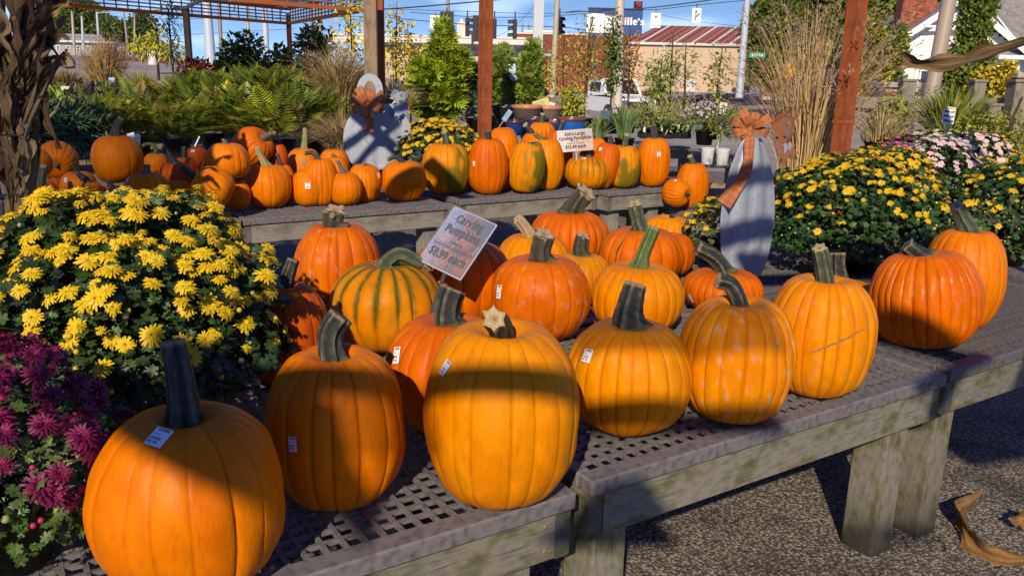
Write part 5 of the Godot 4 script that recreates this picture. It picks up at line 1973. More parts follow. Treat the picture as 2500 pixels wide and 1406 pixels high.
func table(label: String, a: Vector3, b: Vector3, depth: float, y: float) -> void:
	var v := b - a
	v.y = 0
	var o := thing("plant_table", label, "plant table", Vector3(a.x, y, a.z), "", atan2(-v.z, v.x))
	var L := v.length()
	rnd.seed = int(a.x * 100) + 7000
	var n := int(depth / .12)
	for k in n:
		board("plank", Vector3(0, -.012, -.06 - .12 * k), Vector3(L, -.012, -.06 - .12 * k), .105, .022, mats.wood_grey, o, .003, C(1.1, 1.08, 1.05))
	board("rail", Vector3(0, -.085, -.02), Vector3(L, -.085, -.02), .035, .115, mats.wood_grey, o, .004, C(1.25, 1.2, 1.1))
	for x in [.06, L - .06]:
		for z in [-.08, -depth + .06]:
			board("leg", Vector3(x, -.03, z), Vector3(x, -y, z), .09, .09, mats.wood_grey, o, .004, C(1.1, 1.05, 1), Vector3(1, 0, 0))
	board("shelf_bar", Vector3(0, -y * .62, -.05), Vector3(L, -y * .62, -.05), .03, .06, mats.wood_brown, o)

func fruit() -> void:
	var k := 0
	for d in FRUIT:
		pumpkin(d.duplicate(), k)
		k += 1

const NEARG := "carving pumpkins on the front benches"
const XLG := "extra large pumpkins on the back bench"
const PILEG := "small pumpkins piled on the back bench"
const FRUIT := [
	{"label": "biggest foreground pumpkin, smooth orange with tall dark ribbed stem, beside the purple mum", "grp": NEARG, "p": Vector3(-0.523, 0.729, -1.249), "r": 0.1528, "h": 0.2905, "e": 0.75, "dt": 0.22, "db": 0.12, "ax": Vector3(0.000, 1.000, 0.000), "ribs": 17, "rd": 0.035, "col": 0, "green": 0.00, "stripes": 0.00, "blem": 0.00, "gloss": 0, "res": 1, "sc": 0, "cut": 1, "stem": [Vector3(0.000, 0.122, 0.000), Vector3(-0.004, 0.165, -0.011), Vector3(-0.012, 0.216, -0.024), Vector3(-0.022, 0.260, -0.035)], "sr": [0.0283, 0.0231, 0.0191, 0.0171], "stk": [1.649, 0.419, 0.0300, 0.0378, -0.35]},
	{"label": "tall orange pumpkin with curved blackish stem, second along the front bench edge", "grp": NEARG, "p": Vector3(-0.342, 0.735, -1.541), "r": 0.1365, "h": 0.3017, "e": 0.66, "dt": 0.22, "db": 0.12, "ax": Vector3(0.000, 1.000, 0.000), "ribs": 17, "rd": 0.050, "col": 0, "green": 0.00, "stripes": 0.00, "blem": 0.00, "gloss": 0, "res": 1, "sc": 0, "cut": 1, "stem": [Vector3(0.000, 0.125, 0.000), Vector3(-0.008, 0.155, -0.008), Vector3(-0.007, 0.189, -0.016), Vector3(0.011, 0.218, -0.024)], "sr": [0.0279, 0.0223, 0.0215, 0.0207], "stk": [1.990, 1.492, 0.0194, 0.0282, 0.15]},
	{"label": "tall golden pumpkin with short stem whose tan cut end faces out, at the bench corner", "grp": NEARG, "p": Vector3(-0.015, 0.760, -1.563), "r": 0.1564, "h": 0.3517, "e": 0.66, "dt": 0.22, "db": 0.12, "ax": Vector3(0.000, 1.000, 0.000), "ribs": 17, "rd": 0.028, "col": 2, "green": 0.00, "stripes": 0.00, "blem": 0.00, "gloss": 0, "res": 1, "sc": 1, "cut": 1, "stem": [Vector3(0.000, 0.146, 0.000), Vector3(-0.002, 0.167, 0.013), Vector3(-0.008, 0.189, 0.027), Vector3(-0.017, 0.206, 0.041)], "sr": [0.0240, 0.0208, 0.0200, 0.0200], "stk": [2.487, 0.890, 0.0223, 0.0296, -0.12]},
	{"label": "orange pumpkin with stout dark stem squeezed behind the two foremost tall ones", "grp": NEARG, "p": Vector3(-0.146, 0.716, -1.901), "r": 0.1551, "h": 0.2640, "e": 0.75, "dt": 0.22, "db": 0.12, "ax": Vector3(0.000, 1.000, 0.000), "ribs": 20, "rd": 0.050, "col": 1, "green": 0.00, "stripes": 0.00, "blem": 0.00, "gloss": 0, "res": 1, "sc": 0, "cut": 1, "stem": [Vector3(0.000, 0.111, 0.000), Vector3(-0.006, 0.141, -0.008), Vector3(-0.001, 0.177, -0.017), Vector3(0.008, 0.202, -0.024)], "sr": [0.0378, 0.0272, 0.0262, 0.0272], "stk": [2.513, 1.073, 0.0200, 0.0381, 0.30]},
	{"label": "round orange pumpkin with thick leaning black stem and a white sticker on its front", "grp": NEARG, "p": Vector3(0.288, 0.713, -1.920), "r": 0.1520, "h": 0.2583, "e": 0.75, "dt": 0.22, "db": 0.12, "ax": Vector3(0.000, 1.000, 0.000), "ribs": 22, "rd": 0.035, "col": 2, "green": 0.00, "stripes": 0.00, "blem": 0.00, "gloss": 0, "res": 1, "sc": 0, "cut": 1, "stem": [Vector3(0.000, 0.108, 0.000), Vector3(-0.007, 0.142, -0.009), Vector3(-0.002, 0.183, -0.019), Vector3(0.008, 0.222, -0.029)], "sr": [0.0451, 0.0323, 0.0265, 0.0245], "stk": [2.487, 1.021, 0.0239, 0.0309, 0.00]},
	{"label": "orange pumpkin with speckled pale scars and a black stem hooked over to one side", "grp": NEARG, "p": Vector3(0.566, 0.734, -2.004), "r": 0.1450, "h": 0.2995, "e": 0.70, "dt": 0.22, "db": 0.12, "ax": Vector3(0.000, 1.000, 0.000), "ribs": 20, "rd": 0.050, "col": 2, "green": 0.00, "stripes": 0.00, "blem": 0.70, "gloss": 0, "res": 1, "sc": 0, "cut": 1, "stem": [Vector3(0.000, 0.125, 0.000), Vector3(-0.008, 0.158, -0.009), Vector3(-0.028, 0.187, -0.016), Vector3(-0.059, 0.196, -0.018)], "sr": [0.0203, 0.0183, 0.0183, 0.0173]},
	{"label": "yellow orange pumpkin with a long diagonal scar and straight green stem", "grp": NEARG, "p": Vector3(0.844, 0.742, -2.188), "r": 0.1444, "h": 0.3160, "e": 0.72, "dt": 0.22, "db": 0.12, "ax": Vector3(0.000, 1.000, 0.000), "ribs": 20, "rd": 0.045, "col": 2, "green": 0.00, "stripes": 0.00, "blem": 0.20, "gloss": 0, "res": 1, "sc": 2, "cut": 1, "stem": [Vector3(0.000, 0.132, 0.000), Vector3(-0.005, 0.169, -0.010), Vector3(-0.012, 0.206, -0.019), Vector3(-0.019, 0.236, -0.027)], "sr": [0.0220, 0.0198, 0.0187, 0.0176], "scar": [2.094, 1.623, 1.021, 1.204]},
	{"label": "pumpkin tucked behind the scarred one, only its shoulder and grey stem showing", "grp": NEARG, "p": Vector3(1.211, 0.642, -3.000), "r": 0.1449, "h": 0.1150, "e": 0.75, "dt": 0.22, "db": 0.12, "ax": Vector3(0.000, 1.000, 0.000), "ribs": 20, "rd": 0.040, "col": 2, "green": 0.00, "stripes": 0.00, "blem": 0.00, "gloss": 0, "res": 1, "sc": 0, "cut": 1, "stem": [Vector3(0.000, 0.048, 0.000), Vector3(-0.009, 0.086, -0.010), Vector3(-0.014, 0.120, -0.019), Vector3(-0.016, 0.158, -0.028)], "sr": [0.0301, 0.0271, 0.0256, 0.0286]},
	{"label": "glossy squat copper pumpkin with many narrow ribs and a leaning striped stem", "grp": NEARG, "p": Vector3(1.330, 0.741, -2.610), "r": 0.1684, "h": 0.2965, "e": 0.70, "dt": 0.20, "db": 0.12, "ax": Vector3(-0.120, 1.000, -0.100), "ribs": 30, "rd": 0.050, "col": 1, "green": 0.00, "stripes": 0.00, "blem": 0.25, "gloss": 1, "res": 1, "sc": 0, "cut": 1, "stem": [Vector3(-0.015, 0.125, -0.012), Vector3(-0.030, 0.137, -0.016), Vector3(-0.050, 0.151, -0.019), Vector3(-0.075, 0.171, -0.024)], "sr": [0.0340, 0.0261, 0.0222, 0.0222]},
	{"label": "large smooth orange pumpkin standing behind the glossy squat one", "grp": NEARG, "p": Vector3(1.568, 0.755, -2.841), "r": 0.1328, "h": 0.3421, "e": 0.75, "dt": 0.22, "db": 0.12, "ax": Vector3(0.000, 1.000, 0.000), "ribs": 18, "rd": 0.030, "col": 0, "green": 0.00, "stripes": 0.00, "blem": 0.00, "gloss": 0, "res": 1, "sc": 2, "cut": 1, "stem": [Vector3(0.000, 0.143, 0.000), Vector3(-0.011, 0.183, -0.010), Vector3(-0.028, 0.215, -0.019), Vector3(-0.045, 0.251, -0.028)], "sr": [0.0365, 0.0281, 0.0225, 0.0211]},
	{"label": "yellow pumpkin streaked with dark green and a bent green stem lying over its top", "grp": NEARG, "p": Vector3(-0.383, 0.713, -2.496), "r": 0.1749, "h": 0.2588, "e": 0.80, "dt": 0.22, "db": 0.12, "ax": Vector3(0.000, 1.000, 0.000), "ribs": 18, "rd": 0.030, "col": 2, "green": 0.18, "stripes": 1.00, "blem": 0.00, "gloss": 0, "res": 1, "sc": 2, "cut": 1, "stem": [Vector3(0.000, 0.109, 0.000), Vector3(-0.000, 0.134, -0.006), Vector3(0.038, 0.157, -0.012), Vector3(0.086, 0.136, -0.007), Vector3(0.114, 0.117, -0.002)], "sr": [0.0376, 0.0250, 0.0250, 0.0250, 0.0225]},
	{"label": "orange pumpkin with a tan scab and thick pale topped stem behind the streaked one", "grp": NEARG, "p": Vector3(-0.602, 0.742, -2.821), "r": 0.1487, "h": 0.3163, "e": 0.75, "dt": 0.22, "db": 0.12, "ax": Vector3(0.000, 1.000, 0.000), "ribs": 18, "rd": 0.035, "col": 1, "green": 0.00, "stripes": 0.00, "blem": 0.60, "gloss": 0, "res": 1, "sc": 1, "cut": 1, "stem": [Vector3(0.000, 0.133, 0.000), Vector3(-0.013, 0.158, -0.007), Vector3(-0.014, 0.182, -0.013), Vector3(-0.011, 0.205, -0.019)], "sr": [0.0532, 0.0350, 0.0322, 0.0336]},
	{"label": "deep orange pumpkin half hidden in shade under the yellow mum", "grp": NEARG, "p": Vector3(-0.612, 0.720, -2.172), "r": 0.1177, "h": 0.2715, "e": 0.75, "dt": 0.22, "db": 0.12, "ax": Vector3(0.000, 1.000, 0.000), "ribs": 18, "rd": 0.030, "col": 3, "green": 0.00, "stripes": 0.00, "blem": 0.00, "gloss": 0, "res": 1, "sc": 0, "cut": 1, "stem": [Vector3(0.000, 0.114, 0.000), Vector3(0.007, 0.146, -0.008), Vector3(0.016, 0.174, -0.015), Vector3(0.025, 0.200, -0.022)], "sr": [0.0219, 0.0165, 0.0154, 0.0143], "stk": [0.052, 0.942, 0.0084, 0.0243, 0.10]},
	{"label": "wide deep orange pumpkin behind the tilted carving sign", "grp": NEARG, "p": Vector3(-0.177, 0.723, -2.773), "r": 0.1765, "h": 0.2773, "e": 0.75, "dt": 0.22, "db": 0.12, "ax": Vector3(0.000, 1.000, 0.000), "ribs": 18, "rd": 0.040, "col": 1, "green": 0.00, "stripes": 0.00, "blem": 0.00, "gloss": 0, "res": 1, "sc": 0, "cut": 1},
	{"label": "yellow orange pumpkin with thin dry straw coloured stem", "grp": NEARG, "p": Vector3(0.084, 0.681, -3.350), "r": 0.1504, "h": 0.1934, "e": 0.75, "dt": 0.22, "db": 0.12, "ax": Vector3(0.000, 1.000, 0.000), "ribs": 20, "rd": 0.030, "col": 2, "green": 0.00, "stripes": 0.00, "blem": 0.00, "gloss": 0, "res": 1, "sc": 3, "cut": 1, "stem": [Vector3(0.000, 0.081, 0.000), Vector3(-0.022, 0.109, -0.007), Vector3(-0.042, 0.135, -0.014), Vector3(-0.067, 0.161, -0.021)], "sr": [0.0333, 0.0249, 0.0216, 0.0200]},
	{"label": "big ribbed orange pumpkin crowned by the tallest dark brown stem with a round cut top", "grp": NEARG, "p": Vector3(0.256, 0.699, -3.750), "r": 0.1780, "h": 0.2306, "e": 0.75, "dt": 0.22, "db": 0.12, "ax": Vector3(0.000, 1.000, 0.000), "ribs": 22, "rd": 0.045, "col": 1, "green": 0.00, "stripes": 0.00, "blem": 0.00, "gloss": 0, "res": 1, "sc": 1, "cut": 1, "stem": [Vector3(0.000, 0.097, 0.000), Vector3(0.011, 0.125, -0.007), Vector3(0.037, 0.162, -0.017), Vector3(0.070, 0.200, -0.027)], "sr": [0.0573, 0.0443, 0.0388, 0.0425]},
	{"label": "tall deep orange pumpkin in the middle with a stout pale topped stem", "grp": NEARG, "p": Vector3(0.093, 0.714, -2.631), "r": 0.1631, "h": 0.2592, "e": 0.68, "dt": 0.22, "db": 0.12, "ax": Vector3(0.000, 1.000, 0.000), "ribs": 18, "rd": 0.028, "col": 1, "green": 0.00, "stripes": 0.00, "blem": 0.35, "gloss": 0, "res": 1, "sc": 1, "cut": 1, "stem": [Vector3(0.000, 0.108, 0.000), Vector3(-0.006, 0.136, -0.007), Vector3(-0.004, 0.164, -0.014), Vector3(0.006, 0.202, -0.024)], "sr": [0.0474, 0.0329, 0.0303, 0.0303], "stk": [2.539, 1.309, 0.0225, 0.0420, 0.15]},
	{"label": "small greenish gold pumpkin between the tall middle one and the long green stem", "grp": NEARG, "p": Vector3(0.257, 0.676, -3.050), "r": 0.1122, "h": 0.1835, "e": 0.75, "dt": 0.22, "db": 0.12, "ax": Vector3(0.000, 1.000, 0.000), "ribs": 22, "rd": 0.040, "col": 2, "green": 0.22, "stripes": 0.00, "blem": 0.00, "gloss": 0, "res": 1, "sc": 1, "cut": 1, "stem": [Vector3(0.000, 0.077, 0.000), Vector3(-0.007, 0.107, -0.008), Vector3(-0.003, 0.133, -0.014), Vector3(0.004, 0.158, -0.021)], "sr": [0.0350, 0.0259, 0.0244, 0.0228]},
	{"label": "golden pumpkin with a long slanting bright green stem", "grp": NEARG, "p": Vector3(0.422, 0.696, -2.720), "r": 0.1559, "h": 0.2231, "e": 0.75, "dt": 0.22, "db": 0.12, "ax": Vector3(0.000, 1.000, 0.000), "ribs": 20, "rd": 0.035, "col": 2, "green": 0.00, "stripes": 0.00, "blem": 0.00, "gloss": 0, "res": 1, "sc": 4, "cut": 1, "stem": [Vector3(0.000, 0.094, 0.000), Vector3(0.010, 0.136, -0.011), Vector3(0.027, 0.182, -0.023), Vector3(0.047, 0.232, -0.036)], "sr": [0.0327, 0.0204, 0.0191, 0.0191]},
	{"label": "orange pumpkin with a striped stem and a dry tendril hanging down its side", "grp": NEARG, "p": Vector3(0.520, 0.700, -3.350), "r": 0.1715, "h": 0.2325, "e": 0.75, "dt": 0.22, "db": 0.12, "ax": Vector3(0.000, 1.000, 0.000), "ribs": 18, "rd": 0.030, "col": 1, "green": 0.00, "stripes": 0.00, "blem": 0.00, "gloss": 0, "res": 1, "sc": 2, "cut": 1, "stem": [Vector3(0.000, 0.097, 0.000), Vector3(-0.012, 0.138, -0.010), Vector3(-0.022, 0.177, -0.020), Vector3(-0.030, 0.211, -0.029)], "sr": [0.0381, 0.0282, 0.0265, 0.0265], "tendril": [Vector3(-0.018, 0.159, -0.023), Vector3(-0.072, 0.103, 0.089), Vector3(-0.118, 0.055, 0.153), Vector3(-0.122, 0.018, 0.162)]},
	{"label": "deep orange pumpkin peeking out beside the one with the dry tendril", "grp": NEARG, "p": Vector3(0.677, 0.672, -3.550), "r": 0.1129, "h": 0.1760, "e": 0.75, "dt": 0.22, "db": 0.12, "ax": Vector3(0.000, 1.000, 0.000), "ribs": 18, "rd": 0.040, "col": 1, "green": 0.00, "stripes": 0.00, "blem": 0.00, "gloss": 0, "res": 1, "sc": 0, "cut": 1},
	{"label": "golden pumpkin at the bench end with its stem lying flat and a torn pale tip", "grp": NEARG, "p": Vector3(0.735, 0.677, -3.950), "r": 0.1212, "h": 0.1856, "e": 0.75, "dt": 0.22, "db": 0.12, "ax": Vector3(0.000, 1.000, 0.000), "ribs": 18, "rd": 0.040, "col": 2, "green": 0.00, "stripes": 0.00, "blem": 0.00, "gloss": 0, "res": 1, "sc": 0, "cut": 1, "stem": [Vector3(0.000, 0.078, 0.000), Vector3(0.002, 0.076, 0.000), Vector3(0.011, 0.074, 0.001), Vector3(0.021, 0.069, 0.002)], "sr": [0.0331, 0.0292, 0.0292, 0.0292]},
	{"label": "orange pumpkin under a long dark stem that sweeps up and sideways", "grp": NEARG, "p": Vector3(0.778, 0.657, -3.000), "r": 0.1487, "h": 0.1466, "e": 0.75, "dt": 0.22, "db": 0.12, "ax": Vector3(0.000, 1.000, 0.000), "ribs": 26, "rd": 0.045, "col": 1, "green": 0.00, "stripes": 0.00, "blem": 0.00, "gloss": 0, "res": 1, "sc": 0, "cut": 1, "stem": [Vector3(0.000, 0.061, 0.000), Vector3(-0.015, 0.095, -0.009), Vector3(-0.048, 0.127, -0.017), Vector3(-0.102, 0.153, -0.023)], "sr": [0.0391, 0.0270, 0.0255, 0.0240], "stk": [2.670, 1.754, 0.0144, 0.0332, 0.40]},
	{"label": "small orange pumpkin with thin grey stem before the metal cutout", "grp": PILEG, "p": Vector3(-1.069, 0.683, -5.280), "r": 0.1128, "h": 0.1972, "e": 0.75, "dt": 0.22, "db": 0.12, "ax": Vector3(0.000, 1.000, 0.000), "ribs": 20, "rd": 0.030, "col": 0, "green": 0.00, "stripes": 0.00, "blem": 0.00, "gloss": 0, "res": 0, "sc": 5, "cut": 1, "stem": [Vector3(0.000, 0.083, 0.000), Vector3(-0.016, 0.114, -0.008), Vector3(-0.032, 0.143, -0.016), Vector3(-0.048, 0.172, -0.023)], "sr": [0.0206, 0.0129, 0.0116, 0.0103]},
	{"label": "orange pumpkin with only a tiny green nub of stem, by the metal cutout", "grp": PILEG, "p": Vector3(-0.974, 0.701, -5.448), "r": 0.1114, "h": 0.2332, "e": 0.75, "dt": 0.22, "db": 0.12, "ax": Vector3(0.000, 1.000, 0.000), "ribs": 18, "rd": 0.030, "col": 0, "green": 0.00, "stripes": 0.00, "blem": 0.00, "gloss": 0, "res": 0, "sc": 2, "cut": 1, "stem": [Vector3(0.000, 0.098, 0.000), Vector3(0.005, 0.112, -0.004), Vector3(0.018, 0.126, -0.007)], "sr": [0.0159, 0.0106, 0.0093], "stk": [0.367, 1.152, 0.0235, 0.0328, -0.30]},
	{"label": "round orange pumpkin with a thin black stem curling over, at the bench corner", "grp": PILEG, "p": Vector3(-0.727, 0.710, -5.518), "r": 0.1482, "h": 0.2511, "e": 0.75, "dt": 0.22, "db": 0.12, "ax": Vector3(0.000, 1.000, 0.000), "ribs": 20, "rd": 0.035, "col": 0, "green": 0.00, "stripes": 0.00, "blem": 0.00, "gloss": 0, "res": 0, "sc": 0, "cut": 1, "stem": [Vector3(0.000, 0.105, 0.000), Vector3(-0.026, 0.140, -0.009), Vector3(-0.062, 0.154, -0.013), Vector3(-0.106, 0.132, -0.007)], "sr": [0.0214, 0.0147, 0.0134, 0.0107]},
	{"label": "large yellow pumpkin with a green flank, first of the extra large row", "grp": XLG, "p": Vector3(-0.476, 0.755, -5.893), "r": 0.1771, "h": 0.3427, "e": 0.70, "dt": 0.22, "db": 0.12, "ax": Vector3(0.000, 1.000, 0.000), "ribs": 16, "rd": 0.035, "col": 2, "green": 0.50, "stripes": 0.00, "blem": 0.00, "gloss": 0, "res": 0, "sc": 2, "cut": 1, "gdir": Vector3(0.900, -0.200, 0.300), "stem": [Vector3(0.000, 0.143, 0.000), Vector3(-0.002, 0.184, -0.011), Vector3(-0.010, 0.219, -0.020), Vector3(-0.020, 0.248, -0.027)], "sr": [0.0342, 0.0228, 0.0199, 0.0199], "stk": [2.985, 0.864, 0.0222, 0.0292, 0.30]},
	{"label": "tall reddish orange pumpkin between the two greenish large ones", "grp": XLG, "p": Vector3(-0.188, 0.774, -5.903), "r": 0.1433, "h": 0.3806, "e": 0.66, "dt": 0.22, "db": 0.12, "ax": Vector3(0.000, 1.000, 0.000), "ribs": 18, "rd": 0.045, "col": 1, "green": 0.00, "stripes": 0.00, "blem": 0.00, "gloss": 0, "res": 0, "sc": 0, "cut": 1, "stem": [Vector3(0.000, 0.158, 0.000), Vector3(-0.000, 0.187, -0.008), Vector3(-0.001, 0.212, -0.014), Vector3(-0.004, 0.239, -0.021)], "sr": [0.0313, 0.0228, 0.0199, 0.0199], "stk": [2.251, 1.440, 0.0196, 0.0323, 0.20]},
	{"label": "leaning pumpkin mostly dark green with a curled green stem", "grp": XLG, "p": Vector3(0.087, 0.764, -5.995), "r": 0.1348, "h": 0.3477, "e": 0.72, "dt": 0.22, "db": 0.12, "ax": Vector3(0.140, 1.000, 0.000), "ribs": 16, "rd": 0.035, "col": 2, "green": 0.75, "stripes": 0.00, "blem": 0.00, "gloss": 0, "res": 0, "sc": 2, "cut": 1, "gdir": Vector3(0.950, -0.200, 0.200), "stem": [Vector3(0.020, 0.144, 0.000), Vector3(0.057, 0.159, -0.004), Vector3(0.085, 0.155, -0.003), Vector3(0.088, 0.130, 0.004)], "sr": [0.0260, 0.0188, 0.0174, 0.0145], "stk": [3.037, 1.230, 0.0142, 0.0329, 0.30]},
	{"label": "tall golden pumpkin with a slim slanted green stem behind the dark green one", "grp": XLG, "p": Vector3(0.242, 0.766, -6.215), "r": 0.1233, "h": 0.3639, "e": 0.68, "dt": 0.22, "db": 0.12, "ax": Vector3(0.000, 1.000, 0.000), "ribs": 16, "rd": 0.030, "col": 2, "green": 0.00, "stripes": 0.00, "blem": 0.00, "gloss": 0, "res": 0, "sc": 4, "cut": 1, "stem": [Vector3(0.000, 0.151, 0.000), Vector3(-0.035, 0.172, -0.005), Vector3(-0.070, 0.192, -0.011), Vector3(-0.105, 0.215, -0.016)], "sr": [0.0240, 0.0165, 0.0135, 0.0120]},
	{"label": "squat yellow pumpkin with green flecks in front of the price sign", "grp": XLG, "p": Vector3(0.547, 0.705, -6.288), "r": 0.1751, "h": 0.2418, "e": 0.72, "dt": 0.22, "db": 0.12, "ax": Vector3(0.000, 1.000, 0.000), "ribs": 20, "rd": 0.030, "col": 2, "green": 0.30, "stripes": 0.50, "blem": 0.00, "gloss": 0, "res": 0, "sc": 2, "cut": 1, "stem": [Vector3(0.000, 0.101, 0.000), Vector3(-0.004, 0.141, -0.010), Vector3(-0.014, 0.181, -0.021), Vector3(-0.023, 0.219, -0.030)], "sr": [0.0304, 0.0228, 0.0213, 0.0213], "stk": [1.937, 0.576, 0.0297, 0.0218, 0.00]},
	{"label": "yellow pumpkin with a green patch low on one side next to the tall end one", "grp": XLG, "p": Vector3(0.823, 0.741, -6.384), "r": 0.1364, "h": 0.3141, "e": 0.68, "dt": 0.22, "db": 0.12, "ax": Vector3(0.000, 1.000, 0.000), "ribs": 18, "rd": 0.035, "col": 2, "green": 0.50, "stripes": 0.00, "blem": 0.00, "gloss": 0, "res": 0, "sc": 2, "cut": 1, "gdir": Vector3(0.600, -0.600, 0.500), "stem": [Vector3(0.000, 0.131, 0.000), Vector3(0.005, 0.169, -0.010), Vector3(0.009, 0.204, -0.019), Vector3(0.017, 0.237, -0.027)], "sr": [0.0308, 0.0231, 0.0231, 0.0231]},
	{"label": "tall slender orange pumpkin ending the extra large row", "grp": XLG, "p": Vector3(1.070, 0.767, -6.516), "r": 0.1331, "h": 0.3653, "e": 0.62, "dt": 0.22, "db": 0.12, "ax": Vector3(0.000, 1.000, 0.000), "ribs": 18, "rd": 0.030, "col": 0, "green": 0.00, "stripes": 0.00, "blem": 0.00, "gloss": 0, "res": 0, "sc": 0, "cut": 1, "stem": [Vector3(0.000, 0.150, 0.000), Vector3(-0.003, 0.201, -0.013), Vector3(-0.006, 0.242, -0.024), Vector3(-0.018, 0.280, -0.033)], "sr": [0.0345, 0.0235, 0.0220, 0.0204], "stk": [1.440, 1.204, 0.0278, 0.0325, 0.00]},
	{"label": "orange pumpkin behind the tall reddish one, beside the small mum", "grp": XLG, "p": Vector3(-0.090, 0.803, -6.200), "r": 0.1291, "h": 0.4380, "e": 0.75, "dt": 0.22, "db": 0.12, "ax": Vector3(0.000, 1.000, 0.000), "ribs": 18, "rd": 0.030, "col": 0, "green": 0.00, "stripes": 0.00, "blem": 0.00, "gloss": 0, "res": 0, "sc": 0, "cut": 1},
	{"label": "orange pumpkin with brown cut stem in the second rank", "grp": XLG, "p": Vector3(0.145, 0.776, -6.500), "r": 0.1226, "h": 0.3840, "e": 0.75, "dt": 0.22, "db": 0.12, "ax": Vector3(0.000, 1.000, 0.000), "ribs": 16, "rd": 0.040, "col": 0, "green": 0.00, "stripes": 0.00, "blem": 0.00, "gloss": 0, "res": 0, "sc": 1, "cut": 1, "stem": [Vector3(0.000, 0.161, 0.000), Vector3(-0.022, 0.196, -0.009), Vector3(-0.047, 0.228, -0.017), Vector3(-0.072, 0.254, -0.024)], "sr": [0.0282, 0.0235, 0.0203, 0.0219]},
	{"label": "deeply ribbed orange pumpkin raised highest with flared green stem", "grp": XLG, "p": Vector3(0.208, 0.956, -6.750), "r": 0.1055, "h": 0.1601, "e": 0.75, "dt": 0.22, "db": 0.12, "ax": Vector3(0.000, 1.000, 0.000), "ribs": 14, "rd": 0.090, "col": 0, "green": 0.00, "stripes": 0.00, "blem": 0.00, "gloss": 0, "res": 0, "sc": 2, "cut": 1, "stem": [Vector3(0.000, 0.067, 0.000), Vector3(-0.002, 0.094, -0.007), Vector3(0.003, 0.121, -0.014), Vector3(0.004, 0.145, -0.020)], "sr": [0.0324, 0.0194, 0.0178, 0.0194]},
	{"label": "orange pumpkin hidden behind the price sign with dark stem above it", "grp": XLG, "p": Vector3(0.333, 0.787, -6.500), "r": 0.1160, "h": 0.4069, "e": 0.75, "dt": 0.22, "db": 0.12, "ax": Vector3(0.000, 1.000, 0.000), "ribs": 16, "rd": 0.050, "col": 1, "green": 0.00, "stripes": 0.00, "blem": 0.00, "gloss": 0, "res": 0, "sc": 0, "cut": 1, "stem": [Vector3(0.000, 0.171, 0.000), Vector3(0.008, 0.209, -0.010), Vector3(0.018, 0.244, -0.019), Vector3(0.029, 0.276, -0.027)], "sr": [0.0281, 0.0219, 0.0203, 0.0203]},
	{"label": "orange pumpkin with a striped slanted stem just past the price sign", "grp": XLG, "p": Vector3(0.614, 0.760, -6.600), "r": 0.1174, "h": 0.3527, "e": 0.75, "dt": 0.22, "db": 0.12, "ax": Vector3(0.000, 1.000, 0.000), "ribs": 18, "rd": 0.030, "col": 0, "green": 0.00, "stripes": 0.00, "blem": 0.00, "gloss": 0, "res": 0, "sc": 2, "cut": 1, "stem": [Vector3(0.000, 0.148, 0.000), Vector3(-0.014, 0.168, -0.005), Vector3(-0.035, 0.186, -0.010), Vector3(-0.049, 0.203, -0.014)], "sr": [0.0286, 0.0223, 0.0207, 0.0207]},
	{"label": "orange pumpkin with small sticker and curled black stem behind the yellow pair", "grp": XLG, "p": Vector3(0.675, 0.756, -6.300), "r": 0.1050, "h": 0.3331, "e": 0.75, "dt": 0.22, "db": 0.12, "ax": Vector3(0.200, 1.000, 0.000), "ribs": 18, "rd": 0.030, "col": 1, "green": 0.00, "stripes": 0.00, "blem": 0.00, "gloss": 0, "res": 0, "sc": 0, "cut": 1, "stem": [Vector3(0.027, 0.137, 0.000), Vector3(0.037, 0.173, -0.009), Vector3(0.032, 0.202, -0.017), Vector3(0.021, 0.199, -0.016)], "sr": [0.0213, 0.0167, 0.0167, 0.0137], "stk": [2.487, 0.890, 0.0271, 0.0284, 0.20]},
	{"label": "tall orange pumpkin on the low pallet past the bench end", "grp": XLG, "p": Vector3(1.403, 0.583, -6.600), "r": 0.1297, "h": 0.3464, "e": 0.66, "dt": 0.22, "db": 0.12, "ax": Vector3(0.000, 1.000, 0.000), "ribs": 18, "rd": 0.025, "col": 0, "green": 0.00, "stripes": 0.00, "blem": 0.00, "gloss": 0, "res": 0, "sc": 2, "cut": 1, "stem": [Vector3(0.000, 0.144, 0.000), Vector3(-0.009, 0.175, -0.008), Vector3(-0.021, 0.199, -0.014), Vector3(-0.033, 0.227, -0.022)], "sr": [0.0320, 0.0240, 0.0208, 0.0208]},
	{"label": "orange pumpkin lying on its side with the stem end turned outward, on the low pallet", "grp": XLG, "p": Vector3(1.235, 0.557, -6.361), "r": 0.1097, "h": 0.1887, "e": 0.75, "dt": 0.22, "db": 0.12, "ax": Vector3(0.720, -0.100, 0.620), "ribs": 20, "rd": 0.040, "col": 0, "green": 0.00, "stripes": 0.00, "blem": 0.00, "gloss": 0, "res": 0, "sc": 0, "cut": 1, "stem": [Vector3(0.060, -0.008, 0.051), Vector3(0.065, -0.005, 0.050), Vector3(0.074, -0.001, 0.049), Vector3(0.082, 0.006, 0.048)], "sr": [0.0309, 0.0201, 0.0170, 0.0170], "stk": [3.351, 1.518, 0.0244, 0.0193, 0.00]},
	{"label": "large round orange pumpkin standing upright over the pile with a tall black stem", "grp": PILEG, "p": Vector3(-2.338, 0.874, -4.950), "r": 0.1422, "h": 0.2706, "e": 0.80, "dt": 0.22, "db": 0.12, "ax": Vector3(0.000, 1.000, 0.000), "ribs": 16, "rd": 0.020, "col": 0, "green": 0.00, "stripes": 0.00, "blem": 0.00, "gloss": 0, "res": 0, "sc": 0, "cut": 1, "stem": [Vector3(0.000, 0.114, 0.000), Vector3(0.002, 0.156, -0.011), Vector3(0.014, 0.197, -0.021), Vector3(0.036, 0.235, -0.031)], "sr": [0.0311, 0.0227, 0.0215, 0.0179]},
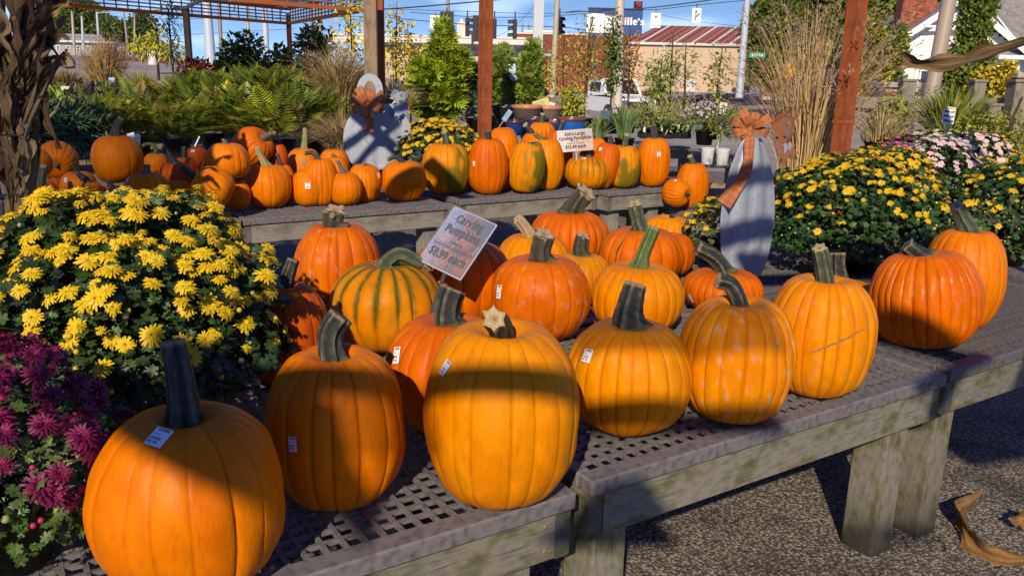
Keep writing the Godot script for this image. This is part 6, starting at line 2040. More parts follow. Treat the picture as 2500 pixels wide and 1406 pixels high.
	{"label": "orange pumpkin tipped over with its dry grey stem on one side", "grp": PILEG, "p": Vector3(-2.894, 0.815, -5.321), "r": 0.1226, "h": 0.2109, "e": 0.75, "dt": 0.22, "db": 0.12, "ax": Vector3(0.350, -0.300, 0.850), "ribs": 18, "rd": 0.040, "col": 0, "green": 0.00, "stripes": 0.00, "blem": 0.00, "gloss": 0, "res": 0, "sc": 5, "cut": 1, "stem": [Vector3(0.032, -0.027, 0.078), Vector3(0.048, -0.006, 0.072), Vector3(0.068, 0.010, 0.068)], "sr": [0.0281, 0.0217, 0.0192]},
	{"label": "orange pumpkin facing out with a frayed stub of stem and sticker, against the corn stalks", "grp": PILEG, "p": Vector3(-2.768, 0.850, -4.856), "r": 0.0895, "h": 0.1539, "e": 0.75, "dt": 0.22, "db": 0.12, "ax": Vector3(0.000, 0.750, 0.650), "ribs": 18, "rd": 0.030, "col": 0, "green": 0.00, "stripes": 0.00, "blem": 0.00, "gloss": 0, "res": 0, "sc": 5, "cut": 1, "stem": [Vector3(0.000, 0.049, 0.042), Vector3(0.013, 0.061, 0.039), Vector3(0.025, 0.074, 0.036)], "sr": [0.0257, 0.0187, 0.0164], "stk": [1.440, 0.890, 0.0278, 0.0317, 0.30]},
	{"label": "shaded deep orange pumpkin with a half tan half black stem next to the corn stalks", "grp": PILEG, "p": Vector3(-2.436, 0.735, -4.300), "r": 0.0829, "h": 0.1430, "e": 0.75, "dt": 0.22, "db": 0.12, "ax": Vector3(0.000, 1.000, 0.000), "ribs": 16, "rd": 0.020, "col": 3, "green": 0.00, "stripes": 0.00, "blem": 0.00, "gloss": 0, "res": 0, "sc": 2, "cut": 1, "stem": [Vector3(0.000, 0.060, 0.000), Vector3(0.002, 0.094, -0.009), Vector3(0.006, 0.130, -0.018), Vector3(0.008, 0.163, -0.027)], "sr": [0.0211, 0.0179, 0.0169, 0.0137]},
	{"label": "sunlit orange pumpkin with a hooked green stem behind the shaded one at the stalks", "grp": PILEG, "p": Vector3(-2.588, 0.719, -4.550), "r": 0.0914, "h": 0.1530, "e": 0.75, "dt": 0.22, "db": 0.12, "ax": Vector3(0.000, 1.000, 0.000), "ribs": 16, "rd": 0.030, "col": 0, "green": 0.00, "stripes": 0.00, "blem": 0.00, "gloss": 0, "res": 0, "sc": 2, "cut": 1, "stem": [Vector3(0.000, 0.064, 0.000), Vector3(-0.017, 0.099, -0.009), Vector3(-0.028, 0.129, -0.017), Vector3(-0.015, 0.152, -0.023)], "sr": [0.0178, 0.0134, 0.0122, 0.0122]},
	{"label": "orange pumpkin with sticker and a thin twisted stem behind the yellow mum", "grp": PILEG, "p": Vector3(-2.398, 0.743, -4.600), "r": 0.0969, "h": 0.1859, "e": 0.75, "dt": 0.22, "db": 0.12, "ax": Vector3(0.000, 1.000, 0.000), "ribs": 18, "rd": 0.030, "col": 0, "green": 0.00, "stripes": 0.00, "blem": 0.00, "gloss": 0, "res": 0, "sc": 0, "cut": 1, "stem": [Vector3(0.000, 0.078, 0.000), Vector3(-0.016, 0.107, -0.007), Vector3(-0.033, 0.140, -0.016)], "sr": [0.0135, 0.0090, 0.0067], "stk": [1.885, 0.969, 0.0199, 0.0278, 0.20]},
	{"label": "orange pumpkin barely showing over the yellow mum with a slanting black stem", "grp": PILEG, "p": Vector3(-2.209, 0.738, -4.350), "r": 0.0664, "h": 0.1575, "e": 0.75, "dt": 0.22, "db": 0.12, "ax": Vector3(0.000, 1.000, 0.000), "ribs": 18, "rd": 0.030, "col": 1, "green": 0.00, "stripes": 0.00, "blem": 0.00, "gloss": 0, "res": 0, "sc": 0, "cut": 1, "stem": [Vector3(0.000, 0.066, 0.000), Vector3(-0.018, 0.085, -0.005), Vector3(-0.045, 0.105, -0.010), Vector3(-0.069, 0.124, -0.015)], "sr": [0.0213, 0.0170, 0.0149, 0.0106]},
	{"label": "orange pumpkin with sticker and stubby square grey stem behind the yellow mum", "grp": PILEG, "p": Vector3(-2.021, 0.742, -4.600), "r": 0.1230, "h": 0.1963, "e": 0.75, "dt": 0.22, "db": 0.12, "ax": Vector3(0.000, 1.000, 0.000), "ribs": 18, "rd": 0.040, "col": 0, "green": 0.00, "stripes": 0.00, "blem": 0.00, "gloss": 0, "res": 0, "sc": 5, "cut": 1, "stem": [Vector3(0.000, 0.082, 0.000), Vector3(0.001, 0.107, -0.006), Vector3(0.001, 0.140, -0.015)], "sr": [0.0269, 0.0202, 0.0202], "stk": [2.251, 0.916, 0.0198, 0.0254, 0.40]},
	{"label": "orange pumpkin with a grey green stem arching over backwards", "grp": PILEG, "p": Vector3(-2.343, 0.783, -5.500), "r": 0.0775, "h": 0.1449, "e": 0.75, "dt": 0.22, "db": 0.12, "ax": Vector3(0.000, 1.000, 0.000), "ribs": 16, "rd": 0.030, "col": 0, "green": 0.00, "stripes": 0.00, "blem": 0.00, "gloss": 0, "res": 0, "sc": 4, "cut": 1, "stem": [Vector3(0.000, 0.061, 0.000), Vector3(0.002, 0.101, -0.010), Vector3(-0.025, 0.128, -0.017), Vector3(-0.060, 0.129, -0.018), Vector3(-0.086, 0.115, -0.014)], "sr": [0.0187, 0.0133, 0.0120, 0.0120, 0.0107]},
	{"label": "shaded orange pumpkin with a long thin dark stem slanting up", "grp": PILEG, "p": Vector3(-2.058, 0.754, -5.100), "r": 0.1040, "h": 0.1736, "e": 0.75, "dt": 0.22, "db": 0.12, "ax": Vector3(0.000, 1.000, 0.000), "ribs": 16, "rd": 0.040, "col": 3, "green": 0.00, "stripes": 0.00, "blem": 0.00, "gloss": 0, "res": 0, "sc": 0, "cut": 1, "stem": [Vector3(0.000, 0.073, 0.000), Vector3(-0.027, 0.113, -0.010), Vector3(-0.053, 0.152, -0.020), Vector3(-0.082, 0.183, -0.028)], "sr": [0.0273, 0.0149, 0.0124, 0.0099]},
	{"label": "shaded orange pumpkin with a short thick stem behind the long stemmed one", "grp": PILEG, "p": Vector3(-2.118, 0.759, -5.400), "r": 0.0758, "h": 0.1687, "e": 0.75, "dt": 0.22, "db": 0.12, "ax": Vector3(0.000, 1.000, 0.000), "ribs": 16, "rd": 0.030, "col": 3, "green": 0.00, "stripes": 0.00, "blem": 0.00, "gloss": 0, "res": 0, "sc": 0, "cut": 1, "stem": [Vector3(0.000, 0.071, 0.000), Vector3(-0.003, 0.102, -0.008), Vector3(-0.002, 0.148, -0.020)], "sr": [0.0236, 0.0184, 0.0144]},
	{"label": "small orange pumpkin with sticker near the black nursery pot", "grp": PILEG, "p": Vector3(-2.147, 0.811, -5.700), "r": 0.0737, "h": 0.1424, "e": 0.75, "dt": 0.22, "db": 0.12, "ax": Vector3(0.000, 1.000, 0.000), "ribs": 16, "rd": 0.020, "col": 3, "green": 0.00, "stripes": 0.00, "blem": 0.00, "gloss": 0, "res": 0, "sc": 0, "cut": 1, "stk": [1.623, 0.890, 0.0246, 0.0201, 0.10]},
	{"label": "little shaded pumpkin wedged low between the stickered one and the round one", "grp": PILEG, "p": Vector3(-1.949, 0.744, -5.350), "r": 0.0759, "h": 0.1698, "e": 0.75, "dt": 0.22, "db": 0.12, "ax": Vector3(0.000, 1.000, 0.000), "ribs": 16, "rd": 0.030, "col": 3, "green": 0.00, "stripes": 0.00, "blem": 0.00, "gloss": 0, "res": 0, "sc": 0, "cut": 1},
	{"label": "round orange pumpkin perched on others with a sticker on its edge", "grp": PILEG, "p": Vector3(-1.668, 0.884, -4.900), "r": 0.1250, "h": 0.1975, "e": 0.75, "dt": 0.22, "db": 0.12, "ax": Vector3(0.000, 1.000, 0.000), "ribs": 16, "rd": 0.030, "col": 0, "green": 0.00, "stripes": 0.00, "blem": 0.00, "gloss": 0, "res": 0, "sc": 5, "cut": 1, "stem": [Vector3(0.000, 0.083, 0.000), Vector3(-0.012, 0.102, -0.005), Vector3(-0.026, 0.120, -0.010)], "sr": [0.0142, 0.0107, 0.0095], "stk": [0.209, 1.152, 0.0162, 0.0317, -0.30]},
	{"label": "large pumpkin tipped on top of the pile with a grey stem pointing sideways", "grp": PILEG, "p": Vector3(-1.677, 0.917, -5.400), "r": 0.1307, "h": 0.2248, "e": 0.75, "dt": 0.22, "db": 0.12, "ax": Vector3(0.750, 0.600, 0.300), "ribs": 18, "rd": 0.050, "col": 1, "green": 0.00, "stripes": 0.00, "blem": 0.00, "gloss": 0, "res": 0, "sc": 5, "cut": 1, "stem": [Vector3(0.070, 0.056, 0.028), Vector3(0.098, 0.074, 0.024), Vector3(0.127, 0.089, 0.020), Vector3(0.158, 0.094, 0.018)], "sr": [0.0285, 0.0194, 0.0156, 0.0117]},
	{"label": "pumpkin lying on its side with dark stem pointing across, above the yellow mum", "grp": PILEG, "p": Vector3(-1.668, 0.764, -4.624), "r": 0.1188, "h": 0.2043, "e": 0.75, "dt": 0.22, "db": 0.12, "ax": Vector3(-0.850, 0.500, 0.100), "ribs": 16, "rd": 0.030, "col": 0, "green": 0.00, "stripes": 0.00, "blem": 0.00, "gloss": 0, "res": 0, "sc": 0, "cut": 1, "stem": [Vector3(-0.073, 0.043, 0.009), Vector3(-0.107, 0.066, 0.003), Vector3(-0.142, 0.089, -0.003), Vector3(-0.177, 0.109, -0.008)], "sr": [0.0225, 0.0180, 0.0158, 0.0135]},
	{"label": "orange pumpkin with a long pale curved stem at the bench edge", "grp": PILEG, "p": Vector3(-1.508, 0.711, -5.118), "r": 0.1454, "h": 0.2550, "e": 0.75, "dt": 0.22, "db": 0.12, "ax": Vector3(0.000, 1.000, 0.000), "ribs": 18, "rd": 0.035, "col": 0, "green": 0.00, "stripes": 0.00, "blem": 0.00, "gloss": 0, "res": 0, "sc": 6, "cut": 1, "stem": [Vector3(0.000, 0.107, 0.000), Vector3(-0.020, 0.147, -0.010), Vector3(-0.045, 0.188, -0.021), Vector3(-0.064, 0.228, -0.031)], "sr": [0.0349, 0.0199, 0.0174, 0.0162]},
	{"label": "orange pumpkin with square sticker on its front and short slanted stem", "grp": PILEG, "p": Vector3(-1.281, 0.692, -5.215), "r": 0.1091, "h": 0.2157, "e": 0.75, "dt": 0.22, "db": 0.12, "ax": Vector3(0.000, 1.000, 0.000), "ribs": 18, "rd": 0.020, "col": 0, "green": 0.00, "stripes": 0.00, "blem": 0.00, "gloss": 0, "res": 0, "sc": 6, "cut": 1, "stem": [Vector3(0.000, 0.090, 0.000), Vector3(-0.009, 0.117, -0.007), Vector3(-0.018, 0.142, -0.013), Vector3(-0.024, 0.168, -0.020)], "sr": [0.0280, 0.0203, 0.0191, 0.0191], "stk": [1.388, 1.361, 0.0325, 0.0341, 0.00]},
	{"label": "orange pumpkin with thin black stem squeezed behind the pale stemmed one", "grp": PILEG, "p": Vector3(-1.469, 0.701, -5.300), "r": 0.0835, "h": 0.2341, "e": 0.75, "dt": 0.22, "db": 0.12, "ax": Vector3(0.000, 1.000, 0.000), "ribs": 18, "rd": 0.030, "col": 0, "green": 0.00, "stripes": 0.00, "blem": 0.00, "gloss": 0, "res": 0, "sc": 0, "cut": 1, "stem": [Vector3(0.000, 0.098, 0.000), Vector3(-0.011, 0.129, -0.008), Vector3(-0.022, 0.159, -0.016), Vector3(-0.030, 0.187, -0.023)], "sr": [0.0181, 0.0129, 0.0116, 0.0116]},
	{"label": "orange pumpkin with a tall straight straw stem at the back of the pile", "grp": PILEG, "p": Vector3(-1.436, 0.734, -5.750), "r": 0.1249, "h": 0.2994, "e": 0.75, "dt": 0.22, "db": 0.12, "ax": Vector3(0.000, 1.000, 0.000), "ribs": 16, "rd": 0.030, "col": 0, "green": 0.00, "stripes": 0.00, "blem": 0.00, "gloss": 0, "res": 0, "sc": 6, "cut": 1, "stem": [Vector3(0.000, 0.126, 0.000), Vector3(0.002, 0.184, -0.015), Vector3(0.004, 0.231, -0.027), Vector3(0.001, 0.280, -0.040)], "sr": [0.0251, 0.0195, 0.0167, 0.0125]},
	{"label": "orange pumpkin with a dark green stem hooked like a handle", "grp": PILEG, "p": Vector3(-1.218, 0.726, -5.250), "r": 0.1136, "h": 0.2845, "e": 0.75, "dt": 0.22, "db": 0.12, "ax": Vector3(0.000, 1.000, 0.000), "ribs": 20, "rd": 0.040, "col": 0, "green": 0.00, "stripes": 0.00, "blem": 0.00, "gloss": 0, "res": 0, "sc": 0, "cut": 1, "stem": [Vector3(0.000, 0.119, 0.000), Vector3(-0.017, 0.156, -0.009), Vector3(-0.049, 0.180, -0.016), Vector3(-0.093, 0.172, -0.013)], "sr": [0.0204, 0.0140, 0.0127, 0.0115]},
	{"label": "orange pumpkin under dry grass close to the metal cutout", "grp": PILEG, "p": Vector3(-1.286, 0.720, -6.000), "r": 0.1156, "h": 0.2725, "e": 0.75, "dt": 0.22, "db": 0.12, "ax": Vector3(0.000, 1.000, 0.000), "ribs": 16, "rd": 0.030, "col": 0, "green": 0.00, "stripes": 0.00, "blem": 0.00, "gloss": 0, "res": 0, "sc": 0, "cut": 1},
	{"label": "pumpkin with a pale broken stub just ahead of the metal cutout", "grp": PILEG, "p": Vector3(-1.210, 0.710, -5.700), "r": 0.0938, "h": 0.2520, "e": 0.75, "dt": 0.22, "db": 0.12, "ax": Vector3(0.000, 1.000, 0.000), "ribs": 16, "rd": 0.030, "col": 0, "green": 0.00, "stripes": 0.00, "blem": 0.00, "gloss": 0, "res": 0, "sc": 5, "cut": 1, "stem": [Vector3(0.000, 0.106, 0.000), Vector3(-0.012, 0.125, -0.005), Vector3(-0.027, 0.145, -0.010)], "sr": [0.0194, 0.0138, 0.0083]},
	{"label": "reddish pumpkin wedged under the tipped one by a dark pot", "grp": PILEG, "p": Vector3(-1.542, 0.837, -5.500), "r": 0.0615, "h": 0.1939, "e": 0.75, "dt": 0.22, "db": 0.12, "ax": Vector3(0.000, 1.000, 0.000), "ribs": 18, "rd": 0.030, "col": 3, "green": 0.00, "stripes": 0.00, "blem": 0.00, "gloss": 0, "res": 0, "sc": 0, "cut": 1, "stem": [Vector3(0.000, 0.081, 0.000), Vector3(0.006, 0.095, -0.004), Vector3(0.016, 0.112, -0.008)], "sr": [0.0133, 0.0106, 0.0093]},
	{"label": "shaded pumpkin low between the tipped one and the tall stemmed one", "grp": PILEG, "p": Vector3(-2.682, 0.687, -4.900), "r": 0.0564, "h": 0.1625, "e": 0.75, "dt": 0.22, "db": 0.12, "ax": Vector3(0.000, 1.000, 0.000), "ribs": 16, "rd": 0.030, "col": 3, "green": 0.00, "stripes": 0.00, "blem": 0.00, "gloss": 0, "res": 0, "sc": 0, "cut": 1},
	{"label": "low shaded pumpkin in front of the large round one, just above the yellow mum", "grp": PILEG, "p": Vector3(-2.150, 0.706, -4.450), "r": 0.0868, "h": 0.1566, "e": 0.75, "dt": 0.22, "db": 0.12, "ax": Vector3(0.000, 1.000, 0.000), "ribs": 16, "rd": 0.030, "col": 1, "green": 0.00, "stripes": 0.00, "blem": 0.00, "gloss": 0, "res": 0, "sc": 0, "cut": 1, "stem": [Vector3(0.000, 0.066, 0.000), Vector3(-0.004, 0.087, -0.005), Vector3(-0.017, 0.107, -0.011)], "sr": [0.0174, 0.0131, 0.0109]},
	{"label": "small pumpkin filling the gap under the long stemmed shaded one", "grp": PILEG, "p": Vector3(-1.920, 0.697, -4.750), "r": 0.0843, "h": 0.1634, "e": 0.75, "dt": 0.22, "db": 0.12, "ax": Vector3(0.000, 1.000, 0.000), "ribs": 16, "rd": 0.030, "col": 0, "green": 0.00, "stripes": 0.00, "blem": 0.00, "gloss": 0, "res": 0, "sc": 0, "cut": 1},
	{"label": "shaded pumpkin low beside the one with half tan stem", "grp": PILEG, "p": Vector3(-2.413, 0.675, -4.350), "r": 0.0578, "h": 0.1505, "e": 0.75, "dt": 0.22, "db": 0.12, "ax": Vector3(0.000, 1.000, 0.000), "ribs": 16, "rd": 0.030, "col": 3, "green": 0.00, "stripes": 0.00, "blem": 0.00, "gloss": 0, "res": 0, "sc": 0, "cut": 1},
	{"label": "small pumpkin between the sideways one and the pale stemmed one", "grp": PILEG, "p": Vector3(-1.639, 0.677, -4.950), "r": 0.0737, "h": 0.1670, "e": 0.75, "dt": 0.22, "db": 0.12, "ax": Vector3(0.000, 1.000, 0.000), "ribs": 16, "rd": 0.030, "col": 0, "green": 0.00, "stripes": 0.00, "blem": 0.00, "gloss": 0, "res": 0, "sc": 5, "cut": 1, "stem": [Vector3(0.000, 0.070, 0.000), Vector3(0.006, 0.088, -0.005), Vector3(0.018, 0.106, -0.009)], "sr": [0.0145, 0.0109, 0.0085]},
]

func plants() -> void:
	var yd := []
	var gd := []
	for k in 4:
		yd.append(flower_mesh("yellow_daisy%d" % k, "daisy", C(.74, .55, .006), C(.70, .44, .006), 10 + k))
		gd.append(flower_mesh("gold_daisy%d" % k, "daisy", C(.76, .54, .006), C(.72, .43, .006), 20 + k))
	var ys := [flower_mesh("yellow_small", "small", C(.76, .55, .008), C(.70, .44, .006), 30)]
	var pm := []
	for k in 3:
		pm.append(flower_mesh("crimson_pom%d" % k, "pom", C(.13, .003, .045), C(.22, .008, .075), 40 + k))
	# the four large mounds
	mum({"label": "large yellow chrysanthemum at the front corner spilling over pumpkins", "p": Vector3(-0.923, 0.584, -1.936), "seed": 1, "rx": .355, "ry": .335, "y0": .20, "skirt": .52, "pr": .14, "ph": .17, "leaves": 7500, "leaf": .031, "lc": C(.028, .062, .012), "flowers": 295, "fr": .0255, "gap": 1.02, "fm": yd, "bias": .0, "low": .5, "buds": 150, "bc": C(.6, .45, .02), "young": .16, "face": Vector3(0.545, -0.000, 0.839), "fmin": -.55})
	mum({"label": "crimson purple chrysanthemum with bristly blooms at the lower left edge", "p": Vector3(-0.858, 0.584, -1.280), "seed": 2, "rx": .175, "ry": .20, "y0": .16, "skirt": .85, "pr": .085, "ph": .12, "leaves": 2600, "leaf": .021, "lc": C(.065, .12, .022), "flowers": 170, "fr": .025, "gap": .7, "fm": pm, "bias": .25, "low": .2, "buds": 60, "bc": C(.42, .02, .11), "young": .1})
	mum({"label": "broad golden chrysanthemum behind the upright metal pumpkin, bare green below", "p": Vector3(1.529, 0.584, -3.738), "seed": 3, "rx": .42, "ry": .30, "y0": .18, "skirt": .45, "pr": .15, "ph": .17, "leaves": 7500, "leaf": .029, "lc": C(.03, .075, .014), "flowers": 280, "fr": .0205, "gap": 1.0, "fm": gd, "bias": -.36, "low": .5, "buds": 220, "bc": C(.62, .52, .10), "young": .3, "face": Vector3(0.545, -0.000, 0.839), "fmin": -.6})
	mum({"label": "golden chrysanthemum in a terracotta red pot at the right edge behind a pumpkin", "p": Vector3(2.336, 0.584, -3.947), "seed": 4, "rx": .32, "ry": .34, "y0": .13, "skirt": .3, "pr": .13, "ph": .15, "pc": C(.42, .06, .012), "leaves": 3000, "leaf": .034, "lc": C(.03, .075, .014), "flowers": 190, "fr": .020, "gap": 1.0, "fm": gd, "bias": -.1, "low": .4, "buds": 200, "bc": C(.68, .46, .02), "young": .4, "face": Vector3(0.545, -0.000, 0.839), "fmin": -.4})
	mum({"label": "golden chrysanthemum farther along the bench before the pink mums", "p": Vector3(2.725, 0.584, -6.231), "seed": 5, "rx": .36, "ry": .22, "y0": .12, "pr": .12, "ph": .14, "leaves": 1800, "leaf": .045, "lc": C(.03, .07, .015), "flowers": 170, "fr": .026, "gap": 1.0, "fm": gd, "bias": .1, "low": .3, "young": .2, "face": Vector3(0, .3, 1), "fmin": -.2})
	mum({"label": "small yellow chrysanthemum between the round metal cutout and the extra large pumpkins", "p": Vector3(-0.546, 0.619, -6.299) - Vector3(0, .19, 0), "seed": 6, "rx": .31, "ry": .27, "y0": .34, "skirt": .9, "pr": .12, "ph": .2, "leaves": 2600, "leaf": .036, "lc": C(.03, .07, .015), "flowers": 230, "fr": .024, "gap": .85, "fm": gd, "bias": -.15, "low": .2, "young": .1, "face": Vector3(0, .4, 1), "fmin": -.3})
	mum({"label": "sparse yellow chrysanthemum with bronze leaves peeking out beside the upright metal pumpkin", "p": Vector3(0.890, 0.615, -3.665), "seed": 7, "rx": .13, "ry": .16, "y0": .12, "skirt": .6, "pr": .07, "ph": .1, "leaves": 420, "leaf": .034, "lc": C(.08, .10, .02), "flowers": 34, "fr": .019, "gap": .9, "fm": yd, "bias": .2, "low": .3, "face": Vector3(-.9, .3, .3), "fmin": .0})
	# the coloured mums on the far right table
	var far := [["pale pink chrysanthemum, the fuller one standing rightmost on the table", 2375, 405, 7.1, .27, .27, C(.78, .52, .50), C(.74, .60, .50), .031], ["pale lilac pink chrysanthemum partly in shade before the sale sign", 2290, 412, 6.8, .25, .25, C(.66, .46, .52), C(.72, .58, .55), .030], ["magenta chrysanthemum on the table next to the orange one", 2212, 395, 7.4, .20, .19, C(.55, .07, .32), C(.62, .12, .38), .022], ["rusty orange chrysanthemum at the near corner of the mum table", 2172, 388, 8.0, .24, .22, C(.62, .17, .012), C(.66, .24, .02), .018], ["cream white chrysanthemum under the sale sign at the back of the table", 2278, 372, 8.2, .31, .2, C(.70, .62, .32), C(.74, .68, .45), .024], ["bright lemon chrysanthemum wedged between the two pink ones", 2333, 412, 7.2, .17, .24, C(.74, .56, .012), C(.70, .46, .01), .026], ["deep yellow chrysanthemum low at the corner beside the magenta one", 2228, 415, 6.9, .14, .14, C(.66, .46, .01), C(.60, .38, .01), .024], ["apricot yellow chrysanthemum mostly hidden behind the fuller pink one", 2415, 398, 7.6, .2, .24, C(.72, .40, .02), C(.70, .45, .02), .024]]
	var fk := 0
	for f in far:
		var p := spot(f[1], f[2], f[3])
		var m := [flower_mesh("far_flower%d" % fk, "small", f[6], f[7], 60 + fk)]
		mum({"label": f[0], "p": p - Vector3(0, f[5] * .55, 0), "seed": 20 + fk, "rx": f[4], "ry": f[5], "y0": f[5] * .55, "skirt": .7, "pr": .10, "ph": .12, "leaves": 700, "leaf": .05, "lc": C(.035, .08, .015), "flowers": 130, "fr": f[8], "gap": .82, "fm": m, "bias": .3, "low": .2, "face": Vector3(0, .35, 1), "fmin": -.15, "young": .05})
		fk += 1
	# ferns on the low table
	var fg := "potted ferns on the low plant table"
	var fr := [[250, 340, 7.6, .42, .46], [335, 330, 8.0, .42, .46], [432, 345, 7.9, .48, .5], [520, 330, 8.4, .55, .55], [600, 330, 8.2, .55, .55], [690, 345, 8.0, .58, .58], [760, 335, 8.5, .55, .5], [380, 300, 9.2, .5, .5], [470, 295, 9.4, .6, .55], [560, 292, 9.5, .62, .6], [650, 290, 9.4, .66, .6], [735, 292, 9.5, .6, .55], [590, 268, 10.6, .6, .6], [680, 262, 10.6, .66, .6], [510, 270, 10.6, .55, .55], [775, 275, 10.5, .55, .5]]
	var names := ["fern with its fronds drooping behind the round pumpkin's tag", "small fern between the white plant tags and the black pot", "fern in the clear black pot behind the pile of pumpkins", "fern left of the tipped pumpkin, second row of pots", "lush fern right above the tipped pumpkin", "broad sunlit fern over the straw stemmed pumpkin", "fern nearest the dry arching grass", "fern behind the white plant tags", "shaded fern in the middle row left of the sunny ones", "tall shaded fern in the middle row", "tall bright fern in the middle row", "fern in the middle row before the dark evergreen shrub", "fern of the back row under the tan grass", "tallest fern of the back row with ladder like fronds", "fern of the back row beside the yellow green grass", "fern of the back row near the leaning plumes"]
	for k in fr.size():
		var f: Array = fr[k]
		fern(names[k], spot(f[0], f[1], f[2]), f[3] * .72, f[4] * .62, 120, C(.07, .12, .008), C(.28, .29, .014), 400 + k, fg, .12)
	# heucheras and shade plants at the left
	var lg := [["lime green heuchera by the corn stalks", 95, 290, 7.4, .28, .20, C(.20, .26, .012), C(.30, .34, .02), "oval", .10], ["second lime heuchera with upright leaves above the tipped pumpkin", 165, 300, 7.8, .22, .18, C(.16, .22, .012), C(.26, .30, .02), "oval", .10], ["dark purple heuchera behind the lime one", 200, 275, 8.6, .32, .17, C(.022, .012, .022), C(.05, .02, .035), "oval", .11], ["wine purple heuchera in front of the blue green ferns", 285, 278, 8.7, .36, .17, C(.02, .012, .02), C(.06, .016, .03), "oval", .11], ["dark leaved hellebore at the foot of the corn stalks", 60, 345, 6.4, .22, .22, C(.03, .075, .02), C(.07, .13, .03), "narrow", .2], ["blue green shade plant behind the tipped pumpkin", 130, 330, 6.9, .24, .22, C(.05, .10, .05), C(.09, .15, .06), "narrow", .16], ["feathery blue green foliage left of the round pumpkin", 200, 325, 7.2, .26, .22, C(.05, .10, .04), C(.10, .16, .05), "narrow", .11], ["dark green ground plants before the white sale sign", 130, 252, 10.0, .5, .18, C(.04, .08, .02), C(.10, .15, .03), "oval", .09], ["dark green bedding plants below the blue sale sign", 260, 252, 10.2, .6, .18, C(.04, .075, .018), C(.09, .15, .03), "oval", .09], ["mixed dark bedding at the end of the far row", 350, 262, 10.0, .45, .16, C(.025, .05, .012), C(.08, .09, .02), "oval", .09]]
	for k in lg.size():
		var f: Array = lg[k]
		leafy("shade_plant", f[0], "bedding plant", spot(f[1], f[2], f[3]), [[Vector3(0, .04, 0), Vector3(f[4], f[5], f[4] * .8)]], 900, f[8], f[9], f[6], f[7], [], 500 + k, "", .3, "leaf", .7, .10)
	# grasses
	grass("tall tan fountain grass behind the sale signs", Vector3(-5.840, 0.870, -12.250), .95, .42, 900, C(.42, .27, .10), C(.52, .36, .15), .006, .45, .25, 601)
	grass("olive and rust grass clump beside the corn stalks", Vector3(-6.142, 0.908, -11.744), .48, .45, 600, C(.15, .15, .02), C(.36, .20, .07), .007, .6, 0.0, 602)
	grass("lime yellow grass tuft in the middle distance", Vector3(-5.354, 0.852, -12.246), .52, .36, 700, C(.24, .27, .025), C(.34, .28, .05), .006, .6, 0.0, 603)
	grass("pale straw grass in front of the thin dark tree", Vector3(-4.557, 0.818, -11.204), .45, .4, 600, C(.36, .32, .15), C(.46, .38, .18), .005, .8, 0.0, 604)
	grass("bright yellow green grass below the red shrub", Vector3(-4.118, 0.879, -11.220), .42, .40, 500, C(.28, .29, .015), C(.42, .38, .03), .008, .7, 0.0, 605)
	grass("pale tan grass hummock before the dark shrubs", Vector3(-4.026, 1.020, -12.805), .32, .42, 600, C(.44, .34, .16), C(.50, .40, .20), .005, .7, 0.0, 606)
	grass("dry arching brown grass spilling beside the round metal cutout", Vector3(-1.431, 0.738, -7.053), .42, .5, 900, C(.30, .20, .09), C(.46, .33, .15), .003, 1.1, 0.0, 607)
	grass("tall straw grass with rusty plumes left of the brown timber post", Vector3(-1.885, 0.975, -9.179), .82, .62, 700, C(.32, .23, .08), C(.46, .34, .15), .004, .8, .25, 608)
	grass("dry golden grass right of the brown timber post", Vector3(-1.215, 0.909, -8.336), .52, .4, 500, C(.32, .24, .08), C(.44, .32, .13), .004, .9, .1, 609)
	grass("towering dry switchgrass with feathery brown tops around the stout orange post", Vector3(2.101, 0.701, -6.114), 1.22, .66, 600, C(.46, .31, .13), C(.66, .48, .24), .0034, .34, .6, 610, "", Vector3(0, 0, 0), "ornamental grass", .2)
	grass("green lily grass standing behind the right sale sign", Vector3(4.311, 0.797, -8.514), .62, .5, 420, C(.16, .22, .02), C(.30, .32, .05), .009, .35, 0.0, 611)
	grass("thin dry fountain grass before the wooden rail fence", Vector3(3.481, 0.851, -8.115), .42, .6, 260, C(.40, .31, .15), C(.5, .4, .2), .003, .9, 0.0, 612)
	grass("blue green iris fan in the front of the seedling table", Vector3(1.120, 0.781, -8.716), .34, .22, 46, C(.07, .15, .05), C(.13, .20, .06), .016, .15, 0.0, 613, "", Vector3.ZERO, "iris plant", .1)
	grass("smaller iris fan next to the blue glazed pot", Vector3(0.835, 0.802, -8.515), .24, .2, 36, C(.08, .15, .04), C(.15, .20, .06), .015, .3, 0.0, 614, "", Vector3.ZERO, "iris plant", .1)
	grass("curving green leaf blades over the terracotta planters", Vector3(0.658, 0.804, -8.722), .2, .25, 30, C(.12, .18, .03), C(.20, .22, .05), .012, .7, 0.0, 615, "", Vector3.ZERO, "iris plant", .09)
	# shrubs and young trees
	leafy("shrub", "dark red leaved shrub under the old timber post", "shrub", Vector3(-4.697, 1.024, -12.806), [[Vector3(-.02, .26, 0), Vector3(.32, .22, .28)], [Vector3(.25, .10, .05), Vector3(.22, .16, .2)]], 1700, "oval", .075, C(.14, .022, .012), C(.26, .05, .025), [.03, .3], 701, "", .3)
	leafy("shrub", "dark glossy evergreen shrub before the pale blue pole", "shrub", Vector3(-4.189, 1.084, -13.338), [[Vector3(0, .42, 0), Vector3(.38, .42, .32)], [Vector3(-.2, .15, .1), Vector3(.3, .28, .25)]], 1900, "oval", .10, C(.03, .065, .016), C(.09, .15, .03), [.03, .4], 702, "", .35)
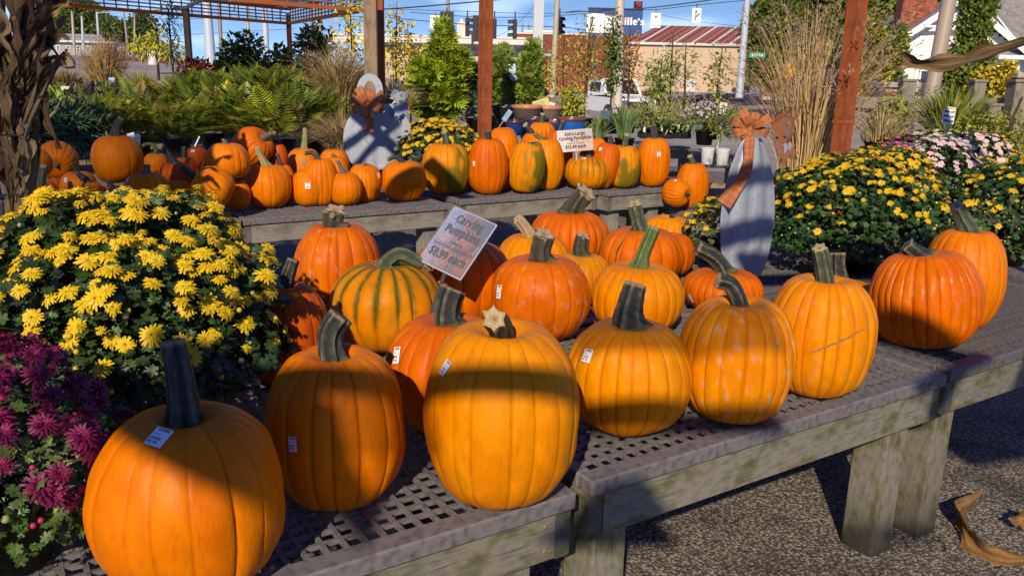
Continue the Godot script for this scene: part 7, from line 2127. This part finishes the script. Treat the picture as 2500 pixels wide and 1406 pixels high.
	leafy("shrub", "smaller dark evergreen shrub at the orange corner post", "shrub", Vector3(-3.630, 1.035, -13.325), [[Vector3(0, .36, 0), Vector3(.22, .36, .22)]], 800, "oval", .10, C(.03, .07, .016), C(.10, .16, .03), [.03, .4], 703, "", .35)
	leafy("shrub", "dark evergreen shrub right of the orange corner post", "shrub", Vector3(-2.871, 1.103, -12.310), [[Vector3(0, .52, 0), Vector3(.27, .42, .25)], [Vector3(-.05, .15, 0), Vector3(.35, .25, .25)]], 1700, "oval", .10, C(.03, .06, .02), C(.08, .13, .035), [.03, .5], 704, "", .35)
	leafy("young_tree", "yellow green sumac with drooping compound leaves", "young tree", Vector3(-7.257, 1.144, -17.484), [[Vector3(-.28, .62, 0), Vector3(.32, .18, .2)], [Vector3(.28, .55, 0), Vector3(.36, .16, .2)], [Vector3(.02, .78, 0), Vector3(.14, .2, .14)]], 420, "narrow", .22, C(.36, .36, .015), C(.50, .46, .03), [.03, .62], 705, "", .3, "leaf", .1)
	leafy("young_tree", "thin dark purple leaved tree crossing the canopy rail", "young tree", Vector3(-4.889, 1.015, -12.288), [[Vector3(.0, 1.0, 0), Vector3(.16, .26, .12)], [Vector3(.02, .6, 0), Vector3(.12, .3, .1)]], 380, "narrow", .09, C(.016, .016, .022), C(.04, .03, .04), [.016, 1.25], 706, "", .2)
	var sap := [["young tree with yellow leaves before the brown timber post", 862, 300, 10, 1.5, .26, C(.50, .38, .01), C(.66, .48, .01), 480, "oval", .062], ["tall vine of yellow leaves right of the brown timber post", 965, 300, 10, 1.4, .14, C(.22, .22, .02), C(.66, .48, .01), 330, "oval", .055], ["second vine of yellow leaves next to the conifer", 1003, 300, 10, 1.15, .20, C(.42, .33, .02), C(.70, .50, .01), 340, "oval", .06], ["bare sapling with yellowing leaves before the brick wall", 1372, 280, 12, 1.15, .26, C(.32, .28, .03), C(.52, .36, .03), 330, "oval", .05], ["sapling with green and yellow leaves by the smooth tan pole", 1425, 290, 11, 1.3, .26, C(.14, .18, .02), C(.46, .34, .03), 560, "oval", .05], ["dense green sapling left of the smooth tan pole", 1490, 290, 10.5, 1.3, .15, C(.06, .12, .015), C(.14, .20, .02), 1000, "oval", .05], ["sapling with rusty orange leaves right of the smooth tan pole", 1532, 290, 11, 1.15, .19, C(.34, .16, .03), C(.52, .26, .04), 480, "oval", .05], ["airy sapling before the beige store's downpipe", 1600, 295, 10, .75, .20, C(.14, .20, .02), C(.30, .34, .04), 520, "narrow", .10], ["tall thin sapling in front of the ribbed roof", 1632, 300, 10, 1.05, .13, C(.08, .13, .02), C(.18, .22, .03), 300, "narrow", .08], ["pair of leaning stems with narrow leaves before the beige wall", 1668, 300, 10, .95, .18, C(.09, .13, .02), C(.20, .22, .04), 240, "narrow", .08], ["bare white stemmed sapling before the beige wall", 1742, 300, 9.5, .85, .15, C(.16, .19, .03), C(.32, .30, .05), 240, "oval", .05], ["wispy sapling beside the grey square post", 1330, 285, 11, .8, .16, C(.36, .30, .04), C(.52, .38, .04), 260, "oval", .05]]
	for k in sap.size():
		var f: Array = sap[k]
		leafy("sapling", f[0], "young tree", spot(f[1], f[2], f[3]), [[Vector3(0, f[4] * .60, 0), Vector3(f[5], f[4] * .42, f[5])]], f[8], f[9], f[10], f[6], f[7], [.014, f[4] * .98, Vector3(.04 * sin(k * 2.0), 0, 0)], 720 + k, "", .05, "leaf", .3, .12, C(.30, .25, .19))
	leafy("conifer", "bright green feathery conifer left of the orange post", "conifer", Vector3(-0.821, 0.913, -9.577), [[Vector3(0, .16, 0), Vector3(.27, .22, .25)], [Vector3(0, .42, 0), Vector3(.22, .26, .2)], [Vector3(0, .68, 0), Vector3(.12, .18, .12)], [Vector3(.01, .86, 0), Vector3(.06, .12, .06)], [Vector3(-.2, .3, .05), Vector3(.14, .3, .14)], [Vector3(.17, .5, 0), Vector3(.12, .2, .1)]], 1700, "feather", .14, C(.15, .23, .010), C(.34, .40, .022), [.025, .8], 750, "", .12, "leaf", .9, .14)
	leafy("conifer", "slim powder blue conifer beside the orange post", "conifer", Vector3(-0.473, 0.888, -9.776), [[Vector3(0, .22, 0), Vector3(.10, .28, .1)], [Vector3(0, .45, 0), Vector3(.06, .18, .06)]], 700, "feather", .07, C(.12, .19, .15), C(.20, .28, .22), [.015, .5], 751, "", .3, "leaf", .95, .1)
	leafy("conifer", "feathery juniper directly right of the orange post", "conifer", Vector3(-0.171, 0.927, -9.580), [[Vector3(-.02, .30, 0), Vector3(.14, .36, .14)], [Vector3(.02, .52, 0), Vector3(.08, .24, .08)]], 1100, "feather", .10, C(.14, .22, .04), C(.28, .34, .07), [.02, .6], 752, "", .2, "leaf", 1.0, .12)
	leafy("conifer", "upright juniper against the grey square post", "conifer", Vector3(0.118, 0.933, -9.582), [[Vector3(0, .32, 0), Vector3(.14, .38, .14)], [Vector3(.05, .58, 0), Vector3(.07, .24, .07)]], 1200, "feather", .10, C(.14, .23, .03), C(.30, .36, .05), [.02, .65], 753, "", .2, "leaf", 1.0, .12)
	leafy("shrub", "red and yellow leaved shrub at the foot of the yellow vines", "shrub", Vector3(-1.193, 1.018, -9.810), [[Vector3(0, .1, 0), Vector3(.10, .2, .1)]], 260, "oval", .05, C(.34, .03, .02), C(.5, .12, .02), [.012, .3], 754, "", .2)
	leafy("shrub", "round yellow green shrub before the pickup truck", "shrub", Vector3(0.596, 0.964, -9.177), [[Vector3(0, .12, 0), Vector3(.17, .22, .16)]], 1000, "oval", .042, C(.26, .30, .012), C(.46, .44, .03), [.015, .2], 755, "", .3, "leaf", .5, .1)
	leafy("shrub", "yellow leaved shrub behind the wooden rail fence", "shrub", Vector3(6.220, 1.276, -11.322), [[Vector3(0, .12, 0), Vector3(.32, .22, .25)], [Vector3(.18, .25, 0), Vector3(.14, .18, .15)]], 1500, "oval", .075, C(.40, .30, .012), C(.56, .46, .03), [.02, .3], 756, "", .3)
	leafy("shrub", "green leafy shrub below the wooden rail fence post", "shrub", Vector3(4.178, 0.887, -9.570), [[Vector3(0, .12, 0), Vector3(.22, .3, .2)]], 620, "oval", .06, C(.14, .20, .02), C(.36, .36, .03), [.02, .3], 757, "", .2)
	leafy("shrub", "low green shrub mass at the right edge under the fence", "shrub", Vector3(4.770, 0.746, -8.294), [[Vector3(0, .1, 0), Vector3(.36, .32, .3)], [Vector3(-.3, .22, .1), Vector3(.24, .2, .2)]], 2400, "oval", .045, C(.14, .18, .015), C(.32, .32, .03), [.02, .2], 758, "", .3)
	leafy("shrub", "yellow tinged shrub between the house and the orange post", "shrub", Vector3(6.359, 1.271, -15.452), [[Vector3(0, .2, 0), Vector3(.36, .42, .3)]], 900, "oval", .085, C(.20, .22, .015), C(.42, .36, .02), [.02, .3], 759, "", .3)
	leafy("aster", "pink aster in bloom behind the hanging ribbon bow", "potted aster", Vector3(1.989, 0.867, -8.945), [[Vector3(0, .12, 0), Vector3(.25, .16, .2)]], 700, "narrow", .07, C(.10, .16, .03), C(.20, .25, .05), [], 760, "", .2, "leaf", .8, .1)
	var ao := get_child(get_child_count() - 1)
	rnd.seed = 761
	var aw := []
	var at_ := []
	for k in 190:
		var q := sph()
		q.y = absf(q.y)
		var s := .014 * rnd.randf_range(.7, 1.2)
		aw.append(Transform3D(Basis(Quaternion(Vector3.UP, (q + Vector3(0, .4, .3)).normalized())).scaled(Vector3(s, s, s)), Vector3(q.x * .25, .14 + q.y * .16, q.z * .2)))
		at_.append(vary(C(1, 1, 1), .3))
	scatter("blooms", flower_mesh("aster_bloom", "small", C(.50, .36, .46), C(.58, .44, .52), 70), mats.petal, aw, at_, ao)
	for f in [["weedy green perennials behind the seedling trays", 1620, 305, 9.5, .5, C(.16, .20, .04), C(.34, .34, .08)], ["pinkish dry perennials before the grey wall", 1660, 275, 11.5, .7, C(.26, .20, .12), C(.42, .32, .22)], ["green perennials beside the pink aster", 1780, 320, 8.6, .3, C(.14, .18, .03), C(.30, .30, .06)], ["loose green perennials under the bare saplings", 1570, 300, 10.5, .35, C(.14, .19, .04), C(.34, .32, .08)]]:
		leafy("perennial", f[0], "bedding plant", spot(f[1], f[2], f[3]), [[Vector3(0, .08, 0), Vector3(f[4], .15, .3)]], 800, "narrow", .08, f[5], f[6], [], int(f[1]), "", .2, "leaf", .9)

func spot(px: float, py: float, z: float) -> Vector3:      # where the camera's ray through that point of the photograph lies at that depth
	var b := Basis(Vector3(1, 0, 0), -0.25220) * Basis(Vector3(0, 0, 1), 0.0220)
	return Vector3(0, 1.420, 0) + b * Vector3((px - 1250.0) / 2050.0, (703.0 - py) / 2050.0, -1) * z

func small_things() -> void:
	# ---- tilted carving sign
	var t: Transform3D = Transform3D(Vector3(0.828, -0.252, 0.502), Vector3(0.503, 0.729, -0.464), Vector3(-0.249, 0.636, 0.730), Vector3(-0.169, 0.915, -2.501))
	var w: float = 0.164
	var h: float = 0.209
	var o := thing("carving_sign", "tilted Carving Pumpkins price sign in a clear holder on a stake", "price sign", t.origin)
	o.transform = t
	part("card", sheet(w * .96, h * .96), mats.print_tall, o)
	part("holder", plate(w, h, .006, C(.42, .44, .52)).mesh(), mats.gloss_paint, o)
	var gl := StandardMaterial3D.new()
	gl.albedo_color = Color(.8, .85, .95, .10)
	gl.transparency = BaseMaterial3D.TRANSPARENCY_ALPHA
	gl.roughness = .12
	part("clear_cover", sheet(w, h), gl, o, Transform3D(Basis(), Vector3(0, 0, .004)))
	var y := .34
	for s in [["Carving", .135, true], ["Pumpkins", .135, true], ["Grown by", .055, false], ["Goebel Farm in Evansville, IN", .055, false], ["$9.99 each", .135, true]]:
		text(o, s[0], Transform3D(Basis.from_scale(Vector3(.68, 1, 1)), Vector3(.0, h * y, .0012)), h * s[1], mats.ink, s[2])
		y -= .2 if s[2] else .085
		if s[0] == "Pumpkins": y += .02
		if s[0].begins_with("Goebel"): y -= .06
	var mb := MB.new()
	mb.col = C(.03, .03, .035)
	mb.bar(Vector3(w * .12, -h * .5, -.008), Vector3(w * .34, -h * 1.15, -.02), .012, .006, Vector3(0, 0, 1))
	part("stake", mb.mesh(), mats.paint, o)
	# ---- extra large sign
	t = Transform3D(Vector3(0.995, 0.100, -0.026), Vector3(-0.103, 0.963, -0.248), Vector3(0.000, 0.250, 0.968), Vector3(0.440, 0.942, -6.228))
	w = 0.259
	h = w * .62
	o = thing("extra_large_sign", "Extra Large Carving Pumpkins price sign standing among the back row", "price sign", t.origin)
	o.transform = t
	part("card", sheet(w, h), mats.print_wide, o)
	part("backing", plate(w, h, .004, C(.7, .66, .66)).mesh(), mats.paint, o)
	y = .30
	for s in [["Extra Large", .15], ["Carving Pumpkins", .15], ["Grown by", .06], ["Goebel Farm in Evansville", .06], ["$12.99 each", .15]]:
		text(o, s[0], Transform3D(Basis.from_scale(Vector3(.82, 1, 1)), Vector3(0, h * y, .0012)), h * s[1], mats.ink, s[1] > .1)
		y -= .2 if s[0] == "Extra Large" else (.13 if s[1] > .1 else .1)
		if s[0].begins_with("Goebel"): y -= .06
	mb = MB.new()
	mb.col = C(.3, .3, .32)
	mb.box(Vector3(0, -h * .5 - .14, -.008), Vector3(.006, .15, .003))
	part("stake", mb.mesh(), mats.paint, o)
	# ---- sale signs
	sale_sign("white percent off sign by the tan grass and the heucheras", Transform3D(Vector3(1.000, -0.016, 0.004), Vector3(0.016, 0.968, -0.250), Vector3(0.000, 0.250, 0.968), Vector3(-4.777, 1.112, -9.111)), 0.113, 0.117)
	sale_sign("blue tinted percent off sign in the tan grass", Transform3D(Vector3(1.000, 0.021, -0.005), Vector3(-0.022, 0.968, -0.249), Vector3(0.000, 0.250, 0.968), Vector3(-5.601, 1.144, -11.908)), 0.085, 0.164, true)
	sale_sign("small tilted percent off sign beside the pink aster", Transform3D(Vector3(0.991, -0.130, 0.033), Vector3(0.134, 0.960, -0.247), Vector3(0.000, 0.250, 0.968), Vector3(2.130, 1.101, -8.799)), 0.081, 0.120)
	sale_sign("large tilted percent off sign with orange band above the pink mums", Transform3D(Vector3(0.989, -0.143, 0.037), Vector3(0.148, 0.958, -0.247), Vector3(-0.000, 0.250, 0.968), Vector3(3.719, 1.138, -7.363)), 0.103, 0.148)
	# ---- metal cutouts and their bows
	cutout("upright galvanised metal pumpkin cutout with rusty leaf, before the golden mum", Vector3(0.937, 0.587, -3.317), .3, .245, .60, false, -.05)
	cutout("round galvanised metal pumpkin cutout with coiled stem on the back bench", Vector3(-1.080, 0.584, -6.695), .12, .55, .57, true, -.08)
	bow("orange plaid ribbon bow with a long tail on the upright metal pumpkin", Vector3(0.917, 1.227, -3.337), .072, -.2, [Vector3(0, -.03, .05), Vector3(.0, -.12, .075), Vector3(-.03, -.21, .08), Vector3(-.075, -.295, .085)], .030)
	bow("faded orange ribbon bow on the round metal cutout", Vector3(-1.132, 1.151, -6.540), .13, .15, [Vector3(0, -.03, .02), Vector3(.01, -.10, .035), Vector3(.01, -.20, .05)], .042)
	corn()
	# ---- loose dry corn leaves
	o = thing("dry_leaf", "long dry corn leaf reaching across the white house at the upper right", "dry leaf", Vector3(1.006, 1.490, -2.290))
	husk_leaf(o, [Vector3.ZERO, Vector3(1.060, 1.466, -2.284) - o.position, Vector3(1.141, 1.472, -2.234) - o.position, Vector3(1.206, 1.500, -2.189) - o.position, Vector3(1.266, 1.527, -2.145) - o.position], .019, Vector3(.1, 1, .3), C(.27, .175, .085), .5)
	o = thing("dry_leaf", "curled dry corn leaf on the paving at the lower right", "dry leaf", Vector3(1.640, 0.030, -2.645))
	husk_leaf(o, [Vector3.ZERO, Vector3(1.486, 0.050, -2.470) - o.position, Vector3(1.469, 0.020, -2.347) - o.position, Vector3(1.512, 0.020, -2.276) - o.position, Vector3(1.612, 0.030, -2.258) - o.position], .030, Vector3(.4, .8, -.4), C(.36, .20, .065), .6)
	o = thing("dry_leaf", "small dry corn leaf at the right edge of the paving", "dry leaf", Vector3(1.648, 0.030, -2.473))
	husk_leaf(o, [Vector3.ZERO, Vector3(1.683, 0.040, -2.491) - o.position, Vector3(1.737, 0.050, -2.494) - o.position], .03, Vector3(0, 1, -.5), C(.36, .2, .06), .5)
	o = thing("dry_leaf", "thin dark dry leaf hanging at the right edge below the fence", "dry leaf", Vector3(2.360, 1.196, -4.073))
	husk_leaf(o, [Vector3.ZERO, Vector3(2.378, 1.263, -4.090) - o.position, Vector3(2.418, 1.358, -4.115) - o.position], .012, Vector3(1, .2, 0), C(.10, .06, .03), .5)
	rnd.seed = 44
	for d in [["bent dark twig on the paving before the bench leg", 2310, 1345, .07, 1.2], ["short twig on the paving beneath the middle bench", 1785, 1280, .06, .4], ["pale sliver of husk on the paving near the lower edge", 2430, 1390, .05, .2]]:
		o = thing("twig", d[0], "twig", ground_spot(d[1], d[2]))
		mb = MB.new()
		mb.col = C(.05, .03, .02)
		mb.tube([Vector3(0, .004, 0), Vector3(cos(d[4]) * d[3] * .5, .008, -sin(d[4]) * d[3] * .5), Vector3(cos(d[4] + .5) * d[3], .004, -sin(d[4] + .5) * d[3])], [.002, .0018, .001], 5)
		part("stick", mb.mesh(), mats.bark, o)
	# leaf crumbs on the paving
	var cw := []
	var ct := []
	for k in 260:
		var s := rnd.randf_range(.006, .02)
		var p := Vector3(rnd.randf_range(-.2, 3.0), .004, -rnd.randf_range(1.5, 4.2))
		cw.append(Transform3D(aim(Vector3(rnd.randf_range(-1, 1), rnd.randf_range(-.1, .2), rnd.randf_range(-1, 1)), Vector3.UP).scaled(Vector3(s, s, s)), p))
		ct.append([C(.10, .045, .02), C(.16, .09, .04), C(.05, .035, .025)][rnd.randi() % 3])
	var deb := scatter("leaf_litter", leaf_mesh("oval"), mats.leaf, cw, ct, self)
	tag(deb, "brown leaf crumbs scattered over the paving", "leaf litter")
	leafy("weed", "small green weed sprouting at the foot of the middle bench's end", "weed", Vector3(0.432, 0.000, -2.423), [[Vector3(0, .04, 0), Vector3(.03, .04, .03)]], 14, "narrow", .07, C(.04, .09, .012), C(.07, .13, .02), [], 771, "", 1.0, "leaf", .9)
	# ---- planters among the far pots
	pot_thing("black round planter bowl beside the orange post", Vector3(-0.113, 0.909, -8.749), [Vector2(.001, 0), Vector2(.07, 0), Vector2(.13, .12), Vector2(.125, .17)], C(.02, .02, .024), C(.02, .02, .024), .13, .17)
	pot_thing("wide taupe planter with terracotta rim in half shade", Vector3(0.109, 0.900, -8.644), [Vector2(.001, 0), Vector2(.10, 0), Vector2(.145, .15), Vector2(.15, .19)], C(.10, .085, .075), C(.50, .20, .12), .15, .19)
	pot_thing("wide taupe planter with terracotta rim standing in the sun", Vector3(0.324, 0.888, -8.847), [Vector2(.001, 0), Vector2(.10, 0), Vector2(.145, .15), Vector2(.15, .19)], C(.17, .14, .12), C(.50, .22, .14), .15, .19)
	pot_thing("blue glazed pot with dark brown rim behind the raised pumpkin", Vector3(0.173, 0.807, -8.000), [Vector2(.001, 0), Vector2(.12, 0), Vector2(.145, .1), Vector2(.135, .19)], C(.008, .03, .16), C(.09, .035, .03), .135, .2)
	pot_thing("blue glazed pot with brown rim behind the price sign", Vector3(0.514, 0.804, -7.896), [Vector2(.001, 0), Vector2(.12, 0), Vector2(.14, .1), Vector2(.125, .2)], C(.008, .09, .36), C(.16, .06, .045), .128, .215)
	pot_thing("small blue glazed pot beside the small yellow mum", Vector3(-0.008, 0.863, -7.705), [Vector2(.001, 0), Vector2(.06, 0), Vector2(.08, .06), Vector2(.075, .12)], C(.008, .04, .24), C(.07, .03, .025), .075, .125)
	pot_thing("blue pot with brown rim half hidden behind the raised pumpkin's shoulder", Vector3(0.376, 0.796, -8.307), [Vector2(.001, 0), Vector2(.09, 0), Vector2(.12, .09), Vector2(.11, .17)], C(.01, .04, .2), C(.2, .09, .07), .115, .175)
	# ---- seedling trays with plants
	rnd.seed = 81
	var k := 0
	for px in [1580, 1622, 1662]:
		o = thing("seedling_tray", ["black seedling tray nearest the iris fans", "middle black seedling tray", "black seedling tray at the table's end"][k], "seedling tray", spot(px, 336, 9.6), "black trays of seedlings")
		mb = MB.new()
		mb.col = C(.014, .014, .016)
		mb.box(Vector3(0, .03, 0), Vector3(.095, .03, .13), Basis(), .006)
		part("tray", mb.mesh(), mats.black_plastic, o)
		for j in 6:
			var cup := MB.new()
			cup.col = C(.02, .02, .022)
			cup.lathe([Vector2(.02, .05), Vector2(.026, .085), Vector2(.022, .085), Vector2(.001, .075)], 10, Vector3(-.06 + .06 * (j % 3), 0, .06 - .12 * (j / 3)))
			part("cell", cup.mesh(), mats.black_plastic, o)
		var lw := []
		var lt := []
		for j in 150:
			var q := sph()
			lw.append(Transform3D(aim(q + Vector3(0, .5, 0), Vector3.UP).scaled(Vector3(.04, .04, .04)), Vector3(q.x * .09, .12 + q.y * .05, q.z * .12)))
			lt.append(vary(C(.18, .25, .03), .4))
		scatter("foliage", leaf_mesh("oval"), mats.leaf, lw, lt, o)
		for j in 2:
			var tg := MB.new()
			tg.col = C(.75, .77, .78)
			tg.box(Vector3(-.05 + .1 * j, .11, .1), Vector3(.012, .04, .001))
			part("plant_tag", tg.mesh(), mats.paint, o)
		k += 1
	for d in [["white bucket under the dark plant table, left one", 1728, 378], ["white bucket under the dark plant table, right one", 1765, 380]]:
		o = thing("bucket", d[0], "bucket", spot(d[1], d[2], 8.3))
		mb = MB.new()
		mb.col = C(.62, .64, .66)
		mb.lathe([Vector2(.001, -.09), Vector2(.055, -.09), Vector2(.065, .05), Vector2(.07, .055), Vector2(.066, .07), Vector2(.06, .05), Vector2(.001, -.05)], 16)
		part("shell", mb.mesh(), mats.gloss_paint, o)
	# plant tags stuck in pots
	k = 0
	for d in [["pale blue plant tag leaning behind the round pumpkin", 322, 340, 6.6, .3, C(.5, .6, .75), .03, .05], ["white plant tag with small print behind the round pumpkin", 333, 350, 6.5, -.12, C(.75, .75, .74), .024, .075], ["white curved plant tag sticking out of the black fern pot", 480, 345, 7.4, -.5, C(.68, .7, .7), .006, .05], ["blue plant tag leaning by the small yellow mum", 1238, 282, 7.6, -.6, C(.25, .42, .62), .022, .055], ["blue and white tag on the pickup side of the yellow green shrub", 1478, 280, 9, 0.0, C(.06, .10, .22), .05, .045], ["bright seed poster with yellow and green print behind the planters", 1322, 256, 9.2, .3, C(.62, .55, .22), .09, .06], ["white board leaning behind the terracotta planters", 1340, 260, 9.3, -.2, C(.75, .75, .72), .06, .05], ["white and blue tag hung in the juniper", 1251, 177, 9.2, .1, C(.55, .68, .78), .04, .09], ["white plant label low between the heucheras and tan grass", 200, 228, 10.5, .2, C(.72, .73, .73), .04, .06], ["notice board with red print on the far grey wall", 1684, 208, 14, 0.0, C(.7, .66, .64), .1, .09]]:
		o = thing("plant_tag", d[0], "plant tag", spot(d[1], d[2], d[3]))
		o.rotation.z = d[4]
		mb = MB.new()
		mb.col = d[5]
		mb.box(Vector3.ZERO, Vector3(d[6], d[7], .0015), Basis(), .0005)
		part("tag_card", mb.mesh(), mats.paint, o)
		mb = MB.new()
		mb.col = d[5] * .55
		for j in 3:
			mb.box(Vector3(-d[6] * .15, d[7] * (.5 - .35 * j), .0018), Vector3(d[6] * .6, d[7] * .07, .0006))
		part("print_mark", mb.mesh(), mats.paint, o)
		mb = MB.new()
		mb.col = C(.4, .4, .4)
		mb.box(Vector3(0, -d[7] - .08, -.002), Vector3(.003, .085, .001))
		part("tag_stake", mb.mesh(), mats.paint, o)
		k += 1
	fence()

func ground_spot(px: float, py: float) -> Vector3:
	var a := spot(px, py, 1.0)
	var c := Vector3(0, 1.420, 0)
	var d := a - c
	return c + d * (-c.y / d.y)

func fence() -> void:
	var o := thing("rail_fence", "weathered timber rail fence with squat posts in front of the house", "fence", Vector3(4.478, 0.857, -9.769))
	var b := o.position
	for d in [[2217, 198, 9.6, .15], [2390, 200, 9.4, .13], [2492, 200, 8.8, .17], [2425, 258, 8.9, .13]]:
		var p := spot(d[0], d[1], d[2]) - b
		board("fence_post", Vector3(p.x, -b.y, p.z), p, d[3], d[3], mats.wood_grey, o, .006, C(1.25, 1.1, .95), Vector3(0, 0, 1))
		board("cap", p + Vector3(-d[3] * .6, .012, 0), p + Vector3(d[3] * .6, .012, 0), d[3] * 1.2, .03, mats.wood_grey, o, .006, C(1.4, 1.2, .9))
	for d in [[2090, 250, 2215, 252, 9.7], [2215, 258, 2420, 262, 9.5], [2370, 258, 2520, 250, 9.2]]:
		board("fence_rail", spot(d[0], d[1], d[4]) - b, spot(d[2], d[3], d[4] - .1) - b, .05, .13, mats.wood_grey, o, .006, C(1.25, 1.1, .95))
	o = thing("iron_railing", "black iron railing before the windows of the white house", "railing", Vector3(11.471, 0.812, -24.627))
	b = o.position
	for k in 26:
		var mb := MB.new()
		mb.col = C(.012, .012, .014)
		mb.box(Vector3(-.35 + .115 * k, .22, 0), Vector3(.012, .42, .012))
		part("bar", mb.mesh(), mats.paint, o)
	for y in [.62, .50, -.16]:
		var mb := MB.new()
		mb.col = C(.012, .012, .014)
		mb.box(Vector3(1.1, y, .014), Vector3(1.5, .02, .016))
		part("rail", mb.mesh(), mats.paint, o)
	for d in [["red brick pier beside the fence post", 2178, 262, 12.0, .24, .55], ["red brick pier at the right end of the fence", 2497, 240, 11.0, .22, .5]]:
		o = thing("brick_pier", d[0], "brick pier", spot(d[1], d[2], d[3]))
		o.position.y = 0
		rnd.seed = int(d[1])
		var top: float = spot(d[1], d[2] - 50, d[3]).y
		var rows := int(top / .075)
		for r in rows:
			for j in 2:
				var mb := MB.new()
				mb.col = vary(C(.34, .10, .055), .3)
				var x: float = (j - .5) * d[4] + (.0 if r % 2 else .02)
				mb.box(Vector3(x, .036 + .075 * r, 0), Vector3(d[4] * .48, .032, d[4] * .95), Basis(), .006)
				part("brick", mb.mesh(), mats.concrete, o)
		var cp := MB.new()
		cp.col = C(.8, .75, .68)
		cp.box(Vector3(0, top + .03, 0), Vector3(d[4] * 1.1, .035, d[4] * 1.1), Basis(), .01)
		cp.box(Vector3(0, top * .5, 0), Vector3(d[4] * .9, top * .5, d[4] * .88))
		part("mortar_core", cp.mesh(), mats.concrete, o)

func corn() -> void:
	var o := thing("corn_shock", "bundle of dry corn stalks tied with twine at the left edge", "corn stalks", Vector3(-3.667, 0.000, -5.939) if false else Vector3(-2.182, 0.770, -3.653))
	var b := o.position
	rnd.seed = 91
	var cx := func(py: float) -> float: return 38.0 + (8.0 if py > 330 else (330.0 - py) * .06)
	var hw := func(py: float) -> float: return 62.0 + maxf(0.0, 300.0 - py) * .10 if py < 330 else 58.0 - 14.0 * exp(-pow((py - 476.0) / 30.0, 2.0))
	for k in 14:       # stalks
		var u := rnd.randf_range(-.95, .95)
		var dz := rnd.randf_range(-.12, .10)
		var pts := []
		for py in [560.0, 476.0, 380.0, 260.0, 130.0, 0.0, -90.0]:
			pts.append(spot(cx.call(py) + u * hw.call(py) * .9 + rnd.randf_range(-4, 4), py, 3.7 + dz) - b)
		var mb := MB.new()
		mb.col = vary(C(.34, .25, .12), .3)
		mb.tube(smooth_line(pts, 14), [.014, .014, .013, .011], 8)
		part("stalk", mb.mesh(), mats.husk, o)
	for k in 74:       # leaves that hang along the bundle
		var u := rnd.randf_range(-1.05, 1.05)
		var dz := rnd.randf_range(-.22, -.02)
		var y0 := rnd.randf_range(-120.0, 330.0)
		var y1 := y0 + rnd.randf_range(130.0, 260.0)
		var pts := []
		for j in 5:
			var py := lerpf(y0, y1, j / 4.0)
			var uu := u * (1.0 - .12 * j) + rnd.randf_range(-.18, .18)
			pts.append(spot(cx.call(py) + uu * hw.call(py), py, 3.7 + dz + rnd.randf_range(-.03, .03)) - b)
		husk_leaf(o, pts, rnd.randf_range(.010, .028), Vector3(1, .1, rnd.randf_range(-.8, .8)), vary([C(.34, .235, .12), C(.22, .135, .065), C(.50, .38, .22), C(.13, .075, .04)][rnd.randi() % 4], .2), rnd.randf_range(.3, .8))
	# the ones that stick out to the right, from the photograph
	for d in [[[45, 330, 75, 235, 105, 175, 150, 148, 172, 140, 184, 158], .020, 0], [[40, 400, 66, 300, 110, 205, 140, 150, 166, 130, 182, 162, 150, 164], .018, 0], [[85, 190, 105, 230, 118, 290, 138, 345, 150, 362], .022, 1], [[60, 140, 95, 95, 112, 90, 128, 98, 150, 84, 170, 96], .020, 1], [[70, 120, 92, 60, 120, 30, 150, 10, 168, -8], .022, 2], [[66, 210, 96, 165, 122, 140, 148, 138, 160, 118], .012, 1], [[78, 160, 100, 120, 118, 108, 134, 124, 152, 150, 166, 168], .010, 1], [[55, 240, 84, 200, 110, 184, 126, 176], .013, 1], [[60, 300, 86, 250, 108, 240, 118, 232], .016, 1], [[92, 60, 112, 42, 130, 52, 146, 78, 168, 96], .008, 1], [[70, 90, 96, 62, 120, 60, 140, 68], .014, 1], [[30, 470, 50, 430, 66, 470, 82, 500], .018, 2], [[96, 205, 90, 170, 98, 120, 118, 76, 128, 50], .03, 3], [[40, 180, 70, 90, 100, 40, 118, 8], .026, 2]]:
		var pts := []
		var q: Array = d[0]
		for j in q.size() / 2:
			pts.append(spot(q[j * 2], q[j * 2 + 1], 3.48 - .02 * j) - b)
		husk_leaf(o, pts, d[1] * .95, Vector3(.4, 1, .6), vary([C(.36, .26, .15), C(.15, .085, .045), C(.36, .25, .12), C(.26, .17, .09)][d[2]], .12), .5)
	for py in [330.0, 476.0]:
		var ring := []
		for j in 13:
			var a := TAU * j / 12.0
			ring.append(spot(cx.call(py) + cos(a) * hw.call(py) * 1.02, py + 2.0 * sin(a * 2.0), 3.62 - .14 * sin(a)) - b)
		var mb := MB.new()
		mb.col = C(.03, .045, .03)
		mb.tube(ring, [.003], 5, false)
		part("twine", mb.mesh(), mats.paint, o)
